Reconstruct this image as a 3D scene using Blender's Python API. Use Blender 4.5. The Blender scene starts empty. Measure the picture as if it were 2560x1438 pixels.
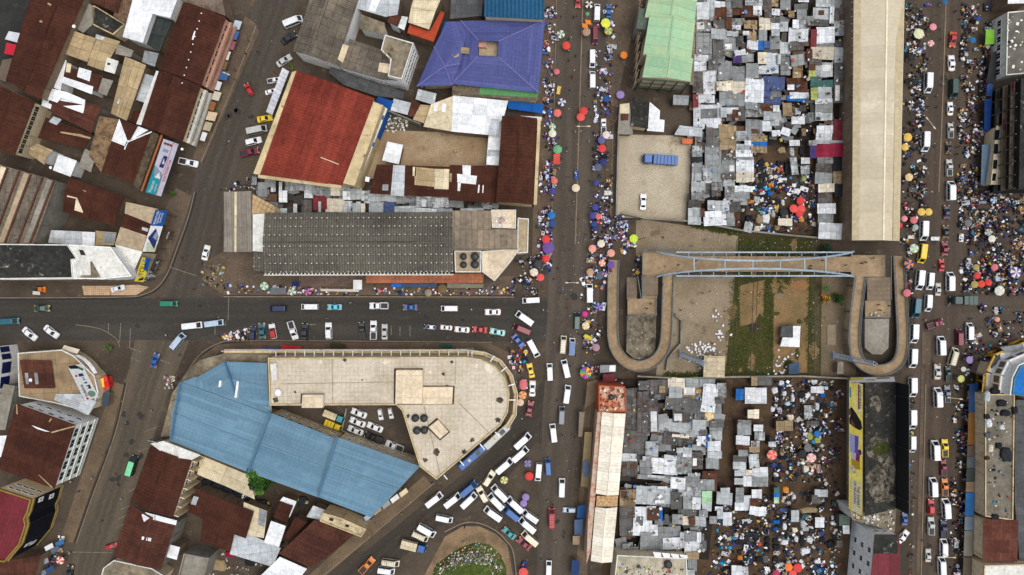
import bpy, bmesh, math, random
from mathutils import Vector, Matrix
random.seed(7)
R = math.radians
sc = bpy.context.scene
COL = sc.collection
# ------------------------------------------------------------------ camera, sky, sun, exposure
S, H = 8.5, 200.0                      # photo pixels per metre at ground level, camera height in metres
cam = bpy.data.cameras.new('camera'); camo = bpy.data.objects.new('camera', cam); COL.objects.link(camo)
camo.location = (0, 0, H); camo.rotation_euler = (0, 0, 0)
cam.sensor_fit = 'HORIZONTAL'; cam.sensor_width = 36; cam.lens = 36 * H / (2560 / S)
cam.clip_start = 1; cam.clip_end = 3000
sc.camera = camo
wd = bpy.data.worlds.new('World'); sc.world = wd; wd.use_nodes = True
SUN_EL, SUN_AZ = 76, 110               # overcast: a broad soft sun
nt = wd.node_tree; bg = nt.nodes['Background']
sky = nt.nodes.new('ShaderNodeTexSky'); sky.sky_type = 'NISHITA'; sky.sun_disc = False
sky.sun_elevation = R(SUN_EL); sky.sun_rotation = R(SUN_AZ); sky.dust_density = 4; sky.air_density = 1.0; sky.ozone_density = .6
hs = nt.nodes.new('ShaderNodeHueSaturation'); hs.inputs['Saturation'].default_value = .5      # cloud-grey sky
nt.links.new(sky.outputs[0], hs.inputs['Color']); nt.links.new(hs.outputs[0], bg.inputs[0]); bg.inputs[1].default_value = .15
sl = bpy.data.lights.new('sun', 'SUN'); sl.energy = 1.25; sl.angle = R(48); sl.color = (1, .965, .91)
slo = bpy.data.objects.new('sun', sl); COL.objects.link(slo)
slo.rotation_euler = (R(90 - SUN_EL), 0, R(180 - SUN_AZ))
sc.view_settings.view_transform = 'Standard'; sc.view_settings.look = 'None'
sc.view_settings.gamma = 1; sc.view_settings.exposure = 0.13; sc.view_settings.use_curve_mapping = False
sc.render.engine = 'CYCLES'; sc.cycles.use_denoising = True
sc.cycles.max_bounces = 5; sc.cycles.diffuse_bounces = 3

# ------------------------------------------------------------------ coordinates
def W(px, py, z=0.0):
    """photo pixel -> point at real height z"""
    k = (H - z) / H
    return Vector(((px - 1280) / S * k, (719 - py) / S * k, z))
TILE = {'A': (0, 0, 2.9953), 'B': (640, 0, 2.9953), 'C': (1280, 0, 2.9953), 'D': (1920, 0, 2.9953),
        'E': (0, 480, 2.9953), 'F': (640, 480, 2.9953), 'G': (1280, 480, 2.9953), 'I': (1920, 480, 2.9953),
        'J': (0, 958, 2.9953), 'K': (640, 958, 2.9953), 'L': (1280, 958, 2.9953), 'M': (1920, 958, 2.9953),
        'N1': (1720, 0, 4.7925), 'N2': (1720, 300, 4.7925), 'S1': (1550, 940, 5.753), 'S2': (1550, 1190, 5.8),
        'M1': (1830, 940, 5.753), 'M2': (1830, 1190, 5.8), 'R': (630, 430, 4.0), 'X': (0, 0, 1.0)}
def T(t, pts):
    ox, oy, f = TILE[t]
    return [(ox + x / f, oy + y / f) for x, y in pts]
def lin(c): 
    c /= 255.0
    return c / 12.92 if c <= .04045 else ((c + .055) / 1.055) ** 2.4
def rgb(r, g, b, k=.9): return (lin(r) * k, lin(g) * k, lin(b) * k, 1)

# ------------------------------------------------------------------ materials
class NT:
    def __init__(s, name):
        s.m = bpy.data.materials.new(name); s.m.use_nodes = True; s.t = s.m.node_tree
        s.b = s.t.nodes['Principled BSDF']
    def n(s, typ, **kw):
        nd = s.t.nodes.new(typ)
        for k, v in kw.items(): setattr(nd, k, v)
        return nd
    def l(s, a, b): s.t.links.new(a, b)
    def put(s, inp, v):
        if hasattr(v, 'is_output'): s.l(v, inp)
        else: inp.default_value = v
    def math(s, op, a, b=0.0, c=None, clamp=False):
        nd = s.n('ShaderNodeMath', operation=op, use_clamp=clamp); s.put(nd.inputs[0], a); s.put(nd.inputs[1], b)
        if c is not None: s.put(nd.inputs[2], c)
        return nd.outputs[0]
    def mix(s, f, a, b, mode='MIX'):
        nd = s.n('ShaderNodeMix', data_type='RGBA', blend_type=mode); s.put(nd.inputs[0], f); s.put(nd.inputs[6], a); s.put(nd.inputs[7], b)
        return nd.outputs[2]
    def noise(s, vec, scale, detail=5, rough=.6, out=0):
        nd = s.n('ShaderNodeTexNoise'); s.l(vec, nd.inputs['Vector']); nd.inputs['Scale'].default_value = scale
        nd.inputs['Detail'].default_value = detail; nd.inputs['Roughness'].default_value = rough
        return nd.outputs[out]
    def ramp(s, v, lo, hi, a=0.0, b=1.0):
        nd = s.n('ShaderNodeMapRange', interpolation_type='SMOOTHSTEP'); s.put(nd.inputs[0], v)
        for i, q in enumerate((lo, hi, a, b)): nd.inputs[1 + i].default_value = q
        return nd.outputs[0]
MATS = {}
def surf(name, c=None, c2=None, amt=.6, ns=.18, seam=None, corr=None, rough=.8, metal=0, stain=None, st=(.55, .75), streak=None, dots=None, grid=None, fine=.25, obj=False, sheet=.12):
    """procedural surface laid out in each face's own UVs (metres)"""
    if name in MATS: return MATS[name]
    N = NT(name)
    tc = N.n('ShaderNodeTexCoord'); oi = N.n('ShaderNodeObjectInfo')
    sh = N.n('ShaderNodeVectorMath', operation='SCALE'); sh.inputs[0].default_value = (1, 1.7, .6); N.l(oi.outputs['Random'], sh.inputs['Scale'])
    sh2 = N.n('ShaderNodeVectorMath', operation='SCALE'); N.l(sh.outputs[0], sh2.inputs[0]); sh2.inputs['Scale'].default_value = 60
    ad = N.n('ShaderNodeVectorMath', operation='ADD'); N.l(tc.outputs['UV'], ad.inputs[0]); N.l(sh2.outputs[0], ad.inputs[1])
    vec = ad.outputs[0]
    sp = N.n('ShaderNodeSeparateXYZ'); N.l(tc.outputs['UV'], sp.inputs[0]); u, v = sp.outputs[0], sp.outputs[1]
    base = oi.outputs['Color'] if obj else c
    if c2 is None:
        dk = base if obj else c
        second = N.mix(1.0, dk, (.5, .48, .45, 1), 'MULTIPLY')
    else: second = c2
    n1 = N.noise(vec, ns, 7, .68)
    colr = N.mix(N.math('MULTIPLY', N.ramp(n1, .38, .66), amt), base, second)
    if stain:
        n3 = N.noise(vec, ns * 2.3 + .07, 8, .75)
        colr = N.mix(N.ramp(n3, st[0], st[1], 0, .9), colr, stain)
    if streak:      # stretched along v (down the slope)
        mp = N.n('ShaderNodeMapping'); N.l(vec, mp.inputs[0]); mp.inputs['Scale'].default_value = (1.0, .12, 1)
        n4 = N.noise(mp.outputs[0], 1.0, 5, .6)
        colr = N.mix(N.ramp(n4, .52, .72, 0, .75), colr, streak)
    n2 = N.noise(vec, 1.0, 4, .7)
    val = N.ramp(n2, .28, .72, 1 - fine * .75, 1 + fine * .5)
    height = n2
    if seam:
        su, sv, dk = seam
        fu, fv = N.math('DIVIDE', u, su), N.math('DIVIDE', v, sv)
        du = N.math('ABSOLUTE', N.math('SUBTRACT', N.math('FRACT', fu), .5)); dv = N.math('ABSOLUTE', N.math('SUBTRACT', N.math('FRACT', fv), .5))
        wl = .12
        lu = N.ramp(du, .5 - wl / su, .5 - .3 * wl / su); lv = N.ramp(dv, .5 - wl / sv, .5 - .3 * wl / sv)
        ln = N.math('MAXIMUM', lu, lv)
        val = N.math('MULTIPLY', val, N.math('SUBTRACT', 1.0, N.math('MULTIPLY', ln, dk)))
        cb = N.n('ShaderNodeCombineXYZ'); N.l(N.math('FLOOR', fu), cb.inputs[0]); N.l(N.math('FLOOR', fv), cb.inputs[1]); N.l(oi.outputs['Random'], cb.inputs[2])
        wn = N.n('ShaderNodeTexWhiteNoise'); N.l(cb.outputs[0], wn.inputs['Vector'])
        val = N.math('MULTIPLY', val, N.ramp(wn.outputs[0], 0, 1, 1 - sheet, 1 + sheet * .6))
    if corr:
        p, k = corr
        sn = N.math('SINE', N.math('MULTIPLY', u, 6.28318 / p))
        val = N.math('MULTIPLY', val, N.math('ADD', 1.0, N.math('MULTIPLY', sn, k)))
        height = N.math('ADD', N.math('MULTIPLY', sn, .6), height)
    if grid:
        g, k = grid
        a = N.ramp(N.math('ABSOLUTE', N.math('SUBTRACT', N.math('FRACT', N.math('DIVIDE', u, g)), .5)), .38, .47)
        b = N.ramp(N.math('ABSOLUTE', N.math('SUBTRACT', N.math('FRACT', N.math('DIVIDE', v, g)), .5)), .38, .47)
        n5 = N.ramp(N.noise(vec, .12, 4, .6), .35, .6)
        val = N.math('MULTIPLY', val, N.math('SUBTRACT', 1.0, N.math('MULTIPLY', N.math('MULTIPLY', N.math('MAXIMUM', a, b), k), n5)))
    cm = N.n('ShaderNodeVectorMath', operation='SCALE'); N.l(colr, cm.inputs[0]); N.l(val, cm.inputs['Scale'])
    out = cm.outputs[0]
    if dots:
        du, dv, r = dots
        a = N.math('MULTIPLY', N.math('SUBTRACT', N.math('FRACT', N.math('DIVIDE', u, du)), .5), du)
        b = N.math('MULTIPLY', N.math('SUBTRACT', N.math('FRACT', N.math('DIVIDE', v, dv)), .5), dv)
        d = N.math('SQRT', N.math('ADD', N.math('MULTIPLY', a, a), N.math('MULTIPLY', b, b)))
        cb = N.n('ShaderNodeCombineXYZ'); N.l(N.math('FLOOR', N.math('DIVIDE', u, du)), cb.inputs[0]); N.l(N.math('FLOOR', N.math('DIVIDE', v, dv)), cb.inputs[1]); wn = N.n('ShaderNodeTexWhiteNoise'); N.l(cb.outputs[0], wn.inputs['Vector'])
        out = N.mix(N.math('MULTIPLY', N.ramp(d, r * .7, r * 1.1, 1, 0), N.ramp(wn.outputs[0], .05, .6, .15, 1)), out, rgb(222, 219, 206))
        row = N.ramp(N.math('ABSOLUTE', N.math('ADD', b, .32)), .06, .14, .3, 0)
        out = N.mix(row, out, rgb(45, 42, 38))
    N.l(out, N.b.inputs['Base Color'])
    bp = N.n('ShaderNodeBump'); bp.inputs['Strength'].default_value = .2; bp.inputs['Distance'].default_value = .05
    N.l(height, bp.inputs['Height']); N.l(bp.outputs[0], N.b.inputs['Normal'])
    N.put(N.b.inputs['Roughness'], N.ramp(n1, .3, .7, max(.05, rough - .1), min(1, rough + .1))); N.b.inputs['Metallic'].default_value = metal; N.b.inputs['Specular IOR Level'].default_value = .12
    MATS[name] = N.m
    return N.m
def road(name, c, c2, tracks=(), wid=1.4, dk=.5):
    """worn asphalt: v runs across the carriageway in metres, tracks are tyre and oil polish lines"""
    N = NT(name); tc = N.n('ShaderNodeTexCoord'); vec = tc.outputs['UV']
    sp = N.n('ShaderNodeSeparateXYZ'); N.l(vec, sp.inputs[0]); v = sp.outputs[1]
    mp = N.n('ShaderNodeMapping'); N.l(vec, mp.inputs[0]); mp.inputs['Scale'].default_value = (.25, 1, 1)
    n1 = N.noise(mp.outputs[0], .16, 7, .65); n2 = N.noise(vec, 1.8, 4, .7); n3 = N.noise(vec, .45, 6, .7)
    colr = N.mix(N.ramp(n1, .36, .66), c, c2)
    colr = N.mix(N.ramp(n3, .58, .74, 0, .55), colr, rgb(104, 92, 76))
    wob = N.math('MULTIPLY', N.math('SUBTRACT', n3, .5), 3.2)
    tot = None
    for t in tracks:
        d = N.math('ABSOLUTE', N.math('SUBTRACT', N.math('ADD', v, wob), t))
        e = N.ramp(d, 0, wid, dk, 0)
        tot = e if tot is None else N.math('MAXIMUM', tot, e)
    if tot is not None: colr = N.mix(N.math('MULTIPLY', tot, N.ramp(n1, .3, .62, 1, .35)), colr, rgb(38, 37, 35))
    cm = N.n('ShaderNodeVectorMath', operation='SCALE'); N.l(colr, cm.inputs[0]); N.l(N.ramp(n2, .25, .75, .74, 1.2), cm.inputs['Scale'])
    N.l(cm.outputs[0], N.b.inputs['Base Color']); N.b.inputs['Roughness'].default_value = .85; N.b.inputs['Specular IOR Level'].default_value = .15
    return N.m
def soil(name, cs, sc1=.05, sc2=.35, mid=(.42, .6), hi=(.55, .68), rough=.95):
    N = NT(name); tc = N.n('ShaderNodeTexCoord'); vec = tc.outputs['UV']
    a = N.noise(vec, sc1, 8, .7); b = N.noise(vec, sc2, 7, .72); f = N.noise(vec, 2.5, 4, .7)
    colr = N.mix(N.ramp(a, *mid), cs[0], cs[1]); colr = N.mix(N.ramp(b, hi[0], hi[1], 0, .85), colr, cs[2])
    cm = N.n('ShaderNodeVectorMath', operation='SCALE'); N.l(colr, cm.inputs[0]); N.l(N.ramp(f, .25, .75, .68, 1.25), cm.inputs['Scale'])
    N.l(cm.outputs[0], N.b.inputs['Base Color']); N.b.inputs['Roughness'].default_value = rough; N.b.inputs['Specular IOR Level'].default_value = .1
    bp = N.n('ShaderNodeBump'); bp.inputs['Strength'].default_value = .5; bp.inputs['Distance'].default_value = .1
    N.l(f, bp.inputs['Height']); N.l(bp.outputs[0], N.b.inputs['Normal'])
    return N.m
def plain(name, c, rough=.6, metal=0, obj=False, spec=.5):
    if name in MATS: return MATS[name]
    N = NT(name); tc = N.n('ShaderNodeTexCoord')
    oi = N.n('ShaderNodeObjectInfo')
    n = N.noise(tc.outputs['Object'], 1.4, 4, .6)
    cm = N.n('ShaderNodeVectorMath', operation='SCALE')
    if obj: N.l(oi.outputs['Color'], cm.inputs[0])
    else: cm.inputs[0].default_value = c[:3]
    N.l(N.ramp(n, .3, .7, .84, 1.06), cm.inputs['Scale']); N.l(cm.outputs[0], N.b.inputs['Base Color'])
    N.b.inputs['Roughness'].default_value = rough; N.b.inputs['Metallic'].default_value = metal
    N.b.inputs['Specular IOR Level'].default_value = spec
    MATS[name] = N.m
    return N.m
def attr_mat(name, rough=.8):
    N = NT(name); a = N.n('ShaderNodeAttribute', attribute_name='Col'); N.l(a.outputs[0], N.b.inputs['Base Color'])
    N.b.inputs['Roughness'].default_value = rough; N.b.inputs['Specular IOR Level'].default_value = .15
    return N.m

# roofs
def tin(name, r, g, b, **k):
    d = dict(seam=(3.2, 2.6, .3), corr=(.5, .07), amt=.5, ns=.15, rough=.55, stain=rgb(r * .62, g * .6, b * .57), st=(.56, .74), sheet=.14); d.update(k)
    return surf(name, rgb(r, g, b), **d)
M_RUST = surf('rusty brown corrugated roof', rgb(76, 43, 31), rgb(60, 35, 27), amt=.9, ns=.16, seam=(40, 2.7, .16), corr=(.9, .09), rough=.8, stain=rgb(122, 82, 50), st=(.62, .78), streak=rgb(58, 34, 26), fine=.3)
M_RUST2 = surf('old brown corrugated roof', rgb(90, 54, 42), rgb(66, 40, 33), amt=.9, ns=.12, seam=(9, 3, .3), corr=(.9, .09), rough=.8, stain=rgb(142, 100, 62), st=(.62, .75), streak=rgb(70, 42, 32), fine=.3)
M_RED = surf('red oxide corrugated roof', rgb(134, 57, 44), rgb(106, 46, 37), amt=.9, ns=.1, seam=(60, 1.9, .22), corr=(.8, .1), rough=.8, stain=rgb(100, 42, 36), st=(.56, .74), streak=rgb(126, 54, 40), fine=.3)
M_MAROON = surf('maroon painted roof sheet', rgb(112, 44, 50), rgb(96, 38, 44), amt=.5, seam=(2.8, 40, .2), corr=(.9, .06), rough=.55)
M_ASB = surf('weathered asbestos roof', rgb(122, 112, 98), rgb(88, 82, 74), amt=.9, ns=.12, seam=(2.2, 2.4, .45), corr=(.55, .1), rough=.95, stain=rgb(70, 66, 60), st=(.52, .72), streak=rgb(104, 94, 80))
M_HALL = surf('long hall asbestos roof', rgb(100, 95, 85), rgb(74, 71, 64), amt=.95, ns=.05, corr=(.725, .26), rough=.95, stain=rgb(72, 69, 62), st=(.55, .74), streak=rgb(86, 82, 74), dots=(1.45, 2.4, .16), fine=.3)
M_TANTIN = tin('tan tin roof', 182, 160, 122, stain=rgb(130, 108, 80), seam=(6, 2.8, .4))
M_CREAMTIN = tin('cream tin roof', 226, 212, 178, stain=rgb(190, 160, 110), seam=(7, 3.4, .3))
M_WHITETIN = tin('white tin roof', 238, 241, 243, stain=rgb(205, 205, 200), st=(.6, .8), amt=.25, seam=(4, 3, .12))
M_PALETIN = tin('pale grey tin roof', 198, 204, 208, amt=.5)
M_GREYTIN = tin('grey tin roof', 148, 152, 155)
M_DARKTIN = tin('dark grey tin roof', 88, 90, 92, stain=rgb(60, 58, 55))
M_BLUETIN = surf('blue tile sheet roof', rgb(108, 143, 163), rgb(96, 130, 151), amt=.9, ns=.09, seam=(60, .9, .07), grid=(1.1, .16), rough=.5, fine=.12, stain=rgb(132, 166, 184), st=(.58, .8), streak=rgb(94, 132, 156))
M_PURPLE = surf('purple tile sheet roof', rgb(86, 92, 146), rgb(76, 84, 136), amt=.7, ns=.07, seam=(60, .95, .16), grid=(1.1, .2), rough=.55, fine=.15, stain=rgb(112, 112, 160), st=(.6, .8), streak=rgb(80, 84, 138))
M_TEALROOF = surf('deep teal roof sheet', rgb(28, 82, 116), rgb(24, 68, 98), amt=.6, corr=(1.1, .3), rough=.5)
M_GREEN = surf('pale green translucent roof', rgb(152, 190, 152), rgb(176, 194, 150), amt=.95, ns=.07, seam=(2.6, 60, .22), rough=.45, fine=.12, streak=rgb(164, 192, 152))
M_BEIGE = surf('beige long shed roof', rgb(202, 191, 167), rgb(190, 177, 149), amt=.8, ns=.03, seam=(3.1, 90, .05), corr=(1.0, .015), rough=.5, fine=.12, sheet=.07, stain=rgb(214, 204, 182), st=(.52, .7))
M_RIDGEBEIGE = surf('pale ridge strip', rgb(238, 228, 200), rough=.5, amt=.3)
M_CREAMLONG = surf('cream white sheet roof', rgb(240, 232, 214), rgb(226, 214, 190), amt=.8, ns=.09, seam=(2.6, 90, .2), corr=(.9, .05), rough=.55, stain=rgb(200, 184, 150), st=(.66, .82))
M_TERR = surf('beige roof terrace tiles', rgb(208, 197, 177), rgb(184, 172, 150), amt=.9, ns=.07, grid=(1.15, .2), rough=.9, fine=.2, stain=rgb(140, 126, 104), st=(.62, .76))
M_TERRP = surf('pale beige concrete', rgb(226, 208, 180), rgb(200, 182, 150), amt=.6, ns=.2, seam=(6, 6, .2), rough=.9, stain=rgb(150, 134, 108), st=(.64, .8))
M_BLACKCONC = surf('lichen black concrete roof', rgb(46, 46, 43), rgb(62, 62, 58), amt=.9, ns=.22, rough=.95, stain=rgb(156, 152, 138), st=(.57, .68), fine=.5)
M_DIRTCONC = surf('stained concrete', rgb(150, 138, 116), rgb(98, 90, 76), amt=.95, ns=.16, rough=.95, stain=rgb(58, 52, 44), st=(.55, .7), fine=.35)
M_GREYCONC = surf('grey concrete', rgb(150, 145, 134), rgb(124, 118, 106), amt=.9, ns=.1, seam=(5, 5, .2), rough=.95, stain=rgb(92, 88, 80), st=(.58, .74))
M_TANCONC = surf('tan concrete slab', rgb(180, 162, 134), rgb(156, 138, 112), amt=.9, ns=.1, rough=.95, stain=rgb(104, 92, 74), st=(.58, .76), fine=.3)
M_WHITECONC = surf('white painted concrete', rgb(226, 226, 218), rgb(196, 194, 184), amt=.8, ns=.15, rough=.85, stain=rgb(140, 138, 130), st=(.6, .74), streak=rgb(176, 174, 166))
M_PARAPET = surf('cream stained parapet', rgb(214, 194, 152), rgb(176, 156, 118), amt=.9, ns=.25, rough=.95, stain=rgb(78, 70, 56), st=(.55, .68), fine=.3)
M_WHITEWALL = surf('white painted wall', rgb(242, 243, 240), rgb(226, 228, 222), amt=.4, rough=.8, streak=rgb(210, 210, 204))
M_CREAMWALL = surf('cream painted wall', rgb(222, 204, 170), rgb(196, 178, 146), amt=.6, rough=.85, streak=rgb(160, 142, 112))
M_PINKWALL = surf('dull pink wall', rgb(204, 158, 138), rgb(182, 138, 120), amt=.6, rough=.85, streak=rgb(140, 106, 92))
M_BROWNWALL = surf('dull brown wall', rgb(134, 116, 96), rgb(104, 90, 74), amt=.7, rough=.9, streak=rgb(84, 74, 62))
M_GREYWALL = surf('grey rendered wall', rgb(142, 138, 128), rgb(112, 108, 100), amt=.7, rough=.9, streak=rgb(90, 86, 80))
M_BLUEWALL = surf('blue painted wall', rgb(40, 96, 168), rgb(34, 84, 150), amt=.5, rough=.7)
M_BRICKPAVE = surf('orange paving', rgb(170, 108, 78), rgb(140, 92, 70), amt=.8, ns=.2, grid=(1.2, .3), rough=.9)
M_BROWNPAVE = surf('brown paving', rgb(112, 94, 84), rgb(92, 78, 70), amt=.8, ns=.3, grid=(1.0, .2), rough=.9)
M_CHECK = surf('checked tiles', rgb(206, 176, 142), rgb(176, 140, 108), amt=.5, grid=(.6, .5), rough=.7)
M_RAMP = surf('brown pebble concrete deck', rgb(160, 138, 109), rgb(136, 116, 90), amt=.8, ns=.25, rough=.95, stain=rgb(182, 160, 130), st=(.55, .7), fine=.4)
M_STEEL = surf('blue grey steel paint', rgb(146, 162, 174), rgb(124, 140, 152), amt=.5, rough=.45, metal=.2)
M_RAIL = surf('weathered rail metal', rgb(112, 122, 124), rgb(84, 90, 92), amt=.6, rough=.6, metal=.2)
M_GREYSTRUCT = plain('dark steel', rgb(62, 64, 66), .6)
M_GLASS = plain('dark window glass', rgb(26, 31, 38, 1), .12)
M_CARGLASS = plain('tinted car glass', rgb(30, 36, 42, 1), .08)
M_TYRE = plain('tyre rubber', rgb(28, 27, 27), .9)
M_PAINT = plain('vehicle paint', None, .3, obj=True)
M_LIGHTS = plain('headlight glass', rgb(236, 236, 225), .15)
M_TAIL = plain('tail light red', rgb(150, 24, 22), .25)
M_YEL = plain('taxi fender yellow', rgb(232, 176, 46), .35)
M_ORA = plain('taxi fender orange', rgb(222, 124, 40), .35)
M_TRIM = plain('black plastic trim', rgb(32, 32, 34), .6)
M_BLACK = plain('black sheet backing', rgb(7, 9, 11), .75)
M_WHITE = plain('white gloss paint', rgb(238, 240, 240), .4)
M_WOOD = plain('raw timber', rgb(150, 116, 78), .85)
M_TANK = plain('black polytank plastic', rgb(30, 32, 35), .5)
M_TINOBJ = surf('painted tin sheet', obj=True, amt=.42, ns=.3, seam=(1.7, 2.0, .3), corr=(.45, .08), rough=.6, stain=rgb(104, 92, 80), st=(.62, .76), sheet=.14, fine=.22)
M_RUSTYOBJ = surf('rust streaked tin sheet', obj=True, amt=.5, ns=.3, seam=(1.2, 2.0, .35), corr=(.45, .1), rough=.75, stain=rgb(92, 60, 42), st=(.5, .62), sheet=.3, fine=.3)
M_TARPOBJ = surf('tarpaulin cloth', obj=True, amt=.4, ns=.5, rough=.7, fine=.25)
M_PLANK = plain('shack plank wall', rgb(84, 72, 60), .95)
M_GOODS = attr_mat('mixed market goods')
M_CLOTH = plain('table cloth', None, .85, obj=True)
M_SKIN = plain('skin', rgb(82, 54, 40), .6)
M_HAIR = plain('black hair', rgb(22, 19, 18), .8)
M_SHIRT = plain('shirt cloth', None, .9, obj=True)
M_TROUSER = plain('dark trousers', rgb(44, 46, 58), .9)
FAB = {}
def fab(c):
    k = 'umbrella fabric %d %d %d' % tuple(c)
    return plain(k, rgb(*c), .75)

# ------------------------------------------------------------------ mesh builder
class MB:
    def __init__(s): s.v = []; s.f = []; s.mi = []; s.uv = []; s.mats = []; s.cols = None
    def slot(s, m):
        if m not in s.mats: s.mats.append(m)
        return s.mats.index(m)
    def face(s, pts, m, axis=None):
        pts = [Vector(p) for p in pts]; i0 = len(s.v); s.v += pts; s.f.append(list(range(i0, i0 + len(pts)))); s.mi.append(s.slot(m))
        e = (axis or (pts[1] - pts[0])).copy()
        n = Vector((0, 0, 0))
        for i in range(len(pts)): n += (pts[i] - pts[0]).cross(pts[(i + 1) % len(pts)] - pts[0])
        if n.length < 1e-9: n = Vector((0, 0, 1))
        n.normalize(); e = e - n * e.dot(n)
        if e.length < 1e-6: e = n.orthogonal()
        e.normalize(); t = n.cross(e)
        s.uv.append([(p.dot(e), p.dot(t)) for p in pts])
    def prism(s, poly, z0, z1, m, mtop=None, axis=None, bottom=False):
        """poly: list of xy (any winding)"""
        p = [Vector((q[0], q[1], 0)) for q in poly]
        a = sum(p[i].x * p[(i + 1) % len(p)].y - p[(i + 1) % len(p)].x * p[i].y for i in range(len(p)))
        if a < 0: p.reverse()
        up = lambda q, z: Vector((q.x, q.y, z))
        s.face([up(q, z1) for q in p], mtop or m, axis)
        for i in range(len(p)):
            q, r = p[i], p[(i + 1) % len(p)]
            s.face([up(q, z0), up(r, z0), up(r, z1), up(q, z1)], m)
        if bottom: s.face([up(q, z0) for q in reversed(p)], m)
    def box(s, c, d, m, rot=0.0, mtop=None):
        cx, cy, cz = c; dx, dy, dz = d[0] / 2, d[1] / 2, d[2] / 2; co, si = math.cos(rot), math.sin(rot)
        s.prism([(cx + x * co - y * si, cy + x * si + y * co) for x, y in ((-dx, -dy), (dx, -dy), (dx, dy), (-dx, dy))], cz - dz, cz + dz, m, mtop, Vector((co, si, 0)), True)
    def bar(s, a, b, w, m, h=None):
        a, b = Vector(a), Vector(b); d = (b - a)
        if d.length < 1e-6: return
        d.normalize(); up = Vector((0, 0, 1)) if abs(d.z) < .95 else Vector((1, 0, 0))
        x = d.cross(up).normalized() * (w / 2); y = x.cross(d).normalized() * ((h or w) / 2)
        q = [[p + x * i + y * j for i, j in ((-1, -1), (1, -1), (1, 1), (-1, 1))] for p in (a, b)]
        for i in range(4):
            j = (i + 1) % 4; s.face([q[0][i], q[0][j], q[1][j], q[1][i]], m)
        s.face(q[0][::-1], m); s.face(q[1], m)
    def tube(s, a, b, r0, r1, m, n=8, cap=True):
        a, b = Vector(a), Vector(b); d = (b - a).normalized(); o = d.orthogonal().normalized(); t = d.cross(o)
        A = [a + (o * math.cos(2 * math.pi * i / n) + t * math.sin(2 * math.pi * i / n)) * r0 for i in range(n)]
        B = [b + (o * math.cos(2 * math.pi * i / n) + t * math.sin(2 * math.pi * i / n)) * r1 for i in range(n)]
        for i in range(n): s.face([A[i], A[(i + 1) % n], B[(i + 1) % n], B[i]], m)
        if cap: s.face(B, m); s.face(A[::-1], m)
    def rings(s, rs, m, cap=True):
        for A, B in zip(rs, rs[1:]):
            n = len(A)
            for i in range(n): s.face([A[i], A[(i + 1) % n], B[(i + 1) % n], B[i]], m)
        if cap: s.face(rs[-1], m)
    def mesh(s, name, org=Vector((0, 0, 0)), smooth=False):
        me = bpy.data.meshes.new(name)
        me.from_pydata([tuple(p - org) for p in s.v], [], s.f)
        for m in s.mats: me.materials.append(m)
        me.polygons.foreach_set('material_index', s.mi)
        ul = me.uv_layers.new(name='UVMap'); flat = []
        for f in s.uv:
            for q in f: flat += [q[0], q[1]]
        ul.data.foreach_set('uv', flat)
        if s.cols:
            ca = me.color_attributes.new('Col', 'FLOAT_COLOR', 'CORNER'); fl = []
            for f, c in zip(s.f, s.cols):
                for _ in f: fl += c
            ca.data.foreach_set('color', fl)
        if smooth: me.polygons.foreach_set('use_smooth', [True] * len(s.f))
        me.update()
        return me
    def build(s, name, parent=None, org=None, smooth=False):
        o = org if org is not None else (parent['org'] if parent is not None and 'org' in parent.keys() else (0, 0, 0))
        return put(name, s.mesh(name, Vector(o), smooth), parent)
def put(name, data, parent=None, loc=None, rz=0.0):
    o = bpy.data.objects.new(name, data); COL.objects.link(o)
    if parent is not None: o.parent = parent
    if loc is not None: o.location = loc
    if rz: o.rotation_euler = (0, 0, rz)
    return o
def tag(o, label=None, cat=None, group=None, kind=None):
    if label: o['label'] = label
    if cat: o['category'] = cat
    if group: o['group'] = group
    if kind: o['kind'] = kind
    return o
def thing(name, label, cat, loc, group=None, rz=0):
    o = put(name, None, None, loc, rz); o.empty_display_size = .5; tag(o, label, cat, group); o['org'] = tuple(loc)
    return o
ITEMS = []      # (object, base label, px, py): labels finished at the end so that each singles out one thing
def later(o, base, px, py): ITEMS.append((o, base, px, py))
def sheet(name, px, z, m, axis=None, stuff=None):
    b = MB(); pts = [W(x, y, z) for x, y in px]
    a = sum(pts[i].x * pts[(i + 1) % len(pts)].y - pts[(i + 1) % len(pts)].x * pts[i].y for i in range(len(pts)))
    if a < 0: pts.reverse()
    b.face(pts, m, axis or Vector((1, 0, 0)))
    o = b.build(name); tag(o, kind=stuff or 'structure')
    return o
def slab(name, px, z0, z1, m, mside=None, axis=None):
    b = MB(); b.prism([W(x, y, z1)[:2] for x, y in px], z0, z1, mside or m, m, axis or Vector((1, 0, 0))); o = b.build(name); tag(o, kind='structure'); return o
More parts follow.
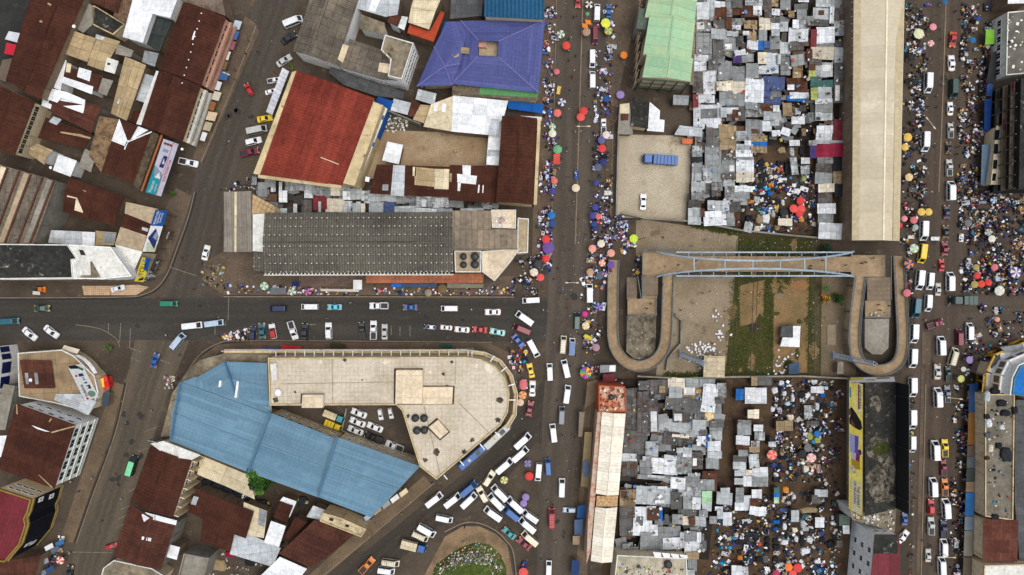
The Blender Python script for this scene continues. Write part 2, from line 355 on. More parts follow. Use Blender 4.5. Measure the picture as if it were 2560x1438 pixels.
def strip_mesh(b, px, widths, z, m):
    """ribbon along a pixel polyline; u along, v across (metres from the middle)"""
    if not isinstance(widths, (list, tuple)): widths = [widths] * len(px)
    q3 = smooth_path([(a[0], a[1], w) for a, w in zip(px, widths)], 7); P = [W(a, c, z) for a, c, _ in q3]; rw = random.Random(len(q3)); widths = [w + rw.uniform(-.35, .35) for _, _, w in q3]
    L, Rr, acc = [], [], [0]
    for i, p in enumerate(P):
        d = (P[min(i + 1, len(P) - 1)] - P[max(i - 1, 0)]); d.z = 0; d.normalize(); n = Vector((-d.y, d.x, 0))
        L.append(p + n * widths[i] / 2); Rr.append(p - n * widths[i] / 2)
        if i: acc.append(acc[-1] + (P[i] - P[i - 1]).length)
    for i in range(len(P) - 1):
        b.face([Rr[i], Rr[i + 1], L[i + 1], L[i]], m)
        b.uv[-1] = [(acc[i], -widths[i] / 2), (acc[i + 1], -widths[i + 1] / 2), (acc[i + 1], widths[i + 1] / 2), (acc[i], widths[i] / 2)]
def strip(name, px, widths, z, m):
    b = MB(); strip_mesh(b, px, widths, z, m); o = b.build(name); tag(o, kind='structure'); return o
def smooth_path(pts, n=6):
    out = []
    for i in range(len(pts) - 1):
        p0, p1, p2, p3 = pts[max(i - 1, 0)], pts[i], pts[i + 1], pts[min(i + 2, len(pts) - 1)]
        for k in range(n):
            t = k / n
            out.append(tuple(.5 * (2 * b + (c - a) * t + (2 * a - 5 * b + 4 * c - d) * t * t + (3 * b - a - 3 * c + d) * t ** 3) for a, b, c, d in zip(p0, p1, p2, p3)))
    out.append(tuple(pts[-1])); return out
# ------------------------------------------------------------------ the ground and what lies flat on it
EARTH = [rgb(86, 76, 65), rgb(70, 62, 54), rgb(108, 94, 77)]
b = MB(); g = 700
b.face([(-g, -g, 0), (g, -g, 0), (g, g, 0), (-g, g, 0)], soil('packed brown earth', EARTH)); tag(b.build('ground'), kind='structure')
strip('road', [(420, 800), (370, 960), (328, 1100), (275, 1250), (228, 1400), (205, 1500)], [16, 13, 12, 11.5, 11, 11], .004, road('south street asphalt', rgb(100, 90, 76), rgb(86, 78, 67), (1.6, -.4, -2.4), 1.6, .55))
strip('road', [(712, -60), (640, 150), (575, 330), (528, 480), (486, 640), (440, 800)], 11.5, .008, road('diagonal street asphalt', rgb(84, 77, 68), rgb(74, 68, 61), (2.4, .2, -2.6), 1.6, .45))
strip('road', [(2350, 800), (2700, 770)], 15, .0105, road('side street asphalt', rgb(88, 78, 68), rgb(76, 68, 60), (-3, 2), 1.4, .3))
strip('road', [(1420, 940), (1352, 1022), (1240, 1166), (1080, 1292), (905, 1430), (850, 1475)], [9.5, 9.5, 9, 8.6, 8.2, 8], .0125, road('taxi rank road asphalt', rgb(72, 65, 57), rgb(62, 57, 51), (2.6, .4, -2), 1.4, .4))
strip('road', [(-150, 796), (430, 798), (600, 798), (1000, 800), (1330, 800), (1420, 800)], [12.6, 12.6, 12.8, 12.8, 12.8, 14], .0165, road('dark cross street asphalt', rgb(74, 70, 64), rgb(62, 59, 55), (2.2, 4.4, -.2), 2.2, .5))
strip('road', [(1462, -60), (1448, 350), (1436, 700), (1410, 1000), (1388, 1250), (1378, 1500)], [15.5, 15, 15, 12, 9.5, 9], .0205, road('market avenue asphalt', rgb(92, 83, 73), rgb(80, 73, 64), (-4.6, 4.0, 5.8, -1.2), 1.7, .42))
strip('road', [(2362, -60), (2350, 500), (2342, 900), (2330, 1500)], [16, 16, 13, 12], .0245, road('east street asphalt', rgb(90, 78, 67), rgb(77, 68, 59), (-3.6, -1.6, 2.4, 4.4), 1.3, .45))
TAR = plain('tar patch', rgb(48, 46, 44), .9); b = MB()
for i in range(60):
    x, y = random.choice(((random.uniform(20, 1300), random.uniform(755, 850)), (random.uniform(1385, 1500), random.uniform(20, 1400)), (random.uniform(2300, 2400), random.uniform(20, 1400)), (random.uniform(560, 640), random.uniform(150, 350)), (random.uniform(260, 360), random.uniform(950, 1250))))
    n = 7; r = random.uniform(.3, 1.3); p = W(x, y, .0285); b.face([p + Vector((r * random.uniform(.5, 1.2) * math.cos(6.2832 * k / n), r * random.uniform(.5, 1.2) * math.sin(6.2832 * k / n), 0)) for k in range(n)], TAR)
tag(b.build('road_patch'), kind='structure')
DKF = soil('alley earth with painted shade', [rgb(52, 46, 41), rgb(40, 36, 34), rgb(70, 60, 50)], .2, .6)  # dark floor: shade of the gaps between shacks is put into its colour
sheet('yard', [(-60, -60), (92, -60), (22, 205), (-60, 190)], .02, soil('dark tarmac yard', [rgb(58, 58, 56), rgb(48, 49, 48), rgb(74, 72, 68)], .06, .2))
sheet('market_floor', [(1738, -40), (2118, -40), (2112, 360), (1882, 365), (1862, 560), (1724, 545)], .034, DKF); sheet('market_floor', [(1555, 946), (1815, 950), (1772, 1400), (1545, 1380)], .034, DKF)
# pavements, a real step up
PAVE = soil('worn pavement', [rgb(104, 90, 76), rgb(88, 77, 66), rgb(128, 112, 90)], .12, .7)
PAVE2 = soil('tan dusty pavement', [rgb(116, 99, 79), rgb(98, 85, 70), rgb(86, 75, 62)], .12, .6)
for poly, m in (
    ([(-60, 700), (330, 706), (375, 700), (413, 680), (432, 632), (462, 548), (480, 490), (440, 470), (360, 620), (300, 690)], PAVE),
    ([(560, 628), (640, 628), (640, 684), (1290, 690), (1290, 738), (560, 738), (505, 700), (512, 655)], PAVE),
    ([(545, 862), (620, 855), (1225, 858), (1278, 885), (1300, 935), (1302, 1000), (1275, 1045), (1255, 905), (1170, 884), (545, 884), (470, 950), (415, 1085), (400, 1090), (440, 985), (482, 905)], PAVE),
    ([(1342, 0), (1388, 0), (1374, 640), (1330, 640)], PAVE),
    ([(1520, 0), (1600, 0), (1545, 240), (1536, 560), (1512, 560), (1516, 240)], PAVE),
    ([(1462, 940), (1490, 940), (1468, 1438), (1440, 1438)], PAVE2),
    ([(310, 962), (279, 1085), (222, 1242), (182, 1358), (150, 1350), (195, 1215), (240, 1080), (285, 955)], PAVE2),
    ([(640, 60), (648, 80), (505, 412), (480, 400), (612, 40)], PAVE),
    ([(1080, 1213), (935, 1336), (800, 1452), (770, 1440), (925, 1300), (1060, 1190)], PAVE2),
    ([(2305, 830), (2328, 830), (2326, 912), (2305, 912)], PAVE), ([(2303, 920), (2312, 920), (2300, 1450), (2290, 1450)], PAVE)):
    slab('pavement', poly, 0, .13, m)
# open drains beside the pavements, and pale kerb stones
DRAIN = plain('wet open drain', rgb(26, 24, 22), .7); KERB = surf('kerb stone', rgb(140, 124, 102), rgb(112, 98, 82), amt=.8, ns=.5, rough=.95)
def kerb(px, w=.3, dr=.0, drw=.5):
    px = smooth_path(px, 5)
    b = MB(); P = [W(x, y, 0) for x, y in px]
    for p, q in zip(P, P[1:]): b.bar(p + Vector((0, 0, .08)), q + Vector((0, 0, .08)), w, KERB, .16)
    tag(b.build('kerb'), kind='structure')
    if dr:
        b = MB(); d = dr
        Q = []
        for i, p in enumerate(P):
            t = P[min(i + 1, len(P) - 1)] - P[max(i - 1, 0)]; t.normalize(); Q.append(p + Vector((-t.y, t.x, 0)) * d)
        for p, q in zip(Q, Q[1:]):
            t = (q - p).normalized(); n = Vector((-t.y, t.x, 0)) * drw / 2; zz = Vector((0, 0, .03))
            b.face([p - n + zz, q - n + zz, q + n + zz, p + n + zz], DRAIN)
        tag(b.build('drain'), kind='structure')
for px, w, d, dw in (
    ([(640, 66), (612, 140), (560, 270), (503, 405)], .25, .5, .5), ([(487, 480), (470, 547), (440, 630), (420, 682), (395, 717), (360, 736), (300, 743), (0, 745)], .25, .45, .55),
    ([(560, 742), (900, 742), (1285, 743)], .3, .6, .8), ([(318, 958), (288, 1085), (231, 1242), (191, 1358)], .25, -.45, .5),
    ([(404, 1096), (446, 985), (488, 900), (548, 858), (620, 852), (900, 853), (1230, 856)], .25, -.5, .45), ([(1086, 1207), (935, 1334), (800, 1446)], .25, -.6, .7),
    ([(1112, 1330), (1158, 1308), (1198, 1308), (1240, 1327), (1266, 1352), (1283, 1380), (1292, 1450)], .35, -.45, .5),
    ([(1391, 0), (1377, 640)], .22, 0, 0), ([(1457, 0), (1448, 300), (1438, 610)], .35, 0, 0), ([(1533, 300), (1526, 560)], .22, 0, 0),
    ([(2364, 0), (2356, 250), (2346, 480)], .35, 0, 0), ([(2314, 960), (2302, 1445)], .3, 0, 0), ([(190, 812), (250, 822), (290, 846), (300, 868)], .2, 0, 0), ([(1480, 960), (1452, 1300)], .22, .4, .4)):
    kerb(px, w, d, dw)
MARK = surf('worn white road paint', rgb(150, 142, 130), rgb(104, 95, 84), amt=1, ns=1.2, rough=.9)
b = MB()
for x0, y0, x1, y1 in ((271, 808, 271, 832), (302, 808, 299, 856), (326, 820, 324, 870), (324, 870, 352, 880), (327, 895, 350, 905), (400, 900, 428, 910), (572, 745, 570, 800), (538, 818, 537, 838), (564, 802, 564, 815), (425, 668, 492, 690), (978, 815, 978, 838), (1000, 817, 1000, 840), (1025, 815, 1025, 842), (770, 812, 790, 811),
                       (346, 1215, 322, 1230), (330, 1262, 302, 1274), (314, 1308, 290, 1320), (318, 1288, 296, 1298), (372, 1120, 345, 1128), (392, 1068, 362, 1080), (166, 1380, 280, 1382)):
    b.bar(W(x0, y0, .032), W(x1, y1, .032), .16, MARK, .004)
tag(b.build('road_marking'), kind='structure')
# yards
sheet('courtyard', [(1540, 336), (1734, 340), (1727, 552), (1535, 543)], .03, soil('bright concrete yard', [rgb(172, 160, 138), rgb(192, 181, 158), rgb(142, 126, 98)], .04, .12, (.4, .62), (.54, .7)))
sheet('courtyard', [(955, 325), (1222, 335), (1218, 420), (900, 450), (900, 400)], .03, soil('pale dirt yard', [rgb(150, 126, 98), rgb(170, 152, 124), rgb(104, 88, 70)], .05, .16))
YARD = soil('concrete apron', [rgb(130, 116, 95), rgb(148, 134, 112), rgb(104, 92, 75)], .06, .2)
sheet('courtyard', [(1590, 545), (1850, 585), (1840, 640), (1590, 640)], .03, YARD)
sheet('courtyard', [(1665, 690), (1838, 690), (1812, 940), (1640, 940)], .03, YARD)
sheet('courtyard', [(2052, 690), (2140, 690), (2140, 940), (2050, 940)], .03, soil('grey dirt yard', [rgb(118, 104, 84), rgb(102, 90, 72), rgb(138, 122, 100)], .08, .3))
sheet('courtyard', [(676, 1014), (1000, 1014), (1050, 1168), (842, 1098), (676, 1036)], .03, soil('dark car park tarmac', [rgb(88, 79, 70), rgb(76, 69, 61), rgb(108, 94, 78)], .08, .3))
sheet('courtyard', [(500, 1140), (960, 1300), (860, 1350), (560, 1300)], .02, soil('dim back yard', [rgb(70, 60, 50), rgb(56, 48, 42), rgb(92, 78, 62)], .1, .4))
GRASS = soil('patchy grass and soil', [rgb(74, 70, 40), rgb(60, 62, 32), rgb(94, 78, 54)], .12, .4, (.42, .6), (.55, .66))
SOILB = soil('bare brown soil', [rgb(138, 112, 78), rgb(116, 98, 68), rgb(82, 76, 46)], .1, .3)
sheet('grass', [(1846, 588), (2056, 596), (2052, 940), (1812, 940), (1838, 690)], .035, GRASS, None, 'structure')
sheet('soil', [(1935, 700), (2022, 690), (2018, 932), (1932, 932)], .04, SOILB); sheet('soil', [(1848, 715), (1912, 700), (1908, 805), (1850, 815)], .04, SOILB)
sheet('soil', [(2032, 600), (2050, 600), (2048, 935), (2030, 935)], .04, soil('dark railway ballast', [rgb(84, 76, 56), rgb(70, 66, 46), rgb(110, 98, 78)], .2, .6))
MF = soil('trodden market earth', [rgb(84, 68, 52), rgb(66, 54, 44), rgb(108, 88, 66)], .12, .5)
sheet('market_floor', [(1732, -40), (2118, -40), (2110, 600), (1722, 560)], .022, MF)
sheet('market_floor', [(1550, 940), (2122, 945), (2122, 1480), (1500, 1480)], .022, MF)
sheet('soil', [(1060, 1440), (1112, 1342), (1158, 1316), (1198, 1316), (1240, 1335), (1268, 1362), (1285, 1450)], .05, soil('tan bank soil', [rgb(142, 118, 91), rgb(112, 95, 75), rgb(86, 76, 60)], .16, .5))
# heap of rubbish with grass on top
b = MB(); n = 40; hp = [(1090, 1415), (1120, 1392), (1150, 1372), (1190, 1358), (1222, 1364), (1248, 1388), (1262, 1420), (1266, 1500), (1180, 1520), (1070, 1490)]
GR2 = soil('bright weeds', [rgb(82, 96, 42), rgb(62, 76, 32), rgb(120, 112, 76)], .15, .5)
cx, cy = 1172, 1450
def mound(f, z): return [W(cx + (x - cx) * f, cy + (y - cy) * f, 0).xy.to_3d() + Vector((0, 0, z)) for x, y in hp][::-1]
b.rings([mound(1.04, 0), mound(.9, 1.4), mound(.7, 2.0), mound(.35, 2.4)], GR2); b.build('mound'); tag(bpy.data.objects['mound'], kind='structure')
rb_ = random.Random(4)
def blotch(m, x, y, r, z, ry=None):
    sheet('soil', [(x + r * rb_.uniform(.55, 1.15) * math.cos(6.2832 * k / 11), y + (ry or r) * rb_.uniform(.55, 1.15) * math.sin(6.2832 * k / 11)) for k in range(11)], z, m)
for i in range(30): blotch((GRASS, SOILB)[i % 2], rb_.uniform(1832, 2045), rb_.uniform(606, 930), rb_.uniform(4, 15), .045 + .002 * i, rb_.uniform(5, 26))
blotch(soil('burnt ground', [rgb(48, 44, 40), rgb(62, 56, 48), rgb(84, 76, 62)], .3, .8), 1884, 818, 12, .12); blotch(YARD, 1948, 740, 13, .13, 9); blotch(soil('red soil', [rgb(144, 104, 70), rgb(146, 112, 76), rgb(130, 106, 76)], .2, .6), 1998, 712, 24, .11, 14)
blotch(YARD, 1740, 780, 16, .05, 9); slab('concrete_pad', [(2068, 812), (2090, 812), (2090, 862), (2068, 862)], 0, .25, YARD)
def stuff_obj(b, name, label):
    o = b.build(name); tag(o, label, None, None, 'stuff'); return o
def scatter_box(b, p, sx, sy, sz, c, rot):
    i0 = len(b.f); b.box((p[0], p[1], p[2] + sz / 2), (sx, sy, sz), M_GOODS, rot)
    if b.cols is None: b.cols = []
    b.cols += [c] * (len(b.f) - i0)
def jitter(c, k=.14):
    f = random.uniform(1 - k, 1 + k); return tuple(min(1, max(0, x * f)) for x in c[:3]) + (1,)
def in_poly(x, y, P):
    r = False; j = len(P) - 1
    for i in range(len(P)):
        if (P[i][1] > y) != (P[j][1] > y) and x < (P[j][0] - P[i][0]) * (y - P[i][1]) / (P[j][1] - P[i][1]) + P[i][0]: r = not r
        j = i
    return r
def rand_in(P):
    xs, ys = [p[0] for p in P], [p[1] for p in P]
    while True:
        x, y = random.uniform(min(xs), max(xs)), random.uniform(min(ys), max(ys))
        if in_poly(x, y, P): return x, y
PAL = [(rgb(236, 238, 240), 26), (rgb(205, 212, 222), 10), (rgb(34, 36, 42), 20), (rgb(60, 62, 66), 8), (rgb(44, 62, 128), 9), (rgb(70, 92, 170), 5), (rgb(110, 80, 140), 4), (rgb(170, 46, 48), 7), (rgb(214, 170, 56), 5),
       (rgb(168, 128, 84), 10), (rgb(204, 116, 104), 4), (rgb(64, 120, 74), 3), (rgb(46, 130, 160), 4), (rgb(226, 190, 196), 5)]
def pick(pal=PAL):
    t = random.uniform(0, sum(w for _, w in pal))
    for c, w in pal:
        t -= w
        if t <= 0: return c
    return pal[0][0]
LITTER = [(rgb(212, 212, 208), 22), (rgb(150, 142, 128), 28), (rgb(70, 66, 60), 22), (rgb(90, 130, 170), 6), (rgb(170, 70, 60), 4), (rgb(180, 170, 90), 4)]
b = MB(); b.cols = []
for i in range(1500):       # rubbish ring on the mound
    a = random.uniform(0, 6.283); f = random.triangular(.2, 1.06, .85); j = int(a / 6.283 * len(hp)); t = a / 6.283 * len(hp) - j
    x = hp[j][0] * (1 - t) + hp[(j + 1) % len(hp)][0] * t; y = hp[j][1] * (1 - t) + hp[(j + 1) % len(hp)][1] * t
    p = W(cx + (x - cx) * f, cy + (y - cy) * f); s = random.uniform(.1, .42)
    if f < .8 and cy + (y - cy) * f > 1405 and random.random() > .2: continue
    p.z = max(0, min(2.1, (1.04 - f) * 10)) - .1
    scatter_box(b, p, s, s * random.uniform(.5, 1.3), .2, jitter(pick(LITTER), .3), random.uniform(0, 3))
stuff_obj(b, 'rubbish', 'pale heap of dumped rubbish ringing the grassy mound')
b = MB(); b.cols = []
LZ = [([(1590, 560), (1830, 600), (1830, 640), (1590, 640)], 40), ([(1690, 700), (1830, 700), (1815, 930), (1690, 930)], 60), ([(1820, 700), (2050, 700), (2050, 930), (1820, 930)], 170), ([(1840, 590), (2050, 600), (2050, 640), (1840, 640)], 120), ([(2050, 700), (2130, 700), (2120, 930), (2050, 930)], 30),
      ([(400, 0), (1300, 0), (1300, 700), (400, 700)], 120), ([(300, 700), (1500, 700), (1500, 1400), (300, 1400)], 130), ([(1380, 0), (1540, 0), (1500, 900), (1360, 900)], 160), ([(2270, 0), (2560, 0), (2560, 1438), (2270, 1438)], 260)]
for P, k in LZ:
    for i in range(k):
        p = W(*rand_in(P), 0); p.z = .02; s = random.uniform(.08, .24)
        scatter_box(b, p, s, s * random.uniform(.6, 1.2), random.uniform(.05, .15), jitter(pick(LITTER), .3), random.uniform(0, 3))
stuff_obj(b, 'litter', 'small scraps of litter strewn over the streets and yards')
# weeds: many small blades
WG = attr_mat('weed leaves')
def weeds(zones, name, label, hmax=.5):
    b = MB(); b.cols = []
    for P, k in zones:
        for i in range(k):
            x, y = rand_in(P); p = W(x, y, 0)
            for j in range(5):
                a = random.uniform(0, 6.283); h = random.uniform(.15, hmax); d = Vector((math.cos(a), math.sin(a), 0)); t = Vector((-d.y, d.x, 0)) * random.uniform(.08, .2)
                q = p + d * random.uniform(0, .4)
                b.face([q - t, q + t, q + d * h * .9 + Vector((0, 0, h))], WG); b.cols.append(jitter(random.choice([rgb(66, 84, 30), rgb(84, 92, 40), rgb(50, 68, 26), rgb(104, 100, 52)]), .3))
    o = b.build(name); tag(o, label, None, None, 'stuff')
weeds([([(1815, 830), (1935, 830), (1932, 938), (1812, 938)], 420), ([(1846, 600), (1930, 600), (1925, 640), (1844, 640)], 150), ([(1910, 690), (1935, 690), (1932, 830), (1905, 830)], 150), ([(2018, 700), (2035, 700), (2033, 930), (2016, 930)], 170), ([(1825, 700), (1850, 700), (1848, 830), (1822, 830)], 150), ([(1940, 690), (1975, 690), (1975, 720), (1940, 720)], 60)],
      'grass', 'patchy green weeds growing over the old railway land')
weeds([([(1660, 932), (1760, 934), (1760, 945), (1660, 943)], 160), ([(1725, 558), (1850, 580), (1850, 590), (1725, 566)], 160), ([(640, 165), (735, 180), (700, 200), (645, 190)], 1)], 'weeds', 'dark weeds along the foot of the market walls', .9)
RAILM = plain('rusty rail', rgb(74, 62, 48), .7)
for k, (x0, x1) in enumerate(((1842, 1824), (1852, 1834), (1888, 1876), (1898, 1886), (2030, 2026), (2040, 2036))):
    b = MB(); b.bar(W(x0, 600, .1), W(x1, 938, .1), .12, RAILM, .14); tag(b.build('railway_rail'), 'rusty rail half sunk in the grass, %s from left of six' % ('1st', '2nd', '3rd', '4th', '5th', '6th')[k], 'rail', 'disused railway rails')
# ------------------------------------------------------------------ buildings
def outline(px, z): 
    P = [W(x, y, z) for x, y in px]
    return P
def inset(P, d):
    """shrink an outline by d metres towards its inside"""
    n = len(P); a = sum(P[i].x * P[(i + 1) % n].y - P[(i + 1) % n].x * P[i].y for i in range(n)); sg = 1 if a > 0 else -1
    out = []
    for i in range(n):
        p, q, r = P[i - 1], P[i], P[(i + 1) % n]
        d0 = (q - p); d0.z = 0; d0.normalize(); d1 = (r - q); d1.z = 0; d1.normalize()
        n0 = Vector((-d0.y, d0.x, 0)) * sg; n1 = Vector((-d1.y, d1.x, 0)) * sg
        k = n0 + n1; k = k / max(.35, k.dot(k) / 2) if k.length > .1 else n0
        out.append(q + k * d)
    return out
def ccw(P):
    a = sum(P[i].x * P[(i + 1) % len(P)].y - P[(i + 1) % len(P)].x * P[i].y for i in range(len(P)))
    return a > 0
def windows(root, P, edge, rows, cols, ww, wh, h, z0=1.0, mframe=None, ztop=None, margin=.8, name='window'):
    """windows on wall edge P[edge]->P[edge+1]: each one a frame with a dark pane, 3 cm proud of the wall"""
    p, q = P[edge], P[(edge + 1) % len(P)]; d = q - p; d.z = 0; L = d.length; d.normalize()
    nrm = Vector((d.y, -d.x, 0)) * (1 if ccw(P) else -1)
    mframe = mframe or M_WHITE; ztop = ztop or h - .5; step = (ztop - z0) / rows
    for r in range(rows):
        for c in range(cols):
            m = (p + d * (margin + (L - 2 * margin) * (c + .5) / cols)); zc = z0 + step * (r + .5)
            b = MB(); U = Vector((0, 0, 1))
            def rect(w, hh, off, mm):
                o = Vector((m.x, m.y, zc)) + nrm * off; a = d * w / 2; bb = U * hh / 2
                f = [o - a - bb, o + a - bb, o + a + bb, o - a + bb]
                if (f[1] - f[0]).cross(f[2] - f[0]).dot(nrm) < 0: f.reverse()
                b.face(f, mm)
            t = .1
            for sx in (-1, 1): 
                o = Vector((m.x, m.y, zc)) + nrm * .04 + d * sx * (ww / 2 + t / 2); b.bar(o - U * (wh / 2 + t), o + U * (wh / 2 + t), t, mframe, .1)
            for sz in (-1, 1):
                o = Vector((m.x, m.y, zc)) + nrm * .04 + U * sz * (wh / 2 + t / 2); b.bar(o - d * ww / 2, o + d * ww / 2, .1, mframe, t)
            rect(ww, wh, .02, M_GLASS); o = Vector((m.x, m.y, zc)) + nrm * .035
            b.bar(o - U * wh / 2, o + U * wh / 2, .06, mframe, .03)
            b.build(name, root)
class Bld: pass
def bld(name, label, cat, px, h, roof, wall=None, rise=0.0, frac=.5, over=.35, parapet=None, t='X', wins=(), patches=(), group=None, z0=0.0, slope=None, frame=None, ph=.5, ridge=None):
    """building whose roof edge, seen at height h, follows the outline px; four-corner outlines with a rise get a gable whose ridge runs along px[0]->px[1]"""
    px = T(t, px); wall = wall or M_BROWNWALL
    P = outline(px, h); c = sum(P, Vector()) / len(P); c.z = z0
    root = thing(name, label, cat, c, group)
    Bo = Bld(); Bo.root = root; Bo.h = h; Bo.P = P
    IW = inset(P, over if not parapet else .02); b = MB(); n = len(IW); flip = not ccw(IW)
    up = lambda p, z: Vector((p.x, p.y, z))
    zw = h - .02
    for i in range(n):
        p, q = IW[i], IW[(i + 1) % n]
        f = [up(p, z0), up(q, z0), up(q, zw), up(p, zw)]
        if flip: f.reverse()
        b.face(f, wall, q - p)
    th = .14
    if rise and n == 4:
        r0 = P[0].lerp(P[3], frac); r1 = P[1].lerp(P[2], frac); r0 = up(r0, h + rise); r1 = up(r1, h + rise)
        w0 = IW[0].lerp(IW[3], frac); w1 = IW[1].lerp(IW[2], frac)
        for a, w_, e in ((IW[0], w0, IW[3]), (IW[1], w1, IW[2])):
            f = [up(a, zw), up(w_, h + rise - .1), up(e, zw)]
            nn = (f[1] - f[0]).cross(f[2] - f[0]); out = a + e - (IW[0] + IW[1] + IW[2] + IW[3]) / 2
            if nn.dot(out) < 0: f.reverse()
            b.face(f, wall)
        b.build('wall', root)
        rb = MB(); ax = P[1] - P[0]; dz = Vector((0, 0, th))
        fs = [[up(P[0], h), up(P[1], h), r1, r0], [r0, r1, up(P[2], h), up(P[3], h)]]
        for f in fs:
            if (f[1] - f[0]).cross(f[2] - f[0]).z < 0: f.reverse()
            rb.face([p + dz for p in f], roof, ax); rb.face(f[::-1], roof, ax)
        for a, e in ((P[0], P[1]), (P[2], P[3])): rb.face([up(a, h), up(e, h), up(e, h) + dz, up(a, h) + dz], roof)
        for a, r_, e in ((P[1], r1, P[2]), (P[3], r0, P[0])):
            rb.face([up(a, h), r_, r_ + dz, up(a, h) + dz], roof); rb.face([r_, up(e, h), up(e, h) + dz, r_ + dz], roof)
        rf = rb.build('roof', root)
        cb = MB(); cb.bar(r0 + dz * 1.2, r1 + dz * 1.2, .45, ridge or roof, .12); rf['org'] = root['org']; cb.build('ridge_cap', rf)
        def zat(x, y):
            a, d_ = P[0], P[3]; mid0 = (P[0] + P[1]) / 2; mid1 = (P[3] + P[2]) / 2; v = mid1 - mid0; v.z = 0
            s = max(0, min(1, (Vector((x, y, 0)) - up(mid0, 0)).dot(v) / v.dot(v)))
            return h + rise * (s / frac if s < frac else (1 - s) / (1 - frac)) + th
    else:
        b.build('wall', root)
        rb = MB(); sl = slope or (0, 0)
        f = [up(p, h + sl[0] * (p.x - c.x) + sl[1] * (p.y - c.y)) for p in P]
        if flip: f.reverse()
        dz = Vector((0, 0, th)); rb.face([p + dz for p in f], roof, (P[1] - P[0])); rb.face(f[::-1], roof)
        for i in range(len(f)): rb.face([f[i], f[(i + 1) % n], f[(i + 1) % n] + dz, f[i] + dz], roof)
        rf = rb.build('roof', root); rf['org'] = root['org']
        zat = lambda x, y: h + sl[0] * (x - c.x) + sl[1] * (y - c.y) + th
        if parapet:
            pb = MB(); pw = .3; I2 = inset(P, pw)
            for i in range(n):
                p, q, r, s_ = P[i], P[(i + 1) % n], I2[(i + 1) % n], I2[i]
                quad = [p, q, r, s_]
                pb.prism([(v.x, v.y) for v in quad], h + .01, h + ph, parapet)
            pb.build('parapet', root)
    Bo.roof, Bo.zat, Bo.IW = rf, zat, IW
    for (e, rows, cols, ww, wh) in wins: windows(root, IW, e, rows, cols, ww, wh, h, mframe=frame)
    for m, pts in patches: patch(Bo, m, T(t, pts))
    return Bo
def patch(Bo, m, px, name='roof_sheet', lift=.05):
    Q = []
    for x, y in px:
        z = Bo.h
        for _ in range(3): p = W(x, y, z); z = Bo.zat(p.x, p.y) + lift
        Q.append(Vector((p.x, p.y, z)))
    if not ccw(Q): Q.reverse()
    b = MB(); b.face(Q, m, Q[1] - Q[0])
    for i in range(len(Q)):
        p, q = Q[i], Q[(i + 1) % len(Q)]; dz = Vector((0, 0, lift)); b.face([p - dz, q - dz, q, p], m)
    return b.build(name, Bo.root)
def rbox(Bo, px, z0, z1, m, mtop=None, name='roof_box', parent=None):
    b = MB(); b.prism([(p.x, p.y) for p in (W(x, y, z1) for x, y in px)], z0, z1, m, mtop); return b.build(name, (Bo.root if Bo else parent))
# --- north-west block
a1 = bld('brown_roofed_hall', 'long dark brown hall roof running off the top left corner', 'building', [(250, -80), (46, 600), (300, 748), (660, -80)], 9, M_RUST, M_BROWNWALL, 1.4, .62, t='A', patches=[(M_TANTIN, [(360, 20), (440, 60), (430, 75), (355, 32)]), (M_TANTIN, [(300, 150), (390, 190), (382, 204), (295, 165)])])
bld('brown_roofed_house', 'small brown roof with pebbled edge behind the white L-shaped roof', 'house', [(690, -60), (690, 20), (880, 100), (925, -60)], 7.5, M_RUST2, rise=.9, frac=.5, t='A')
bld('curved_roof_house', 'grey house with rounded apse roof beside the dark well courtyard', 'house', [(600, 60), (650, 20), (690, 40), (700, 180), (625, 250), (555, 200)], 6, M_GREYCONC, M_GREYWALL, t='A')
bld('courtyard_house', 'tan walled house around a dark open courtyard', 'house', [(700, 60), (720, 50), (950, 190), (860, 270), (700, 190)], 5, M_BLACKCONC, M_CREAMWALL, t='A', parapet=M_PARAPET, ph=.9)
bld('gravel_roof_annex', 'annex with speckled brown gravel roof beside the white roof', 'annex', [(905, -40), (1005, -40), (940, 185), (850, 120)], 7, surf('speckled gravel roof', rgb(120, 96, 76), rgb(80, 62, 48), amt=1, ns=1.2, rough=.95, stain=rgb(156, 132, 104)), t='A')
a2 = bld('brown_roofed_hall', 'brown roofed hall with a row of square openings along its eave', 'building', [(265, 765), (110, 1168), (-160, 1060), (-40, 620)], 8, M_RUST, M_CREAMWALL, 1.2, .5, t='A')
windows(a2.root, a2.IW, 0, 1, 10, 1.5, 1.6, 8, z0=4.6, ztop=7.6, mframe=M_CREAMWALL)
bld('white_roofed_house', 'bright white L-shaped roof beside the dark louvred roof', 'house', [(1000, -30), (1345, -30), (1280, 140), (1145, 105), (1070, 322), (915, 275)], 8, M_WHITETIN, M_WHITEWALL, t='A', slope=(.04, 0))
bld('louvred_roof_house', 'dark green louvred roof tucked inside the white L', 'house', [(1148, 112), (1298, 150), (1195, 388), (1078, 320)], 5.5, surf('dark louvre panels', rgb(62, 68, 66), rgb(48, 52, 50), amt=.7, seam=(2.3, 5, .5), corr=(.8, .15), rough=.6), t='A')
fw = dict(frame=M_CREAMWALL)
a5 = bld('terrace_block', 'brown gabled terrace block with painted pink front facing the street', 'building', [(1695, 130), (1508, 640), (1190, 520), (1372, 20)], 9, M_RUST, M_PINKWALL, 1.5, .5, t='A', wins=[(0, 2, 7, 1.7, 1.5)], patches=[(M_WHITETIN, [(1452, 230), (1464, 234), (1448, 300), (1436, 296)])], **fw)
a6 = bld('terrace_block', 'brown gabled terrace block with cream front and white awnings', 'building', [(1506, 645), (1368, 1065), (1058, 940), (1192, 530)], 9, M_RUST, M_CREAMWALL, 1.5, .55, t='A', wins=[(0, 2, 6, 1.8, 1.4)], **fw)
b = MB()
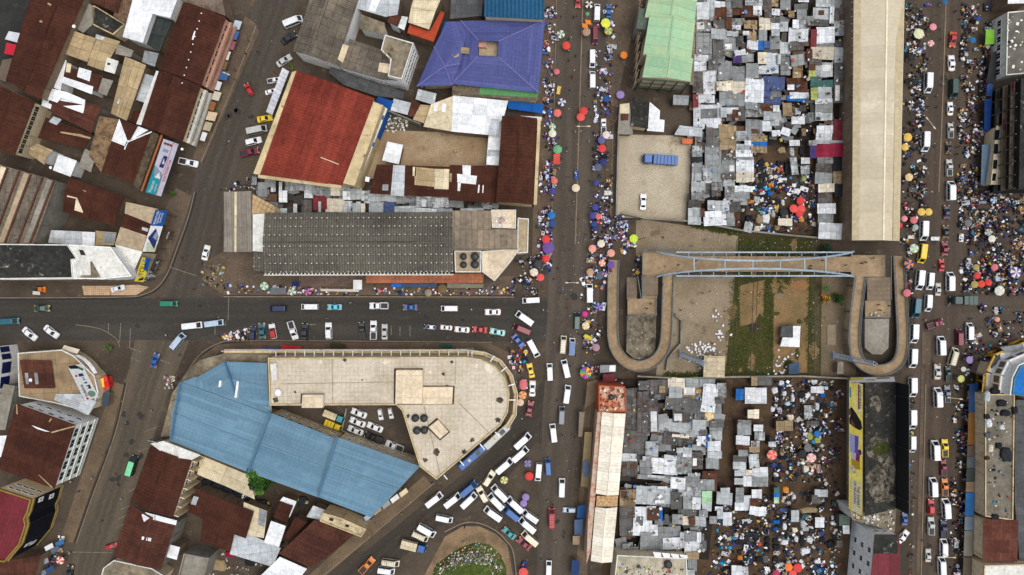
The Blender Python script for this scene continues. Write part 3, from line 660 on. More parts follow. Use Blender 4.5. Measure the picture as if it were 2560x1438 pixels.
for i in range(10):
    x, y = T('A', [(1508 - 16 * i, 100 + 58 * i)])[0]; p = W(x, y, 10.75); b.box((p.x, p.y, 10.72), (.3, .3, .12), M_WHITE)
b.build('ridge_bolt', a5.root)
bld('low_annex', 'grey low roofed annex filling the gap at the top of the terrace', 'annex', [(1360, -40), (1660, -40), (1690, 120), (1520, 60), (1370, 10)], 7, surf('grey patched roof', rgb(128, 112, 98), rgb(96, 84, 76), amt=1, ns=.3, seam=(2, 2, .3), rough=.9), t='A')
# upper balconies along the terrace front
for k, (bo, m1) in enumerate(((a5, M_PINKWALL), (a6, M_WHITECONC))):
    p, q = bo.IW[0], bo.IW[1]; d = (q - p).normalized(); nn = Vector((d.y, -d.x, 0)) * (1 if ccw(bo.IW) else -1); L = (q - p).length
    for z in (3.2, 6.2):
        b = MB(); b.bar(p.xy.to_3d() + nn * .6 + Vector((0, 0, z)), q.xy.to_3d() + nn * .6 + Vector((0, 0, z)), 1.2, m1, .15)
        b.bar(p.xy.to_3d() + nn * 1.15 + Vector((0, 0, z + .5)), q.xy.to_3d() + nn * 1.15 + Vector((0, 0, z + .5)), .1, m1, .9); b.build('balcony', bo.root)
AWC = [(190, 205, 220), (70, 110, 180), (150, 90, 110), (230, 225, 210), (120, 100, 70), (60, 100, 150), (220, 224, 228), (205, 200, 180), (150, 96, 56), (215, 190, 160), (180, 170, 140), (225, 225, 225)]
AWL = ['pale grey', 'blue', 'dull mauve', 'off-white', 'brown', 'steel blue', 'white', 'beige', 'rusty orange', 'peach', 'khaki', 'bright white']
def awning(label, px, z1, z0, c, t='X', cat='awning', name='awning', group=None, mat=None, posts=True):
    """lean-to sheet: px[0],px[1] at the high edge, px[2],px[3] at the low edge, on two posts"""
    px = T(t, px); A, B_ = W(*px[0], z1), W(*px[1], z1); C_, D_ = W(*px[2], z0), W(*px[3], z0)
    o = thing(name, label, cat, ((A + B_ + C_ + D_) / 4).xy.to_3d(), group); b = MB(); f = [A, B_, C_, D_]
    if (f[1] - f[0]).cross(f[2] - f[0]).z < 0: f = f[::-1]; 
    dz = Vector((0, 0, -.05)); b.face(f, mat or M_TARPOBJ, B_ - A); b.face([p + dz for p in f[::-1]], mat or M_TARPOBJ)
    for i in range(4): b.face([f[i], f[i] + dz, f[(i + 1) % 4] + dz, f[(i + 1) % 4]], mat or M_TARPOBJ)
    s = b.build('sheet', o); s.color = rgb(*c)
    if posts:
        for p in (A, B_, C_, D_):
            b = MB(); c0 = p.lerp((A + B_ + C_ + D_) / 4, .06); b.tube((c0.x, c0.y, 0), (c0.x, c0.y, p.z - .05), .05, .05, M_WOOD, 6); b.build('post', o)
    return o
u = [(1765 - 22 * i, 150 + 76 * i) for i in range(13)]
for i in range(12):
    x, y = u[i]; x2, y2 = u[i + 1]; w_ = random.choice((30, 48, 62))
    awning('%s shop awning on the %s stretch of the terrace front' % (AWL[i], ('top', 'upper', 'middle', 'lower')[i // 3]), [(x - 6, y), (x2 - 6, y2 - 14), (x2 + w_, y2 - 2), (x + w_, y + 12)], 3.0, 2.3, AWC[i], 'A', group='shop awnings along the terrace')
bld('tan_roofed_house', 'tan tin roof with curved eave at the centre of the block', 'house', [(530, 225), (722, 290), (650, 465), (440, 388)], 6.5, M_TANTIN, M_BROWNWALL, t='A', slope=(0, .05))
bld('tan_roofed_house', 'tan tin roof with grey corner sheet beside the curved one', 'house', [(722, 258), (902, 312), (772, 530), (655, 488)], 6.2, M_TANTIN, M_BROWNWALL, t='A', patches=[(M_PALETIN, [(722, 258), (785, 278), (770, 300), (715, 290)])])
bld('stair_tower', 'grey white concrete stair tower beside the tan roofs', 'tower', [(880, 330), (1000, 380), (985, 430), (865, 405)], 7, M_GREYCONC, M_GREYWALL, t='A')
bld('stair_tower', 'small stained white block with a dark hatch', 'tower', [(805, 430), (890, 460), (860, 555), (780, 530)], 6.5, M_WHITECONC, M_GREYWALL, t='A', patches=[(M_BLACK, [(805, 468), (828, 474), (820, 490), (800, 484)])])
bld('tan_roofed_house', 'long narrow tan tin roof running down the block', 'house', [(1095, 490), (950, 905), (832, 850), (938, 425)], 7, M_TANTIN, M_BROWNWALL, .8, .5, t='A', patches=[(M_PALETIN, [(885, 738), (928, 748), (920, 785), (875, 775)])])
bld('white_roofed_house', 'white tin roof at the west end of the back yard', 'house', [(430, 425), (500, 455), (455, 680), (365, 640)], 5.5, M_WHITETIN, M_WHITEWALL, t='A')
bld('brown_roofed_house', 'brown roof with a white square sheet and rust streaks', 'house', [(490, 500), (775, 570), (735, 690), (470, 610)], 5.2, M_RUST2, t='A', patches=[(M_WHITETIN, [(592, 505), (685, 532), (670, 610), (577, 575)]), (M_CREAMTIN, [(500, 470), (535, 480), (525, 545), (492, 540)])])
bld('white_roofed_house', 'narrow white tin roof in front of the dark trench', 'house', [(475, 575), (700, 650), (690, 708), (462, 620)], 5.6, M_WHITETIN, M_WHITEWALL, t='A')
bld('water_tank_hut', 'pale hut roof holding two small tanks', 'hut', [(770, 585), (850, 605), (800, 720), (735, 690)], 5.4, M_GREYCONC, t='A')
bld('white_roofed_house', 'white L-shaped tin strip above the wide brown roof', 'house', [(330, 650), (500, 690), (640, 750), (632, 790), (460, 735), (430, 770), (310, 730)], 5.8, M_WHITETIN, M_WHITEWALL, t='A')
bld('white_roofed_house', 'small white square roof beside the row of openings', 'house', [(325, 735), (395, 765), (380, 818), (312, 792)], 5.5, M_WHITETIN, M_WHITEWALL, t='A')
bld('brown_roofed_house', 'wide brown roof with ragged white sheets along its top', 'house', [(395, 690), (768, 800), (690, 1000), (365, 830)], 5, M_RUST2, M_GREYWALL, .6, .55, t='A', patches=[(M_WHITETIN, [(438, 695), (640, 770), (622, 850), (422, 776)])])
bld('grey_roofed_hut', 'grey tin hut roof beside the brown terrace roof', 'hut', [(1085, 380), (1190, 402), (1160, 502), (1065, 466)], 6, M_GREYTIN, t='A')
bld('pale_roofed_hut', 'pale tin roof between the tan roof and the brown terrace', 'hut', [(1050, 540), (1175, 580), (1130, 640), (1082, 770), (1010, 745)], 5.5, M_PALETIN, t='A')
bld('gutter_walkway', 'pale concrete gutter strip beside the brown terrace roof', 'walkway', [(1172, 530), (1206, 540), (1062, 940), (1022, 930)], 8.6, M_WHITECONC, M_GREYWALL, t='A')
bld('brown_roofed_house', 'brown strip roof at the foot of the long tan roof', 'house', [(985, 830), (1060, 850), (1020, 930), (960, 905)], 5, M_RUST, t='A')
a15 = bld('brown_roofed_house', 'brown hipped roof marked with a large white Y', 'house', [(890, 890), (1145, 985), (1018, 1378), (760, 1290)], 7, M_RUST, M_GREYWALL, t='A', patches=[(M_WHITETIN, [(893, 890), (955, 1055), (940, 1097), (835, 1055)]), (M_WHITETIN, [(1035, 945), (1110, 975), (962, 1060), (985, 1035)]), (M_WHITETIN, [(1135, 982), (1142, 990), (955, 1068), (948, 1058)]), (M_WHITETIN, [(946, 1060), (958, 1066), (935, 1122), (928, 1118)])])
bld('ruined_slab', 'mottled tan concrete slab beside the roof with the white Y', 'building', [(745, 870), (888, 895), (762, 1295), (668, 1165)], 5, surf('mottled ruined slab', rgb(150, 124, 92), rgb(96, 76, 60), amt=1, ns=.5, rough=.95, stain=rgb(60, 50, 42), st=(.5, .62)), t='A')
bld('brown_roofed_house', 'long brown roof with a pale skylight sheet and a fallen ladder', 'house', [(345, 880), (690, 1005), (640, 1115), (285, 1035)], 5, M_RUST, M_GREYWALL, t='A', patches=[(M_PALETIN, [(400, 872), (462, 895), (425, 938), (365, 912)]), (M_TANTIN, [(455, 985), (600, 1005), (680, 1030), (675, 1042), (580, 1020), (450, 995)])])
bld('hip_roof_hut', 'small brown and tan hip roofed hut with a white edge', 'hut', [(280, 1075), (402, 1130), (335, 1235), (215, 1150)], 5, M_TANTIN, M_WHITEWALL, .9, .5, t='A')
bld('white_shed', 'white tin shed standing alone over its grey wall', 'shed', [(440, 1155), (577, 1205), (530, 1325), (398, 1275)], 5, M_WHITETIN, M_WHITEWALL, t='A')
bld('grey_flat_house', 'grey flat concrete roof beside the mottled slab', 'house', [(640, 1110), (720, 1165), (682, 1292), (590, 1245)], 4.5, M_GREYCONC, t='A')
bld('narrow_shop', 'gravel edged shop roof behind the teal banner', 'shop', [(1140, 985), (1192, 1010), (1042, 1430), (1000, 1382)], 9, surf('dark gravel strip', rgb(96, 84, 66), rgb(66, 56, 44), amt=1, ns=.8, rough=.95), M_BROWNWALL, t='A')
# --- west side, middle
b_e1 = bld('striped_roof_building', 'large building with parallel white and grey roof strips', 'building', [(-60, 395), (142, 452), (86, 610), (-130, 610)], 10, M_ASB, M_GREYWALL)
for i in range(7):
    x0 = -60 + 29 * i; m = (M_TANCONC, M_TERRP, M_TERRP, M_ASB, M_TANCONC, M_ASB, M_GREYCONC)[i]
    f = (x0 + 60) / 202.0; y0 = 397 + 55 * f
    p0, p1 = (x0 + 4, y0 + 3), (x0 + 17, y0 + 7); sh = -75 + 18 * f
    q0, q1 = (x0 + 4 + sh, 607), (x0 + 17 + sh, 607)
    rbox(b_e1, [p0, p1, q1, q0], 10.2, 11.1, M_BROWNWALL, m, 'roof_strip')
    bm = MB(); bm.bar(W(p1[0] + 4, p1[1], 10.5), W(q1[0] + 4, q1[1], 10.5), .28, surf('rust red beam', rgb(124, 84, 70), amt=.6), .6); bm.build('beam', b_e1.root)
bld('brown_roofed_house', 'brown roof with a pale L-shaped sheet beside the striped building', 'house', [(174, 445), (312, 492), (288, 566), (158, 530)], 7, M_RUST, M_BROWNWALL, .9, .4, patches=[(M_CREAMTIN, [(168, 462), (215, 478), (207, 532), (186, 526), (190, 497), (168, 492)])])
bld('tan_flat_house', 'tan flat concrete roof beside the blue shop banner', 'house', [(945, 75), (1185, 128), (1140, 242), (935, 160)], 8.5, M_TANCONC, t='E')
bld('brown_roofed_house', 'narrow brown roof between two tan flat roofs', 'house', [(935, 162), (1135, 243), (1100, 330), (1010, 290), (912, 262)], 8, M_RUST, t='E', patches=[(M_PALETIN, [(1065, 262), (1112, 275), (1105, 298), (1060, 284)])])
bld('tan_flat_house', 'stained tan flat roof above the pale triangular roof', 'house', [(905, 262), (1102, 328), (1068, 446), (862, 390)], 8.5, M_TANCONC, t='E')
bld('pale_flat_house', 'pale pointed flat roof behind the yellow signboard', 'house', [(862, 392), (1068, 448), (990, 628), (965, 610), (900, 480)], 8.6, M_WHITECONC, M_CREAMWALL, t='E')
e4 = bld('black_roofed_block', 'large flat roof black with lichen on the corner of the cross street', 'building', [(-120, 388), (515, 394), (590, 505), (545, 512), (555, 648), (-120, 655)], 12, M_BLACKCONC, M_CREAMWALL, t='E', parapet=M_WHITECONC, wins=[])
windows(e4.root, e4.IW, 4, 3, 12, 1.6, 1.3, 12)
e4b = bld('white_roofed_block', 'wedge shaped white concrete roof beside the black roof', 'building', [(520, 394), (835, 412), (995, 632), (760, 655), (560, 650), (548, 515), (592, 505)], 12.2, M_WHITECONC, M_WHITEWALL, t='E', parapet=M_WHITEWALL, patches=[(M_BLACK, [(590, 432), (622, 436), (642, 475), (605, 472)]), (M_DIRTCONC, [(675, 520), (690, 522), (755, 640), (605, 648), (600, 625), (680, 622)])])
windows(e4b.root, e4b.IW, 3, 3, 7, 1.5, 1.2, 12)
bld('pale_roofed_shed', 'long pale tin shed behind the black roof', 'shed', [(385, 286), (620, 297), (615, 400), (362, 382)], 6, M_PALETIN, t='E', patches=[(M_WHITETIN, [(618, 300), (712, 302), (708, 345), (615, 345)])])
bld('pale_roofed_shed', 'white tin shed at the end of the long pale shed', 'shed', [(622, 298), (714, 302), (708, 402), (617, 400)], 6.1, M_WHITETIN, t='E')
bld('mixed_roof_shed', 'tan and grey patchwork shed roof', 'shed', [(716, 290), (876, 305), (855, 400), (712, 402)], 5.5, M_TANTIN, t='E', patches=[(M_GREYTIN, [(776, 300), (870, 310), (850, 385), (775, 380)])])
awning('deep blue tarpaulin beside the long pale shed', [(335, 265), (390, 288), (358, 382), (312, 376)], 4, 3.2, (34, 58, 120), 'E', 'tarpaulin', 'tarpaulin')
for l_, p_, c_ in (('white tarpaulin in the dark yard by the brown hall', [(22, 78), (55, 84), (48, 108), (12, 98)], (214, 218, 226)), ('red cloth stall roof in the dark yard by the brown hall', [(16, 107), (46, 113), (38, 140), (10, 134)], (196, 44, 64)), ('brown sheet stall below the red cloth roof', [(6, 150), (30, 146), (14, 205), (-8, 196)], (110, 98, 84))): awning(l_, p_, 3, 2.6, c_, cat='stall sheet', name='stall_sheet')
awning('white canopy behind the orange loader', [(245, 742), (300, 748), (300, 772), (245, 768)], 2.6, 2.4, (210, 205, 190), 'E')
slab('forecourt', [(205, 715), (272, 715), (278, 738), (210, 738)], 0, .15, M_CHECK); slab('forecourt', [(272, 715), (345, 712), (372, 718), (340, 738), (276, 738)], 0, .15, M_CHECK)
# --- south-west
j1 = bld('corner_building', 'low corner building with curved shopfront at the junction', 'building', [(140, 1205), (470, 1180), (560, 1225), (715, 1375), (745, 1500), (700, 1620), (640, 1640), (420, 1580), (150, 1530)], 5.0, surf('patched yard roof', rgb(164, 140, 108), rgb(126, 108, 86), amt=.9, ns=.25, seam=(4, 4, .3), rough=.95, stain=rgb(84, 74, 60)), M_CREAMWALL, t='E', parapet=M_WHITECONC)
bld('brown_roofed_house', 'brown roof set behind the curved shopfront', 'house', [(150, 1258), (380, 1262), (412, 1470), (185, 1470)], 5.8, M_RUST2, t='E', patches=[(M_GREYTIN, [(185, 1355), (210, 1355), (215, 1440), (195, 1440)]), (M_GREYTIN, [(255, 1355), (280, 1355), (290, 1440), (265, 1440)])])
rbox(j1, [(205, 985), (240, 1005), (220, 1038), (135, 1000), (140, 985)], 5.2, 5.8, M_WHITECONC, M_PALETIN, 'canopy_slab')
awning('white framed gateway canopy by the junction kerb', [(480, 1147), (597, 1180), (578, 1212), (462, 1180)], 4.2, 4.2, (215, 205, 185), 'E', 'canopy', 'canopy')
j2 = bld('white_block', 'white four storey block with a brown hipped roof and green trim', 'building', [(120, 150), (568, 312), (410, 790), (-14, 640)], 11.5, M_RUST, M_WHITEWALL, over=.5, t='J', frame=M_WHITE, patches=[(M_WHITETIN, [(235, 315), (375, 365), (340, 362), (280, 345)]), (M_TANTIN, [(120, 155), (128, 160), (132, 235), (124, 230)]), (M_TANTIN, [(380, 262), (390, 266), (372, 292), (364, 288)]), (M_TANTIN, [(560, 318), (566, 326), (390, 374), (380, 366)]), (M_TANTIN, [(285, 685), (296, 690), (395, 780), (388, 786)])])
windows(j2.root, j2.IW, 1, 3, 5, 2.3, 1.7, 11.5, z0=1.5); windows(j2.root, j2.IW, 0, 2, 5, 1.4, 1.2, 11.5, z0=4)
for i in range(3):
    b = MB(); p, q = j2.IW[1], j2.IW[2]; d = (q - p).normalized(); nn = Vector((d.y, -d.x, 0)) * (1 if ccw(j2.IW) else -1)
    z = 1.7 + i * 3.15; b.bar(p.xy.to_3d() + nn * .1 + Vector((0, 0, z)), q.xy.to_3d() + nn * .1 + Vector((0, 0, z)), .2, M_WHITEWALL, .2); b.bar(p.xy.to_3d() + nn * .22 + Vector((0, 0, z)), q.xy.to_3d() + nn * .22 + Vector((0, 0, z)), .06, plain('green trim paint', rgb(96, 160, 88)), .22); b.build('ledge', j2.root)
j4 = bld('black_glass_block', 'maroon roofed block with a curving gold edged black glass front', 'building', [(0, 785), (246, 866), (222, 960), (196, 1010), (205, 1060), (160, 1200), (50, 1332), (-60, 1320)], 13, M_MAROON, surf('beige block wall', rgb(226, 200, 158), rgb(206, 182, 140), amt=.5, rough=.8), t='J', frame=M_WHITE, parapet=surf('gold painted band', rgb(150, 128, 64), rgb(128, 108, 52), amt=.6, rough=.6), ph=.8)
windows(j4.root, j4.IW, 0, 2, 4, 1.3, 1.0, 13, z0=6.5)
GOLD = MATS['gold painted band']; GLB = plain('black curtain glass', rgb(16, 21, 32), .5, 0, False, .15)
b = MB(); g_ = MB(); IW = j4.IW
for i in range(1, 6):
    p, q = IW[i], IW[i + 1]; d = (q - p); d.z = 0; d.normalize(); nn = Vector((d.y, -d.x, 0)) * (1 if ccw(IW) else -1)
    f = [p.xy.to_3d() + nn * .08 + Vector((0, 0, 1.2)), q.xy.to_3d() + nn * .08 + Vector((0, 0, 1.2)), q.xy.to_3d() + nn * .08 + Vector((0, 0, 12.4)), p.xy.to_3d() + nn * .08 + Vector((0, 0, 12.4))]
    if (f[1] - f[0]).cross(f[2] - f[0]).dot(nn) < 0: f.reverse()
    b.face(f, GLB)
    for z in (1.2, 12.6): g_.bar(p.xy.to_3d() + nn * .16 + Vector((0, 0, z)), q.xy.to_3d() + nn * .16 + Vector((0, 0, z)), .35, GOLD, .5)
b.build('glass_front', j4.root); g_.build('gold_band', j4.root)
WSTK = M_WHITE
for k, (i, s_, z) in enumerate(((1, .35, 9.5), (1, .5, 4.9), (5, .4, 8.4), (5, .5, 5.6))):
    p, q = IW[i], IW[i + 1]; d = (q - p); d.z = 0; d.normalize(); nn = Vector((d.y, -d.x, 0)) * (1 if ccw(IW) else -1)
    c = p.lerp(q, s_).xy.to_3d() + nn * .16; b = MB(); b.bar(c - d * .7 + Vector((0, 0, z)), c + d * .7 + Vector((0, 0, z)), .06, WSTK, 1.9); b.bar(c - d * .2 + nn * .03 + Vector((0, 0, z)), c + d * .2 + nn * .03 + Vector((0, 0, z)), .06, M_TAIL, .7); b.build('sign_panel', j4.root)
j6 = bld('navy_glass_tower', 'edge of a tall block with navy glass between white fins', 'building', [(-180, 885), (-22, 868), (-14, 905), (-22, 980), (-60, 1080), (-200, 1080)], 10, M_GREYCONC, M_WHITEWALL, parapet=M_WHITEWALL)
b = MB(); IW = j6.IW
for i in (1, 2, 3):
    p, q = IW[i], IW[i + 1]; d = (q - p); d.z = 0; d.normalize(); nn = Vector((d.y, -d.x, 0)) * (1 if ccw(IW) else -1)
    for a in (0, 1): 
        f = [p.lerp(q, a * .5 + .06).xy.to_3d() + nn * .1 + Vector((0, 0, 3.5)), p.lerp(q, a * .5 + .44).xy.to_3d() + nn * .1 + Vector((0, 0, 3.5)), p.lerp(q, a * .5 + .44).xy.to_3d() + nn * .1 + Vector((0, 0, 7)), p.lerp(q, a * .5 + .06).xy.to_3d() + nn * .1 + Vector((0, 0, 7))]
        if (f[1] - f[0]).cross(f[2] - f[0]).dot(nn) < 0: f.reverse()
        b.face(f, plain('navy curtain glass', rgb(24, 34, 84), .15))
b.build('glass_front', j6.root)
bld('pale_side_building', 'narrow pale building with a row of air conditioners beside the white block', 'building', [(10, 960), (38, 965), (14, 1075), (-30, 1075)], 7, M_GREYCONC, M_GREYWALL)
bld('white_roofed_shed', 'small white shed roof at the left edge beside the white block', 'shed', [(-10, 395), (80, 390), (30, 560), (-40, 540)], 7, M_WHITETIN, t='J')
bld('brown_roofed_house', 'rust streaked brown roof in the bottom left corner', 'house', [(-60, 1330), (120, 1318), (300, 1290), (255, 1480), (-60, 1500)], 6, M_RUST2, t='J')
for i, (x, y, c, l) in enumerate(((445, 1190, (60, 110, 160), 'blue'), (410, 1240, (90, 100, 120), 'slate grey'), (365, 1220, (230, 230, 230), 'white'), (330, 1330, (150, 160, 175), 'pale grey'), (370, 1390, (50, 80, 130), 'dark blue'), (310, 1420, (120, 130, 140), 'grey'))):
    awning('%s stall sheet beside the striped umbrella at bottom left' % l, [(x - 34, y + 8), (x + 26, y - 24), (x + 36, y + 10), (x - 22, y + 40)], 2.8, 2.4, c, 'J', 'stall sheet', 'stall_sheet', 'stall sheets at the bottom left kerb')
# --- brown terrace on the south street and the yard behind it
k3 = bld('brown_terrace', 'long brown gabled roof with a white concrete end wall beside the blue roof', 'building', [(1438, 578), (1296, 1004), (980, 888), (1128, 466)], 9, M_RUST, M_CREAMWALL, 1.4, .5, t='J')
windows(k3.root, k3.IW, 0, 2, 6, 1.7, 1.5, 9)
p, q = k3.IW[0], k3.IW[1]; d = (q - p).normalized(); nn = Vector((d.y, -d.x, 0)) * (1 if ccw(k3.IW) else -1)
for i in range(7):
    c = p.lerp(q, i / 6).xy.to_3d(); b = MB(); b.box((c.x + nn.x * .8, c.y + nn.y * .8, 4.5), (1.6, .25, 8.2), M_CREAMWALL, math.atan2(nn.y, nn.x)); b.build('wall_fin', k3.root)
bld('concrete_fascia', 'pale concrete gable wall at the top of the long brown roof', 'wall', [(1130, 452), (1225, 432), (1505, 540), (1438, 574), (1250, 545)], 9.8, M_WHITECONC, M_CREAMWALL, t='J')
k3b = bld('brown_terrace', 'brown gabled roof with a white ridge flashing and white skylight', 'building', [(1312, 1062), (1205, 1398), (848, 1292), (975, 905)], 8.2, M_RUST2, M_GREYWALL, 1.2, .45, t='J', patches=[(M_WHITETIN, [(1060, 985), (1090, 968), (1158, 985), (1157, 1026), (1110, 1018), (1078, 1040)]), (M_WHITETIN, [(1162, 986), (1326, 1030), (1316, 1064), (1163, 1026)]), (M_WHITETIN, [(1064, 1148), (1102, 1156), (1098, 1180), (1060, 1172)]), (M_WHITETIN, [(1108, 1156), (1134, 1162), (1128, 1186), (1106, 1181)])])
bld('white_shed', 'white square shed roof against the brown terrace', 'shed', [(1265, 1205), (1350, 1228), (1325, 1322), (1240, 1298)], 6, M_WHITETIN, t='J')
bld('concrete_shell', 'open grey concrete frame of an unfinished house at the bottom', 'building', [(1390, 1265), (1575, 1300), (1535, 1460), (1340, 1460)], 6, M_GREYCONC, M_GREYWALL, t='J', parapet=M_GREYCONC, ph=1.1)
bld('pale_walled_house', 'pale walled yard house at the bottom edge with small windows', 'house', [(860, 1320), (1140, 1380), (1240, 1440), (1200, 1520), (740, 1520), (780, 1380)], 5, M_DIRTCONC, M_CREAMWALL, t='J', parapet=M_WHITECONC)
bld('cream_shed', 'long cream tin roof below the blue roof beside the tree', 'shed', [(1505, 540), (1872, 692), (1910, 870), (1700, 775), (1478, 682)], 4.2, M_CREAMTIN, M_CREAMWALL, t='J')
bld('brown_roofed_house', 'brown L-shaped roof with rust streaks in the back yard', 'house', [(1475, 790), (1902, 962), (1842, 1162), (1755, 1132), (1725, 1262), (1500, 1182), (1522, 1020), (1408, 960)], 6, M_RUST, t='J', patches=[(M_PALETIN, [(1450, 845), (1488, 855), (1465, 915), (1428, 905)])])
bld('white_roofed_house', 'large white tin roof beside the brown L-shaped roof', 'house', [(585, 1333), (612, 1330), (702, 1370), (682, 1417), (575, 1385)], 5, M_PALETIN)
bld('beige_roofed_house', 'beige and grey tin roof above the white one', 'house', [(610, 1255), (668, 1278), (660, 1345), (605, 1335)], 5.2, M_CREAMTIN, patches=[(M_GREYTIN, [(648, 1272), (668, 1280), (660, 1318), (645, 1312)])])
bld('white_shed', 'small white tin shed beside the beige roof', 'shed', [(678, 1302), (715, 1315), (698, 1367), (660, 1356)], 5.4, M_WHITETIN)
bld('brown_roofed_house', 'brown gabled roof ending in a point above the grassy gutter', 'house', [(697, 1384), (780, 1420), (884, 1338), (786, 1300)], 6.5, M_RUST2, M_DIRTCONC, .9, .5)
bld('white_roofed_house', 'white tin roof at the bottom edge below the brown gable', 'house', [(700, 1392), (768, 1422), (730, 1470), (620, 1470)], 5.5, M_WHITETIN)
bld('brown_roofed_hut', 'small brown gabled hut with a white side roof', 'hut', [(180, 885), (278, 918), (235, 1046), (130, 1004)], 4.5, M_RUST, t='K', rise=.5)
bld('brown_roofed_hut', 'brown roof wedge beside the stained cream building', 'hut', [(292, 1000), (388, 1042), (255, 1172), (208, 1158)], 4.5, M_RUST, t='K')
bld('white_shed', 'white shed roof beside the black lorry in the yard', 'shed', [(205, 850), (305, 885), (255, 1000), (240, 1010), (278, 918), (180, 880)], 4, M_WHITETIN, t='K')
bld('stained_building', 'cream building with black stains and two roof hatches beside the blue roof', 'building', [(505, 965), (640, 1005), (830, 1090), (790, 1150), (480, 1030)], 7, surf('stained cream roof', rgb(206, 190, 154), rgb(150, 136, 108), amt=.9, ns=.4, rough=.95, stain=rgb(66, 60, 50), st=(.55, .68)), M_CREAMWALL, t='K', parapet=M_PARAPET, patches=[(M_BLACK, [(552, 1008), (582, 1016), (576, 1036), (546, 1028)]), (M_BLACK, [(672, 1056), (700, 1064), (694, 1082), (664, 1074)])])
bld('white_roofed_hut', 'small pale hut roof beside the blue roof corner', 'hut', [(430, 915), (520, 950), (480, 1025), (380, 1000)], 4.4, M_PALETIN, t='K')
# --- blue roofed market building: wings, each with its own gable, on one body
def wing(Bo_root, px, h, rise, frac, roof, wall, name):
    P = outline(px, h); up = lambda p, z: Vector((p.x, p.y, z)); rb = MB(); r0 = up(P[0].lerp(P[3], frac), h + rise); r1 = up(P[1].lerp(P[2], frac), h + rise); ax = P[1] - P[0]
    for f in ([up(P[0], h), up(P[1], h), r1, r0], [r0, r1, up(P[2], h), up(P[3], h)]):
        if (f[1] - f[0]).cross(f[2] - f[0]).z < 0: f.reverse()
        rb.face(f, roof, ax)
    for a, r_, e in ((P[1], r1, P[2]), (P[3], r0, P[0])): rb.face([up(a, h - 1), up(a, h), r_, up(e, h), up(e, h - 1)], wall)
    for a, e in ((P[0], P[1]), (P[2], P[3])): rb.face([up(a, h), up(e, h), up(e, h - .3), up(a, h - .3)], roof)
    rf = rb.build(name, Bo_root); rf['org'] = Bo_root['org']; cb = MB(); cb.bar(r0 + Vector((0, 0, .1)), r1 + Vector((0, 0, .1)), .4, roof, .12); cb.build('ridge_cap', rf)
    b = MB(); I = inset(P, .6); 
    for i in range(4):
        p, q = I[i], I[(i + 1) % 4]; f = [up(p, 0), up(q, 0), up(q, h - .02), up(p, h - .02)]
        if not ccw(I): f.reverse()
        b.face(f, wall, q - p)
    b.build('wall', Bo_root); return I
kb = thing('blue_roofed_market_hall', 'long stepped pale blue roof of the market hall on the corner', 'building', W(700, 1120))
wing(kb, [(450, 955), (676, 1036), (622, 1182), (424, 1102)], 8.6, 1.5, .5, M_BLUETIN, M_CREAMWALL, 'roof')
I2 = wing(kb, [(672, 1030), (844, 1098), (796, 1244), (620, 1180)], 9.6, 1.5, .48, M_BLUETIN, M_CREAMWALL, 'roof')
I3 = wing(kb, [(840, 1092), (1050, 1166), (928, 1294), (794, 1242)], 10.6, 1.5, .42, M_BLUETIN, M_CREAMWALL, 'roof')
wing(kb, [(492, 944), (562, 904), (588, 985), (560, 990)], 9.4, .8, .5, M_BLUETIN, M_CREAMWALL, 'roof')
wing(kb, [(560, 904), (668, 908), (676, 1026), (586, 986)], 9.9, 1.0, .5, M_BLUETIN, M_CREAMWALL, 'roof')
b = MB(); b.prism([(v.x, v.y) for v in (W(x, y, 6.5) for x, y in ((500, 900), (560, 884), (672, 888), (672, 930), (566, 926), (505, 968), (470, 980), (440, 1090), (402, 1092), (430, 985), (470, 925)))], 0, 6.5, M_CREAMWALL, M_DIRTCONC); b.build('street_canopy', kb)
b = MB(); b.prism([(v.x, v.y) for v in (W(x, y, 8.3) for x, y in ((446, 958), (490, 942), (590, 980), (678, 1020), (678, 1040)))], 7.9, 8.3, M_CREAMWALL, M_BLUETIN); b.build('valley_roof', kb)
for a, e in (((676, 1034), (621, 1181)), ((843, 1096), (795, 1242)), ((562, 905), (588, 984)), ((426, 1101), (450, 956))): 
    b = MB(); z = 10.3 if a[0] < 700 else 11.4
    b.bar(W(*a, z), W((a[0] + e[0]) / 2, (a[1] + e[1]) / 2, z + 1.3), .5, plain('blue eave shade', rgb(62, 104, 136), .6), .25); b.bar(W((a[0] + e[0]) / 2, (a[1] + e[1]) / 2, z + 1.3), W(*e, z), .5, MATS['blue eave shade'], .25); b.build('eave_shade_bar', kb)  # dark blue bars paint in the eave shade along the roof steps
for I, nwin in ((I2, 6), (I3, 7)): 
    windows(kb, I, 0, 2, nwin, 1.5, 1.4, 9.5); 
for px in (((548, 952), (553, 952), (551, 968), (546, 968)), ((592, 953), (597, 954), (591, 995), (586, 994))):
    b = MB(); b.prism([(p.x, p.y) for p in (W(x, y, 11) for x, y in px)], 9, 11, M_WHITE); b.build('roof_vent', kb)
for i in range(5):
    x0, y0 = 1015 - i * 22, 1228 + i * 15
    awning(('cream', 'white', 'grey', 'tan', 'pale blue')[i] + ' shop canopy along the corner end of the blue roof', [(x0, y0 - 8), (x0 - 18, y0 + 6), (x0 - 12, y0 + 16), (x0 + 6, y0 + 2)], 3.4, 2.8, ((220, 205, 170), (230, 230, 225), (150, 150, 145), (180, 150, 110), (170, 190, 205))[i], group='shop canopies at the blue hall corner')
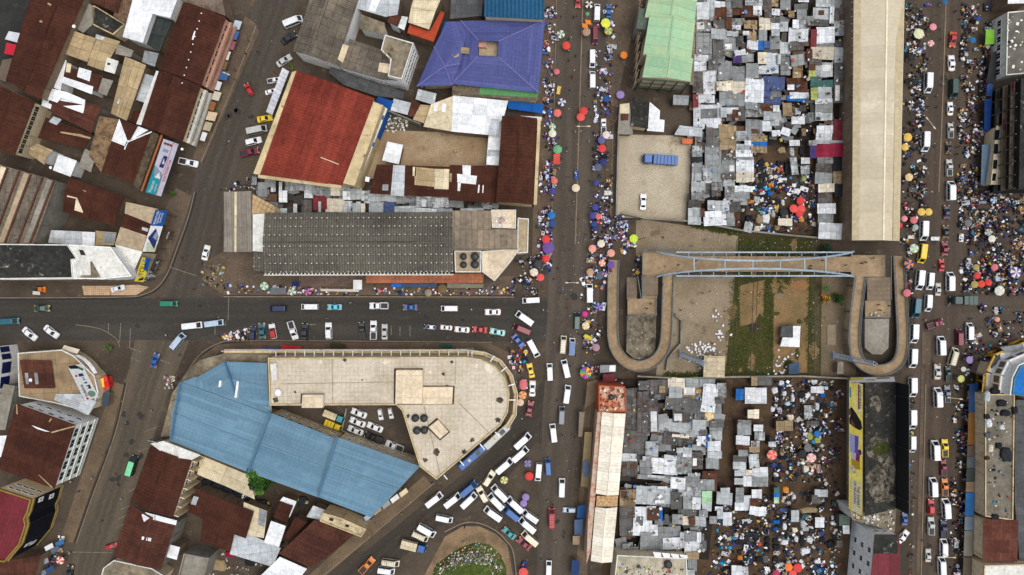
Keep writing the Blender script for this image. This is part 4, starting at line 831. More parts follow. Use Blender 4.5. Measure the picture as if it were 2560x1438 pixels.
# --- beige terrace building with the rounded prow
hp1 = [(672, 894), (1165, 892), (1205, 898), (1238, 915), (1262, 945), (1274, 985), (1270, 1030), (1252, 1062), (1092, 1198), (1050, 1165), (1032, 1110), (1006, 1026), (992, 1012), (676, 1013)]
k1 = bld('beige_terrace_building', 'big beige flat roofed building with a rounded end at the junction', 'building', hp1, 12, M_TERR, M_CREAMWALL, parapet=M_PARAPET, ph=.7)
for e, n_ in ((0, 22), (7, 9), (8, 3), (9, 3), (10, 4), (12, 14)): windows(k1.root, k1.IW, e, 3, min(n_, 14), 1.7, 1.3, 12, mframe=M_CREAMWALL) if e in (10, 12) else None
MILD_SHADE = surf('black mildew and painted shade', rgb(92, 84, 70), rgb(58, 54, 46), amt=1, ns=1.1, rough=.95); WASH = surf('pale wash', rgb(226, 216, 196), rgb(208, 198, 176), amt=.8, ns=.6)
for px in ([(985, 921), (1058, 921), (1058, 1012), (984, 1012)], [(1054, 964), (1137, 965), (1135, 1011), (1054, 1012)], [(1092, 1044), (1126, 1080), (1100, 1102), (1066, 1068)], [(752, 984), (812, 984), (811, 1008), (751, 1008)]): patch(k1, MILD_SHADE, px, 'stain', .013)  # dark rings paint in the shadow and joint lines round the roof boxes
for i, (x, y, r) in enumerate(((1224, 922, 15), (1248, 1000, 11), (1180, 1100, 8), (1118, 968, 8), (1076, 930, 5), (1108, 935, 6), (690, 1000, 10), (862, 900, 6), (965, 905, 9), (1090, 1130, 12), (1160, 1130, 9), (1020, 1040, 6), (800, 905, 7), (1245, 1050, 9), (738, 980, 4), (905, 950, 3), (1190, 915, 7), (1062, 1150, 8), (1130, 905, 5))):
    n = 11; patch(k1, MILD_SHADE if i % 4 else WASH, [(x + r * random.uniform(.45, 1.1) * math.cos(6.2832 * k / n), y + r * random.uniform(.45, 1.1) * math.sin(6.2832 * k / n)) for k in range(n)], 'stain', .012)
for x0, y0, x1, y1 in ((700, 960, 985, 955), (830, 895, 832, 1008), (1140, 900, 1138, 960), (1150, 1010, 1240, 1100), (1060, 1015, 1100, 1185)):
    b = MB(); b.bar(W(x0, y0, 12.2), W(x1, y1, 12.2), .09, M_DIRTCONC); b.build('roof_pipe', k1.root)
lb = MB(); path = [(560, 878), (900, 878), (1165, 878), (1212, 884), (1250, 903), (1277, 938), (1290, 985), (1286, 1036), (1266, 1070)]
P0 = [W(x, y, 7) for x, y in path]
for p, q in zip(P0, P0[1:]): lb.bar(p, q, 1.1, M_PARAPET, .3); lb.bar(p + (p - W(1100, 960, 7)).normalized() * .5 + Vector((0, 0, .5)), q + (q - W(1100, 960, 7)).normalized() * .5 + Vector((0, 0, .5)), .18, M_WHITECONC, .6)
lb.build('street_ledge', k1.root)
fb = MB()
for i in range(22):
    x = 690 + i * 24 if i < 21 else 1180; fb.bar(W(x, 892, 9), W(x, 878, 8.2), .25, M_WHITE, .3)
for x, y, x2, y2 in ((1225, 905, 1236, 890), (1252, 930, 1266, 918), (1270, 965, 1286, 960), (1273, 1000, 1290, 1000), (1238, 1080, 1250, 1092), (1200, 1110, 1212, 1124), (1150, 1152, 1160, 1164), (1110, 1188, 1118, 1198)): fb.bar(W(x, y, 9), W(x2, y2, 8.4), .28, M_WHITE, .3)
fb.build('ledge_bracket', k1.root)
rbox(k1, [(990, 926), (1056, 926), (1056, 1010), (988, 1010)], 12.1, 14.6, M_CREAMWALL, M_TERRP); rbox(k1, [(1056, 968), (1132, 968), (1130, 1010), (1056, 1011)], 12.1, 13.4, M_CREAMWALL, M_TERRP)
rbox(k1, [(756, 988), (808, 988), (806, 1020), (754, 1020)], 12.1, 14.2, M_WHITECONC, M_TERRP); rbox(k1, [(1095, 1050), (1121, 1080), (1100, 1097), (1072, 1068)], 12.1, 13.2, M_CREAMWALL, M_TERRP)
rbox(k1, [(675, 910), (690, 908), (694, 950), (680, 952)], 12.1, 12.9, M_WHITECONC, M_WHITECONC, 'stair_hood')
def tank(label, px, py, z, r=.9, h=1.3, col=M_TANK, group=None):
    c = W(px, py, z + h); o = thing('water_tank', label, 'water tank', (c.x, c.y, z), group); b = MB(); n = 20
    ring = lambda rr, zz: [Vector((c.x + rr * math.cos(6.2832 * i / n), c.y + rr * math.sin(6.2832 * i / n), z + zz)) for i in range(n)]
    b.rings([ring(r * .97, 0), ring(r, h * .3), ring(r * .97, h * .35), ring(r, h * .7), ring(r * .96, h * .78), ring(r * .6, h * .95), ring(r * .28, h)], col); b.build('tank_body', o)
    b = MB(); b.tube((c.x, c.y, z + h), (c.x, c.y, z + h + .12), r * .27, r * .25, col, 12); b.build('lid', o)
    return o
for x, y, l in ((1037, 1047, 'top left'), (1059, 1047, 'top right'), (1041, 1078, 'bottom left'), (1060, 1077, 'bottom right')): tank('black water tank on the beige terrace, %s of the four' % l, x, y, 12.15, 1.05, 1.5, group='tanks on the beige terrace')
# --- north-middle block
b1 = bld('grey_gabled_warehouse', 'weathered grey gabled warehouse roof at the top edge', 'building', [(430, -80), (275, 386), (604, 492), (790, -60)], 9, M_ASB, M_WHITEWALL, 1.6, .4, t='B')
windows(b1.root, b1.IW, 1, 1, 3, 1.3, 1.2, 9, z0=5)
bld('patched_tin_shed', 'pale patched tin roof with a white strip at the top edge', 'shed', [(730, -40), (1085, -40), (1060, 112), (970, 128), (712, 52)], 6.5, M_PALETIN, t='B', patches=[(M_WHITETIN, [(872, -20), (940, -20), (890, 92), (842, 78)])])
bld('low_concrete_house', 'stained low concrete roof beside the grey warehouse', 'house', [(790, 110), (962, 172), (975, 262), (775, 218)], 6, M_DIRTCONC, M_WHITEWALL, t='B')
bld('brown_roofed_hut', 'small square rusty roof beside the stained concrete roof', 'hut', [(1008, 98), (1092, 125), (1060, 200), (985, 168)], 6.2, M_RUST2, M_WHITEWALL, t='B')
bld('white_roofed_hut', 'narrow white roof edge beside the small rusty roof', 'hut', [(1092, 122), (1140, 130), (1110, 228), (1062, 205)], 5.6, M_WHITETIN, t='B')
bld('long_cream_roof_house', 'long cream sheet roof over an orange red terrace at the top', 'house', [(1190, -40), (1400, -40), (1296, 222), (1140, 170)], 8, M_CREAMTIN, M_BROWNWALL, .8, .5, t='B')
bld('red_terrace', 'orange red painted terrace wrapped round the long cream roof', 'terrace', [(1385, 85), (1412, 100), (1330, 315), (1132, 248), (1150, 185), (1300, 235)], 6, surf('orange red terrace paint', rgb(178, 74, 48), rgb(158, 64, 42), amt=.6, rough=.8), M_BROWNWALL, t='B')
b2 = bld('white_walled_courthouse', 'white walled block with a grey asbestos roof and flat concrete corner', 'building', [(700, 292), (960, 380), (1080, 430), (1100, 470), (1058, 605), (970, 600), (605, 492), (655, 400)], 9, M_ASB, M_WHITEWALL, t='B', patches=[(M_CREAMWALL, [(605, 440), (650, 330), (695, 345), (650, 470)]), (M_TERRP, [(925, 470), (1005, 480), (985, 550), (912, 535)])])
windows(b2.root, b2.IW, 5, 3, 8, 1.4, 1.1, 9)
b2b = bld('flat_concrete_tower', 'flat stained concrete roof over a white wall with windows', 'building', [(968, 265), (1184, 328), (1095, 600), (990, 575), (1010, 450), (938, 380)], 10.5, M_DIRTCONC, M_WHITEWALL, t='B', parapet=M_WHITECONC, ph=.6)
windows(b2b.root, b2b.IW, 1, 3, 6, 1.3, 1.5, 10.5)
bld('shade_lean_to', 'dark slate lean-to roof between the white walled block and the red roof', 'shed', [(560, 505), (1112, 690), (1098, 742), (900, 720), (660, 640), (545, 545)], 4.2, M_DARKTIN, t='B')
b3 = bld('red_roofed_market', 'huge red oxide corrugated roof in the middle of the block', 'building', [(300, 531), (28, 1308), (645, 1396), (888, 738)], 9.5, M_RED, M_CREAMWALL, 1.3, .4, t='B', patches=[(M_CREAMTIN, [(486, 1176), (620, 1228), (616, 1234), (484, 1182)])])
b = MB(); b.prism([(v.x, v.y) for v in outline(T('B', [(270, 540), (301, 530), (28, 1308), (-20, 1300)]), 10)], 0, 10, M_PARAPET); b.build('parapet', b3.root)
b = MB(); b.prism([(v.x, v.y) for v in outline(T('B', [(880, 762), (952, 788), (738, 1392), (652, 1372)]), 10)], 0, 10, M_PARAPET); b.build('parapet', b3.root)
b = MB(); b.bar(W(*T('B', [(20, 1322)])[0], 9.6), W(*T('B', [(640, 1402)])[0], 9.6), .9, M_PARAPET, .8); b.build('parapet', b3.root)
bld('blue_front_arcade', 'white and blue shop front along the right side of the red roof', 'building', [(955, 795), (985, 818), (800, 1290), (745, 1395), (735, 1385)], 6.5, M_WHITECONC, M_BLUEWALL, t='B', patches=[(M_BLUEWALL, [(872, 1060), (892, 1070), (880, 1100), (860, 1090)]), (M_BLUEWALL, [(940, 860), (962, 868), (952, 900), (930, 890)]), (M_BROWNWALL, [(815, 1180), (832, 1185), (815, 1230), (795, 1225)])])
awning('long silver carport canopy by the kerb left of the red roof', [(198, 505), (248, 535), (122, 862), (75, 838)], 3.2, 3.2, (214, 216, 222), 'B', 'carport', 'carport', mat=tin('silver carport sheet', 214, 216, 224, stain=None, seam=(9, 1.2, .35)))
awning('blue tarpaulin canopy at the corner of the red roof', [(915, 722), (1032, 760), (1002, 828), (898, 768)], 5, 4, (26, 84, 168), 'B', 'tarpaulin', 'tarpaulin')
bld('pale_roofed_hut', 'pale grey tin hut beside the blue tarpaulin', 'hut', [(1032, 738), (1162, 772), (1135, 862), (1008, 828)], 4.6, M_PALETIN, t='B')
bld('rusty_lean_to', 'rusty plank roof beside the pale hut', 'shed', [(1165, 735), (1232, 780), (1195, 880), (1138, 870)], 4.2, M_RUST2, t='B')
bld('tan_hut', 'tan plywood roof with a dead bush on it', 'hut', [(1232, 785), (1312, 790), (1258, 925), (1175, 895)], 4.4, M_TANTIN, t='B')
bld('white_roofed_market', 'large bright white tin market roof over the dirt yard', 'building', [(1475, 716), (1888, 756), (1856, 880), (1742, 1012), (1464, 986)], 6, M_WHITETIN, M_BROWNWALL, t='B', patches=[(M_PALETIN, [(1760, 890), (1822, 890), (1818, 1020), (1735, 1010)])])
bld('cream_roofed_shed', 'cream sheet roof with white patches beside the bright white roof', 'shed', [(1312, 782), (1476, 720), (1464, 985), (1254, 950)], 5.8, M_CREAMTIN, t='B', patches=[(M_WHITETIN, [(1336, 768), (1362, 770), (1355, 832), (1330, 830)]), (M_WHITETIN, [(1398, 775), (1425, 778), (1418, 840), (1390, 836)])])
bld('pale_roofed_hut', 'pale grey square tin roof below the purple roof', 'hut', [(1215, 668), (1352, 702), (1335, 788), (1195, 745)], 5, M_PALETIN, t='B')
bld('white_square_shed', 'white square tin shed standing in the dirt yard', 'shed', [(985, 1060), (1102, 1086), (1070, 1232), (945, 1202)], 4, M_WHITETIN, t='B')
bld('side_shed', 'stepped white and grey sheds along the right of the dirt yard', 'shed', [(1742, 1015), (1838, 890), (1826, 1240), (1724, 1236)], 4.5, M_WHITETIN, t='B', patches=[(M_PALETIN, [(1738, 1120), (1826, 1125), (1824, 1170), (1730, 1170)])])
bld('long_brown_roof', 'long dark brown roof with white and cream replacement sheets', 'building', [(905, 1232), (1450, 1250), (1448, 1480), (850, 1450)], 5.5, M_RUST, t='B', patches=[(M_PALETIN, [(1028, 1236), (1116, 1240), (1108, 1470), (1008, 1465)]), (M_TANTIN, [(1192, 1250), (1342, 1265), (1338, 1400), (1186, 1385)]), (M_CREAMTIN, [(1343, 1265), (1448, 1267), (1446, 1420), (1335, 1415)]), (M_WHITETIN, [(820, 1322), (853, 1328), (846, 1364), (816, 1358)]), (M_CREAMTIN, [(1174, 1250), (1200, 1250), (1196, 1320), (1172, 1318)]), (M_GREYTIN, [(948, 1382), (992, 1382), (990, 1428), (944, 1426)])])
bld('long_brown_roof', 'dark brown roof marked with a white cross of new sheets', 'building', [(1450, 1236), (1812, 1246), (1802, 1520), (1440, 1500)], 5.8, M_RUST, t='B', patches=[(M_WHITETIN, [(1546, 1237), (1610, 1240), (1606, 1312), (1548, 1308)]), (M_WHITETIN, [(1506, 1302), (1655, 1318), (1646, 1382), (1508, 1368)]), (M_WHITETIN, [(1512, 1366), (1535, 1368), (1528, 1432), (1508, 1430)]), (M_TANTIN, [(1450, 1298), (1468, 1300), (1464, 1362), (1448, 1360)]), (M_WHITETIN, [(1665, 1384), (1676, 1385), (1670, 1445), (1660, 1445)]), (M_WHITETIN, [(1698, 1386), (1706, 1387), (1702, 1445), (1694, 1445)])])
bld('brown_gabled_hall', 'tall brown gabled hall beside the avenue with a cream parapet', 'building', [(1255, 290), (1240, 506), (1334, 512), (1343, 296)], 9, M_RUST, M_CREAMWALL, 1.3, .5)
bld('parapet_wall', 'crumbling cream parapet along the avenue side of the brown hall', 'wall', [(1344, 300), (1352, 300), (1342, 512), (1334, 512)], 9.3, M_PARAPET, M_CREAMWALL)
bld('parapet_wall', 'white capped wall at the north end of the brown hall', 'wall', [(1300, 290), (1355, 293), (1354, 302), (1300, 299)], 8, M_WHITECONC, M_CREAMWALL)
for i, (x0, x1, l) in enumerate(((1270, 1300, 'left'), (1300, 1330, 'middle'), (1331, 1357, 'right'))):
    awning('bright blue awning below the purple roof, %s of three' % l, [(x0, 253 + 3 * i), (x1, 255 + 3 * i), (x1, 276 + 4 * i), (x0, 272 + 4 * i)], 3.6, 2.9, (24, 96, 180), group='blue awnings below the purple roof')
# purple hipped roof round a courtyard
pr = thing('purple_roofed_building', 'purple hipped roof around a small square courtyard', 'building', W(1220, 140))
def ring_roof(outer, inner, ho, hi, m, root):
    O = [W(x, y, ho) for x, y in outer]; I = [W(x, y, hi) for x, y in inner]; b = MB(); n = len(O)
    for i in range(n):
        j = (i + 1) % n; f = [O[i], O[j], I[j], I[i]]
        if (f[1] - f[0]).cross(f[2] - f[0]).z < 0: f = [O[j], O[i], I[i], I[j]]
        b.face(f, m, O[j] - O[i])
    r = b.build('roof', root); r['org'] = root['org']
    c = MB()
    for i in range(n): c.bar(O[i] + Vector((0, 0, .08)), I[i] + Vector((0, 0, .08)), .35, MATS['purple ridge'], .14)
    c.build('hip_cap', r)
surf('purple ridge', rgb(108, 108, 164), amt=.3, rough=.6)
oq = [(1152, 52), (1362, 50), (1347, 232), (1130, 210)]; iq = [(1196, 102), (1246, 104), (1244, 142), (1195, 140)]
ring_roof(oq, iq, 8, 11, M_PURPLE, pr)
LW = outline([(1085, 118), (1114, 54), (1190, 120), (1132, 210)], 8); 
b = MB(); ridge0 = W(1095, 162, 9.2); ridge1 = W(1148, 160, 9.6)
wl = [W(1118, 54, 8), W(1152, 54, 8), W(1150, 160, 9.8), W(1130, 214, 7.6), W(1042, 216, 7.8), W(1085, 118, 8)]; apex = W(1112, 166, 10.0); apex2 = W(1140, 130, 10.2)
for f in ([wl[0], wl[5], apex, apex2], [wl[5], wl[4], apex], [wl[4], wl[3], wl[2], apex], [wl[0], apex2, wl[2], W(1165, 90, 9.2), wl[1]], [apex2, apex, wl[2]]):
    nn = Vector()
    for i in range(len(f)): nn += (f[i] - f[0]).cross(f[(i + 1) % len(f)] - f[0])
    b.face(f if nn.z > 0 else f[::-1], M_PURPLE)
for a, q in ((wl[4], apex), (wl[5], apex), (apex, wl[2]), (apex, wl[3])): b.bar(a + Vector((0, 0, .08)), q + Vector((0, 0, .08)), .35, MATS['purple ridge'], .14)
b.build('wing_roof', pr)
b = MB(); b.prism([(v.x, v.y) for v in inset(outline(oq, 7.9), .8)], 0, 7.9, M_CREAMWALL, M_DARKTIN); b.build('wall', pr)
b = MB(); b.prism([(v.x, v.y) for v in inset([W(1118, 60, 7.4), W(1150, 60, 7.4), W(1130, 208, 7.4), W(1046, 212, 7.4), W(1088, 120, 7.4)], .8)], 0, 7.3, M_CREAMWALL); b.build('wall', pr)
b = MB(); b.prism([(v.x, v.y) for v in outline([(1198, 103), (1245, 105), (1243, 141), (1197, 139)], 8.2)], 8.0, 8.2, M_TANCONC); b.build('courtyard_floor', pr)
b = MB(); b.prism([(v.x, v.y) for v in outline([(1197, 103), (1217, 103), (1216, 119), (1196, 118)], 9.2)], 8.0, 9.2, M_PINKWALL); b.build('stair_hut', pr)
for m_, q in ((M_TANTIN, [(1153, 118), (1174, 120), (1173, 135), (1151, 133)]), (M_TANTIN, [(1130, 138), (1148, 134), (1146, 142), (1132, 144)])): 
    b = MB(); Q = [W(x, y, 10.05 if x > 1150 else 10.1) for x, y in q]; Q = Q if ccw(Q) else Q[::-1]; b.face(Q, m_); b.build('roof_sheet', pr)
bld('rooftop_terrace', 'pebbled terrace and green awning strip below the purple roof', 'terrace', [(1132, 207), (1346, 224), (1344, 252), (1130, 238)], 6.4, surf('pebbled terrace', rgb(118, 106, 90), rgb(84, 76, 64), amt=1, ns=1.4, rough=.95), M_CREAMWALL, patches=[(surf('green awning strip', rgb(96, 150, 98), rgb(80, 130, 84), amt=.6), [(1200, 218), (1346, 230), (1344, 244), (1198, 236)])])
awning('bright blue side roof at the left of the purple roof', [(1113, 54), (1118, 54), (1112, 118), (1090, 117)], 7.9, 7.6, (18, 84, 170), posts=False)
bld('teal_roofed_building', 'deep teal sheet roof cut by the top edge of the photo', 'building', [(1214, -40), (1362, -40), (1360, 50), (1210, 42)], 11, M_TEALROOF, M_CREAMWALL)
bld('dark_yard_house', 'dark roof yard with white pipes beside the teal roof', 'house', [(1130, -40), (1208, -40), (1205, 40), (1125, 48)], 6, M_DARKTIN, t='X')
# --- the long grey hall
f1 = bld('long_grey_hall', 'long grey corrugated hall roof with rows of white bolts', 'building', [(662, 532), (1132, 530), (1134, 681), (660, 683)], 10, M_HALL, M_WHITECONC, 1.2, .5)
windows(f1.root, f1.IW, 2, 3, 24, 1.5, 1.2, 10, mframe=M_WHITECONC)
b = MB()
for i in range(52): b.bar(W(664 + i * 9, 681, 9.2), W(664 + i * 9, 688, 8.8), .35, M_WHITECONC, .3)
b.bar(W(660, 688, 8.6), W(1134, 687, 8.6), .3, M_WHITECONC, .3); b.build('eave_bracket', f1.root)
f2 = bld('grey_hall_annex', 'grey tan asbestos annex roof at the right end of the long hall', 'building', [(1131, 527), (1228, 527), (1228, 572), (1294, 574), (1293, 624), (1131, 626)], 10.6, surf('tan grey asbestos', rgb(150, 134, 114), rgb(112, 102, 90), amt=.9, ns=.12, seam=(1.6, 5.4, .4), rough=.95, stain=rgb(84, 78, 70)), M_CREAMWALL)
f3 = bld('tank_terrace', 'flat beige terrace carrying four black tanks at the hall corner', 'building', [(1136, 627), (1204, 627), (1203, 681), (1138, 681)], 9.4, M_TANCONC, M_CREAMWALL, parapet=M_WHITECONC, ph=.5)
f3b = bld('beige_corner_roof', 'beige flat corner roof pointing at the avenue', 'building', [(1205, 628), (1300, 622), (1272, 660), (1236, 703), (1205, 680)], 9, M_TERRP, M_CREAMWALL, parapet=M_WHITECONC, ph=.5)
for x, y, r, l in ((1158, 641, .95, 'top left'), (1187, 641, 1.15, 'top right'), (1158, 662, .95, 'bottom left'), (1187, 661, 1.15, 'bottom right')): tank('black water tank beside the long hall, %s of the four' % l, x, y, 9.6, r, 1.6, group='tanks beside the long hall')
bld('beige_box_building', 'narrow beige flat roof between the hall annex and the avenue', 'building', [(1294, 545), (1322, 547), (1320, 632), (1293, 634)], 8, M_TANCONC, M_CREAMWALL, parapet=M_WHITECONC)
f6 = bld('antenna_roof', 'cluttered beige roof under the red and white antenna mast', 'building', [(1228, 525), (1290, 525), (1290, 572), (1230, 570)], 9.8, M_TERRP, M_CREAMWALL, parapet=M_WHITECONC)
am = thing('antenna_mast', 'red and white lattice antenna mast on the cluttered roof', 'antenna', W(1254, 552, 10)); am.location.z = 10
b = MB()
for s in range(8):
    z = 10 + s * 1.5; m = M_WHITE if s % 2 else plain('mast red', rgb(200, 70, 60)); c = W(1254, 552, 10); w_ = .9 - s * .09
    for a in range(3): b.bar((c.x + w_ * math.cos(a * 2.09), c.y + w_ * math.sin(a * 2.09), z), (c.x + (w_ - .09) * math.cos(a * 2.09), c.y + (w_ - .09) * math.sin(a * 2.09), z + 1.5), .1, m); b.bar((c.x + w_ * math.cos(a * 2.09), c.y + w_ * math.sin(a * 2.09), z), (c.x + w_ * math.cos(a * 2.09 + 2.09), c.y + w_ * math.sin(a * 2.09 + 2.09), z + 1.5), .08, m)
am['org'] = tuple(W(1254, 552, 10)); b.build('lattice', am)
for i in range(6):
    b = MB(); a = i * 1.05; c = W(1254, 552, 14) + Vector((math.cos(a), math.sin(a), random.uniform(-1, 3))) * 1.2; b.tube(c, c + Vector((math.cos(a), math.sin(a), 0)) * .3, .5, .5, M_WHITE, 12); b.build('dish', am)
f4 = bld('grey_canopy', 'grey sheet canopy with a pale seam at the left end of the long hall', 'building', [(560, 480), (629, 478), (630, 630), (560, 630)], 8, surf('grey canopy sheet', rgb(138, 130, 118), rgb(112, 106, 98), amt=.7, ns=.1, seam=(1.4, 40, .25), corr=(.7, .1), rough=.8), M_GREYWALL, t='X')
rbox(f4, [(586, 480), (592, 480), (591, 630), (586, 630)], 8.15, 8.3, M_CREAMTIN, None, 'ridge_strip')
bld('tan_tiled_slope', 'tan tiled sloping roof beside the grey canopy', 'building', [(632, 486), (686, 515), (688, 532), (630, 535)], 8.6, surf('tan tiles', rgb(190, 160, 120), rgb(170, 142, 106), amt=.5, grid=(1.25, .6), rough=.8), M_CREAMWALL)
bld('white_end_wall', 'white flat end wall between the grey canopy and the hall', 'building', [(632, 536), (663, 534), (661, 630), (632, 628)], 9, M_WHITECONC, M_WHITEWALL)
bld('striped_annex', 'small striped grey roof below the white end wall', 'annex', [(635, 630), (660, 630), (659, 678), (634, 678)], 7, M_HALL, M_GREYWALL)
bld('tiled_arcade', 'orange tiled arcade roof along the foot of the long hall', 'arcade', [(915, 684), (1210, 684), (1208, 708), (915, 708)], 4.2, M_BRICKPAVE, M_BROWNWALL)
slab('brown_terrace_floor', [(748, 688), (915, 688), (915, 716), (748, 716)], 0, .4, M_BROWNPAVE)
awning('white square canopy below the long hall', [(883, 700), (905, 700), (905, 724), (883, 724)], 3.2, 2.9, (232, 232, 230), cat='canopy', name='canopy')
for l, p, c in (('grey tarpaulin stall roof right of the green and white umbrella', [(676, 720), (715, 720), (715, 736), (676, 736)], (104, 108, 112)), ('off-white long stall sheet left of the white square canopy', [(800, 722), (900, 724), (896, 730), (802, 728)], (206, 200, 188)), ('bright blue awning below the orange arcade', [(978, 709), (1004, 709), (1004, 718), (978, 718)], (40, 104, 190)), ('dark slate blue awning below the orange arcade', [(1005, 709), (1092, 709), (1092, 718), (1006, 718)], (66, 82, 108)), ('grey green stall roof by the corner of the arcade', [(1118, 708), (1210, 710), (1208, 720), (1118, 720)], (130, 126, 108)), ('brown stall roof below the orange arcade', [(938, 709), (977, 709), (976, 720), (938, 720)], (90, 72, 58)),
                ('long blue kiosk roof on the south pavement', [(657, 868), (696, 868), (696, 880), (657, 880)], (46, 84, 140)), ('red and yellow kiosk roof on the south pavement', [(703, 862), (752, 866), (750, 876), (703, 876)], (196, 44, 54)), ('dark green kiosk roof among grey crates on the south pavement', [(1102, 862), (1130, 862), (1131, 876), (1102, 876)], (34, 74, 66)), ('dark olive tarpaulin on the south pavement', [(825, 858), (864, 860), (864, 872), (825, 872)], (56, 58, 42)), ('grey kiosk roof right of the green kiosk', [(1140, 870), (1185, 870), (1185, 880), (1140, 880)], (130, 132, 130)), ('navy kiosk beside the brown terrace floor', [(730, 704), (748, 704), (748, 716), (730, 716)], (34, 42, 92))):
    awning(l, p, 2.7, 2.4, c)
Z = Vector((0, 0, 1))
# --- north-east: green hall, yards, long beige shed
c1 = thing('green_roofed_hall', 'tall hall with a stepped pale green roof and a gridded cream end wall', 'building', W(1670, 100))
GR = [([(1630, -40), (1612, 43), (1736, 55), (1748, -40)], 10.4), ([(1624, 38), (1608, 136), (1728, 148), (1738, 52)], 10.8), ([(1617, 136), (1606, 193), (1726, 204), (1733, 146)], 11.2)]
for q, h_ in GR: wing(c1, q, h_, 1.3, .5, M_GREEN, M_CREAMWALL, 'roof')
IW = inset(outline([(1606, 196), (1726, 206), (1750, -40), (1618, -40)], 11), .1)
d = (IW[1] - IW[0]).normalized(); nn = Vector((d.y, -d.x, 0)) * (1 if ccw(IW) else -1); b = MB(); DG = plain('dark green frame', rgb(66, 84, 66), .7)
for k in range(4): z = .3 + k * 3.4; b.bar(IW[0].xy.to_3d() + nn * .12 + Vector((0, 0, z)), IW[1].xy.to_3d() + nn * .12 + Vector((0, 0, z)), .2, DG, .45)
for k in range(5): p = IW[0].lerp(IW[1], k / 4).xy.to_3d() + nn * .12; b.bar(p + Vector((0, 0, .2)), p + Vector((0, 0, 10.6)), .45, DG, .2)
b.build('facade_grid', c1)
b = MB(); p = IW[0]; q = IW[3]; d2 = (q - p).normalized(); n2 = Vector((-1, 0, 0))
for k in range(10):
    a = p.lerp(q, k / 10).xy.to_3d() + n2 * 1.0; e = p.lerp(q, (k + 1) / 10).xy.to_3d() + n2 * 1.0
    b.bar(a + Vector((0, 0, 0)), a + Vector((0, 0, 9.5)), .2, M_TANCONC); b.bar(a + Vector((0, 0, 2)), e + Vector((0, 0, 8)), .3, M_TANCONC); b.bar(a + Vector((0, 0, 5)), e + Vector((0, 0, 5)), .25, M_TANCONC)
b.build('side_frame', c1)
b = MB(); b.bar(W(1737, -40, 9.2), W(1727, 212, 9.2), 1.4, M_DIRTCONC, .3); b.build('side_gutter', c1)
bld('grey_green_porch', 'grey green sheet porch roof attached left of the green roof', 'porch', [(1597, 22), (1625, 22), (1622, 76), (1590, 72)], 9, surf('grey green sheet', rgb(92, 104, 92), rgb(78, 90, 78), amt=.5), M_GREYWALL, .6, .5)
bld('black_roofed_hut', 'dark moss stained concrete hut below the green hall', 'hut', [(900, 725), (1030, 760), (1018, 965), (890, 945)], 4.5, M_BLACKCONC, M_CREAMWALL, t='C')
bld('white_shed', 'white stepped shed roof beside the dark stained hut', 'shed', [(1028, 762), (1108, 830), (1104, 895), (1142, 900), (1136, 990), (1010, 980)], 4, M_WHITETIN, t='C')
bld('grey_lean_to', 'grey tin lean-to under the gridded end wall', 'shed', [(1208, 712), (1325, 718), (1320, 790), (1205, 785)], 3.6, M_GREYTIN, t='C')
bld('pale_lean_to', 'pale tin lean-to along the top of the bright yard', 'shed', [(1255, 940), (1425, 962), (1420, 1025), (1215, 1010)], 3.6, M_PALETIN, t='C')
bld('grey_shop_row', 'grey concrete kiosk row with a white roof at the yard corner', 'shop', [(805, 780), (880, 770), (905, 1008), (790, 1005)], 3.8, M_GREYCONC, M_BROWNWALL, t='C', patches=[(M_CREAMTIN, [(812, 782), (878, 776), (876, 850), (808, 848)]), (M_RUST2, [(815, 855), (872, 852), (870, 900), (812, 905)])])
bld('orange_container', 'small orange container in the top corner of the bright yard', 'container', [(1275, 1036), (1352, 1040), (1350, 1080), (1272, 1078)], 2.4, surf('orange container paint', rgb(204, 112, 74), rgb(184, 98, 66), amt=.6, corr=(.5, .2)), surf('orange container paint'), t='C')
d1 = bld('long_beige_shed', 'very long beige arched shed roof running to the footbridge', 'building', [(2134, -60), (2129, 601), (2248, 603), (2262, -60)], 9, M_BEIGE, M_BROWNWALL, 2.0, .58, ridge=M_RIDGEBEIGE, patches=[(surf('darker edge sheet', rgb(190, 176, 144), rgb(178, 162, 128), amt=.6, ns=.05), q_) for q_ in ([(2135, -50), (2153, -50), (2148, 600), (2130, 600)], [(2241, -50), (2261, -50), (2247, 602), (2232, 602)])])  # darker sheet bands along both long edges
wk = MB(); wk.bar(W(2122, -40, 4.5), W(2116, 598, 4.5), .9, surf('rust brown gangway', rgb(150, 98, 66), rgb(112, 76, 54), amt=.8, ns=.3), .2)
for i in range(34): y = -10 + i * 18; wk.bar(W(2121, y, 4.4), W(2132, y - 3, 8.4), .15, M_WHITE); 
wk.build('gangway', d1.root)
d2 = bld('dark_multistorey', 'dark multistorey block with framed galleries at the top right edge', 'building', [(2552, 196), (2700, 170), (2700, 470), (2546, 474)], 12, M_BLACKCONC, surf('grimy dark wall', rgb(52, 50, 46), rgb(38, 37, 35), amt=1, ns=.3, rough=.95))
p, q = d2.IW[3], d2.IW[0]; d = (q - p).normalized(); nn = Vector((-1, 0, 0)); GM = surf('grimy beam', rgb(98, 90, 78), rgb(64, 58, 52), amt=1, ns=.4)
for z in (3.6, 6.6, 9.6): b = MB(); b.bar(p.xy.to_3d() + nn * .7 + Z * z, q.xy.to_3d() + nn * .7 + Z * z, 1.3, GM if z != 6.6 else M_BROWNWALL, .22); b.build('gallery', d2.root)
for k in range(9): c = p.lerp(q, k / 8).xy.to_3d() + nn * 1.2; b = MB(); b.bar(c, c + Z * 11.8, .3, GM); b.build('column', d2.root)
rr_ = random.Random(5)
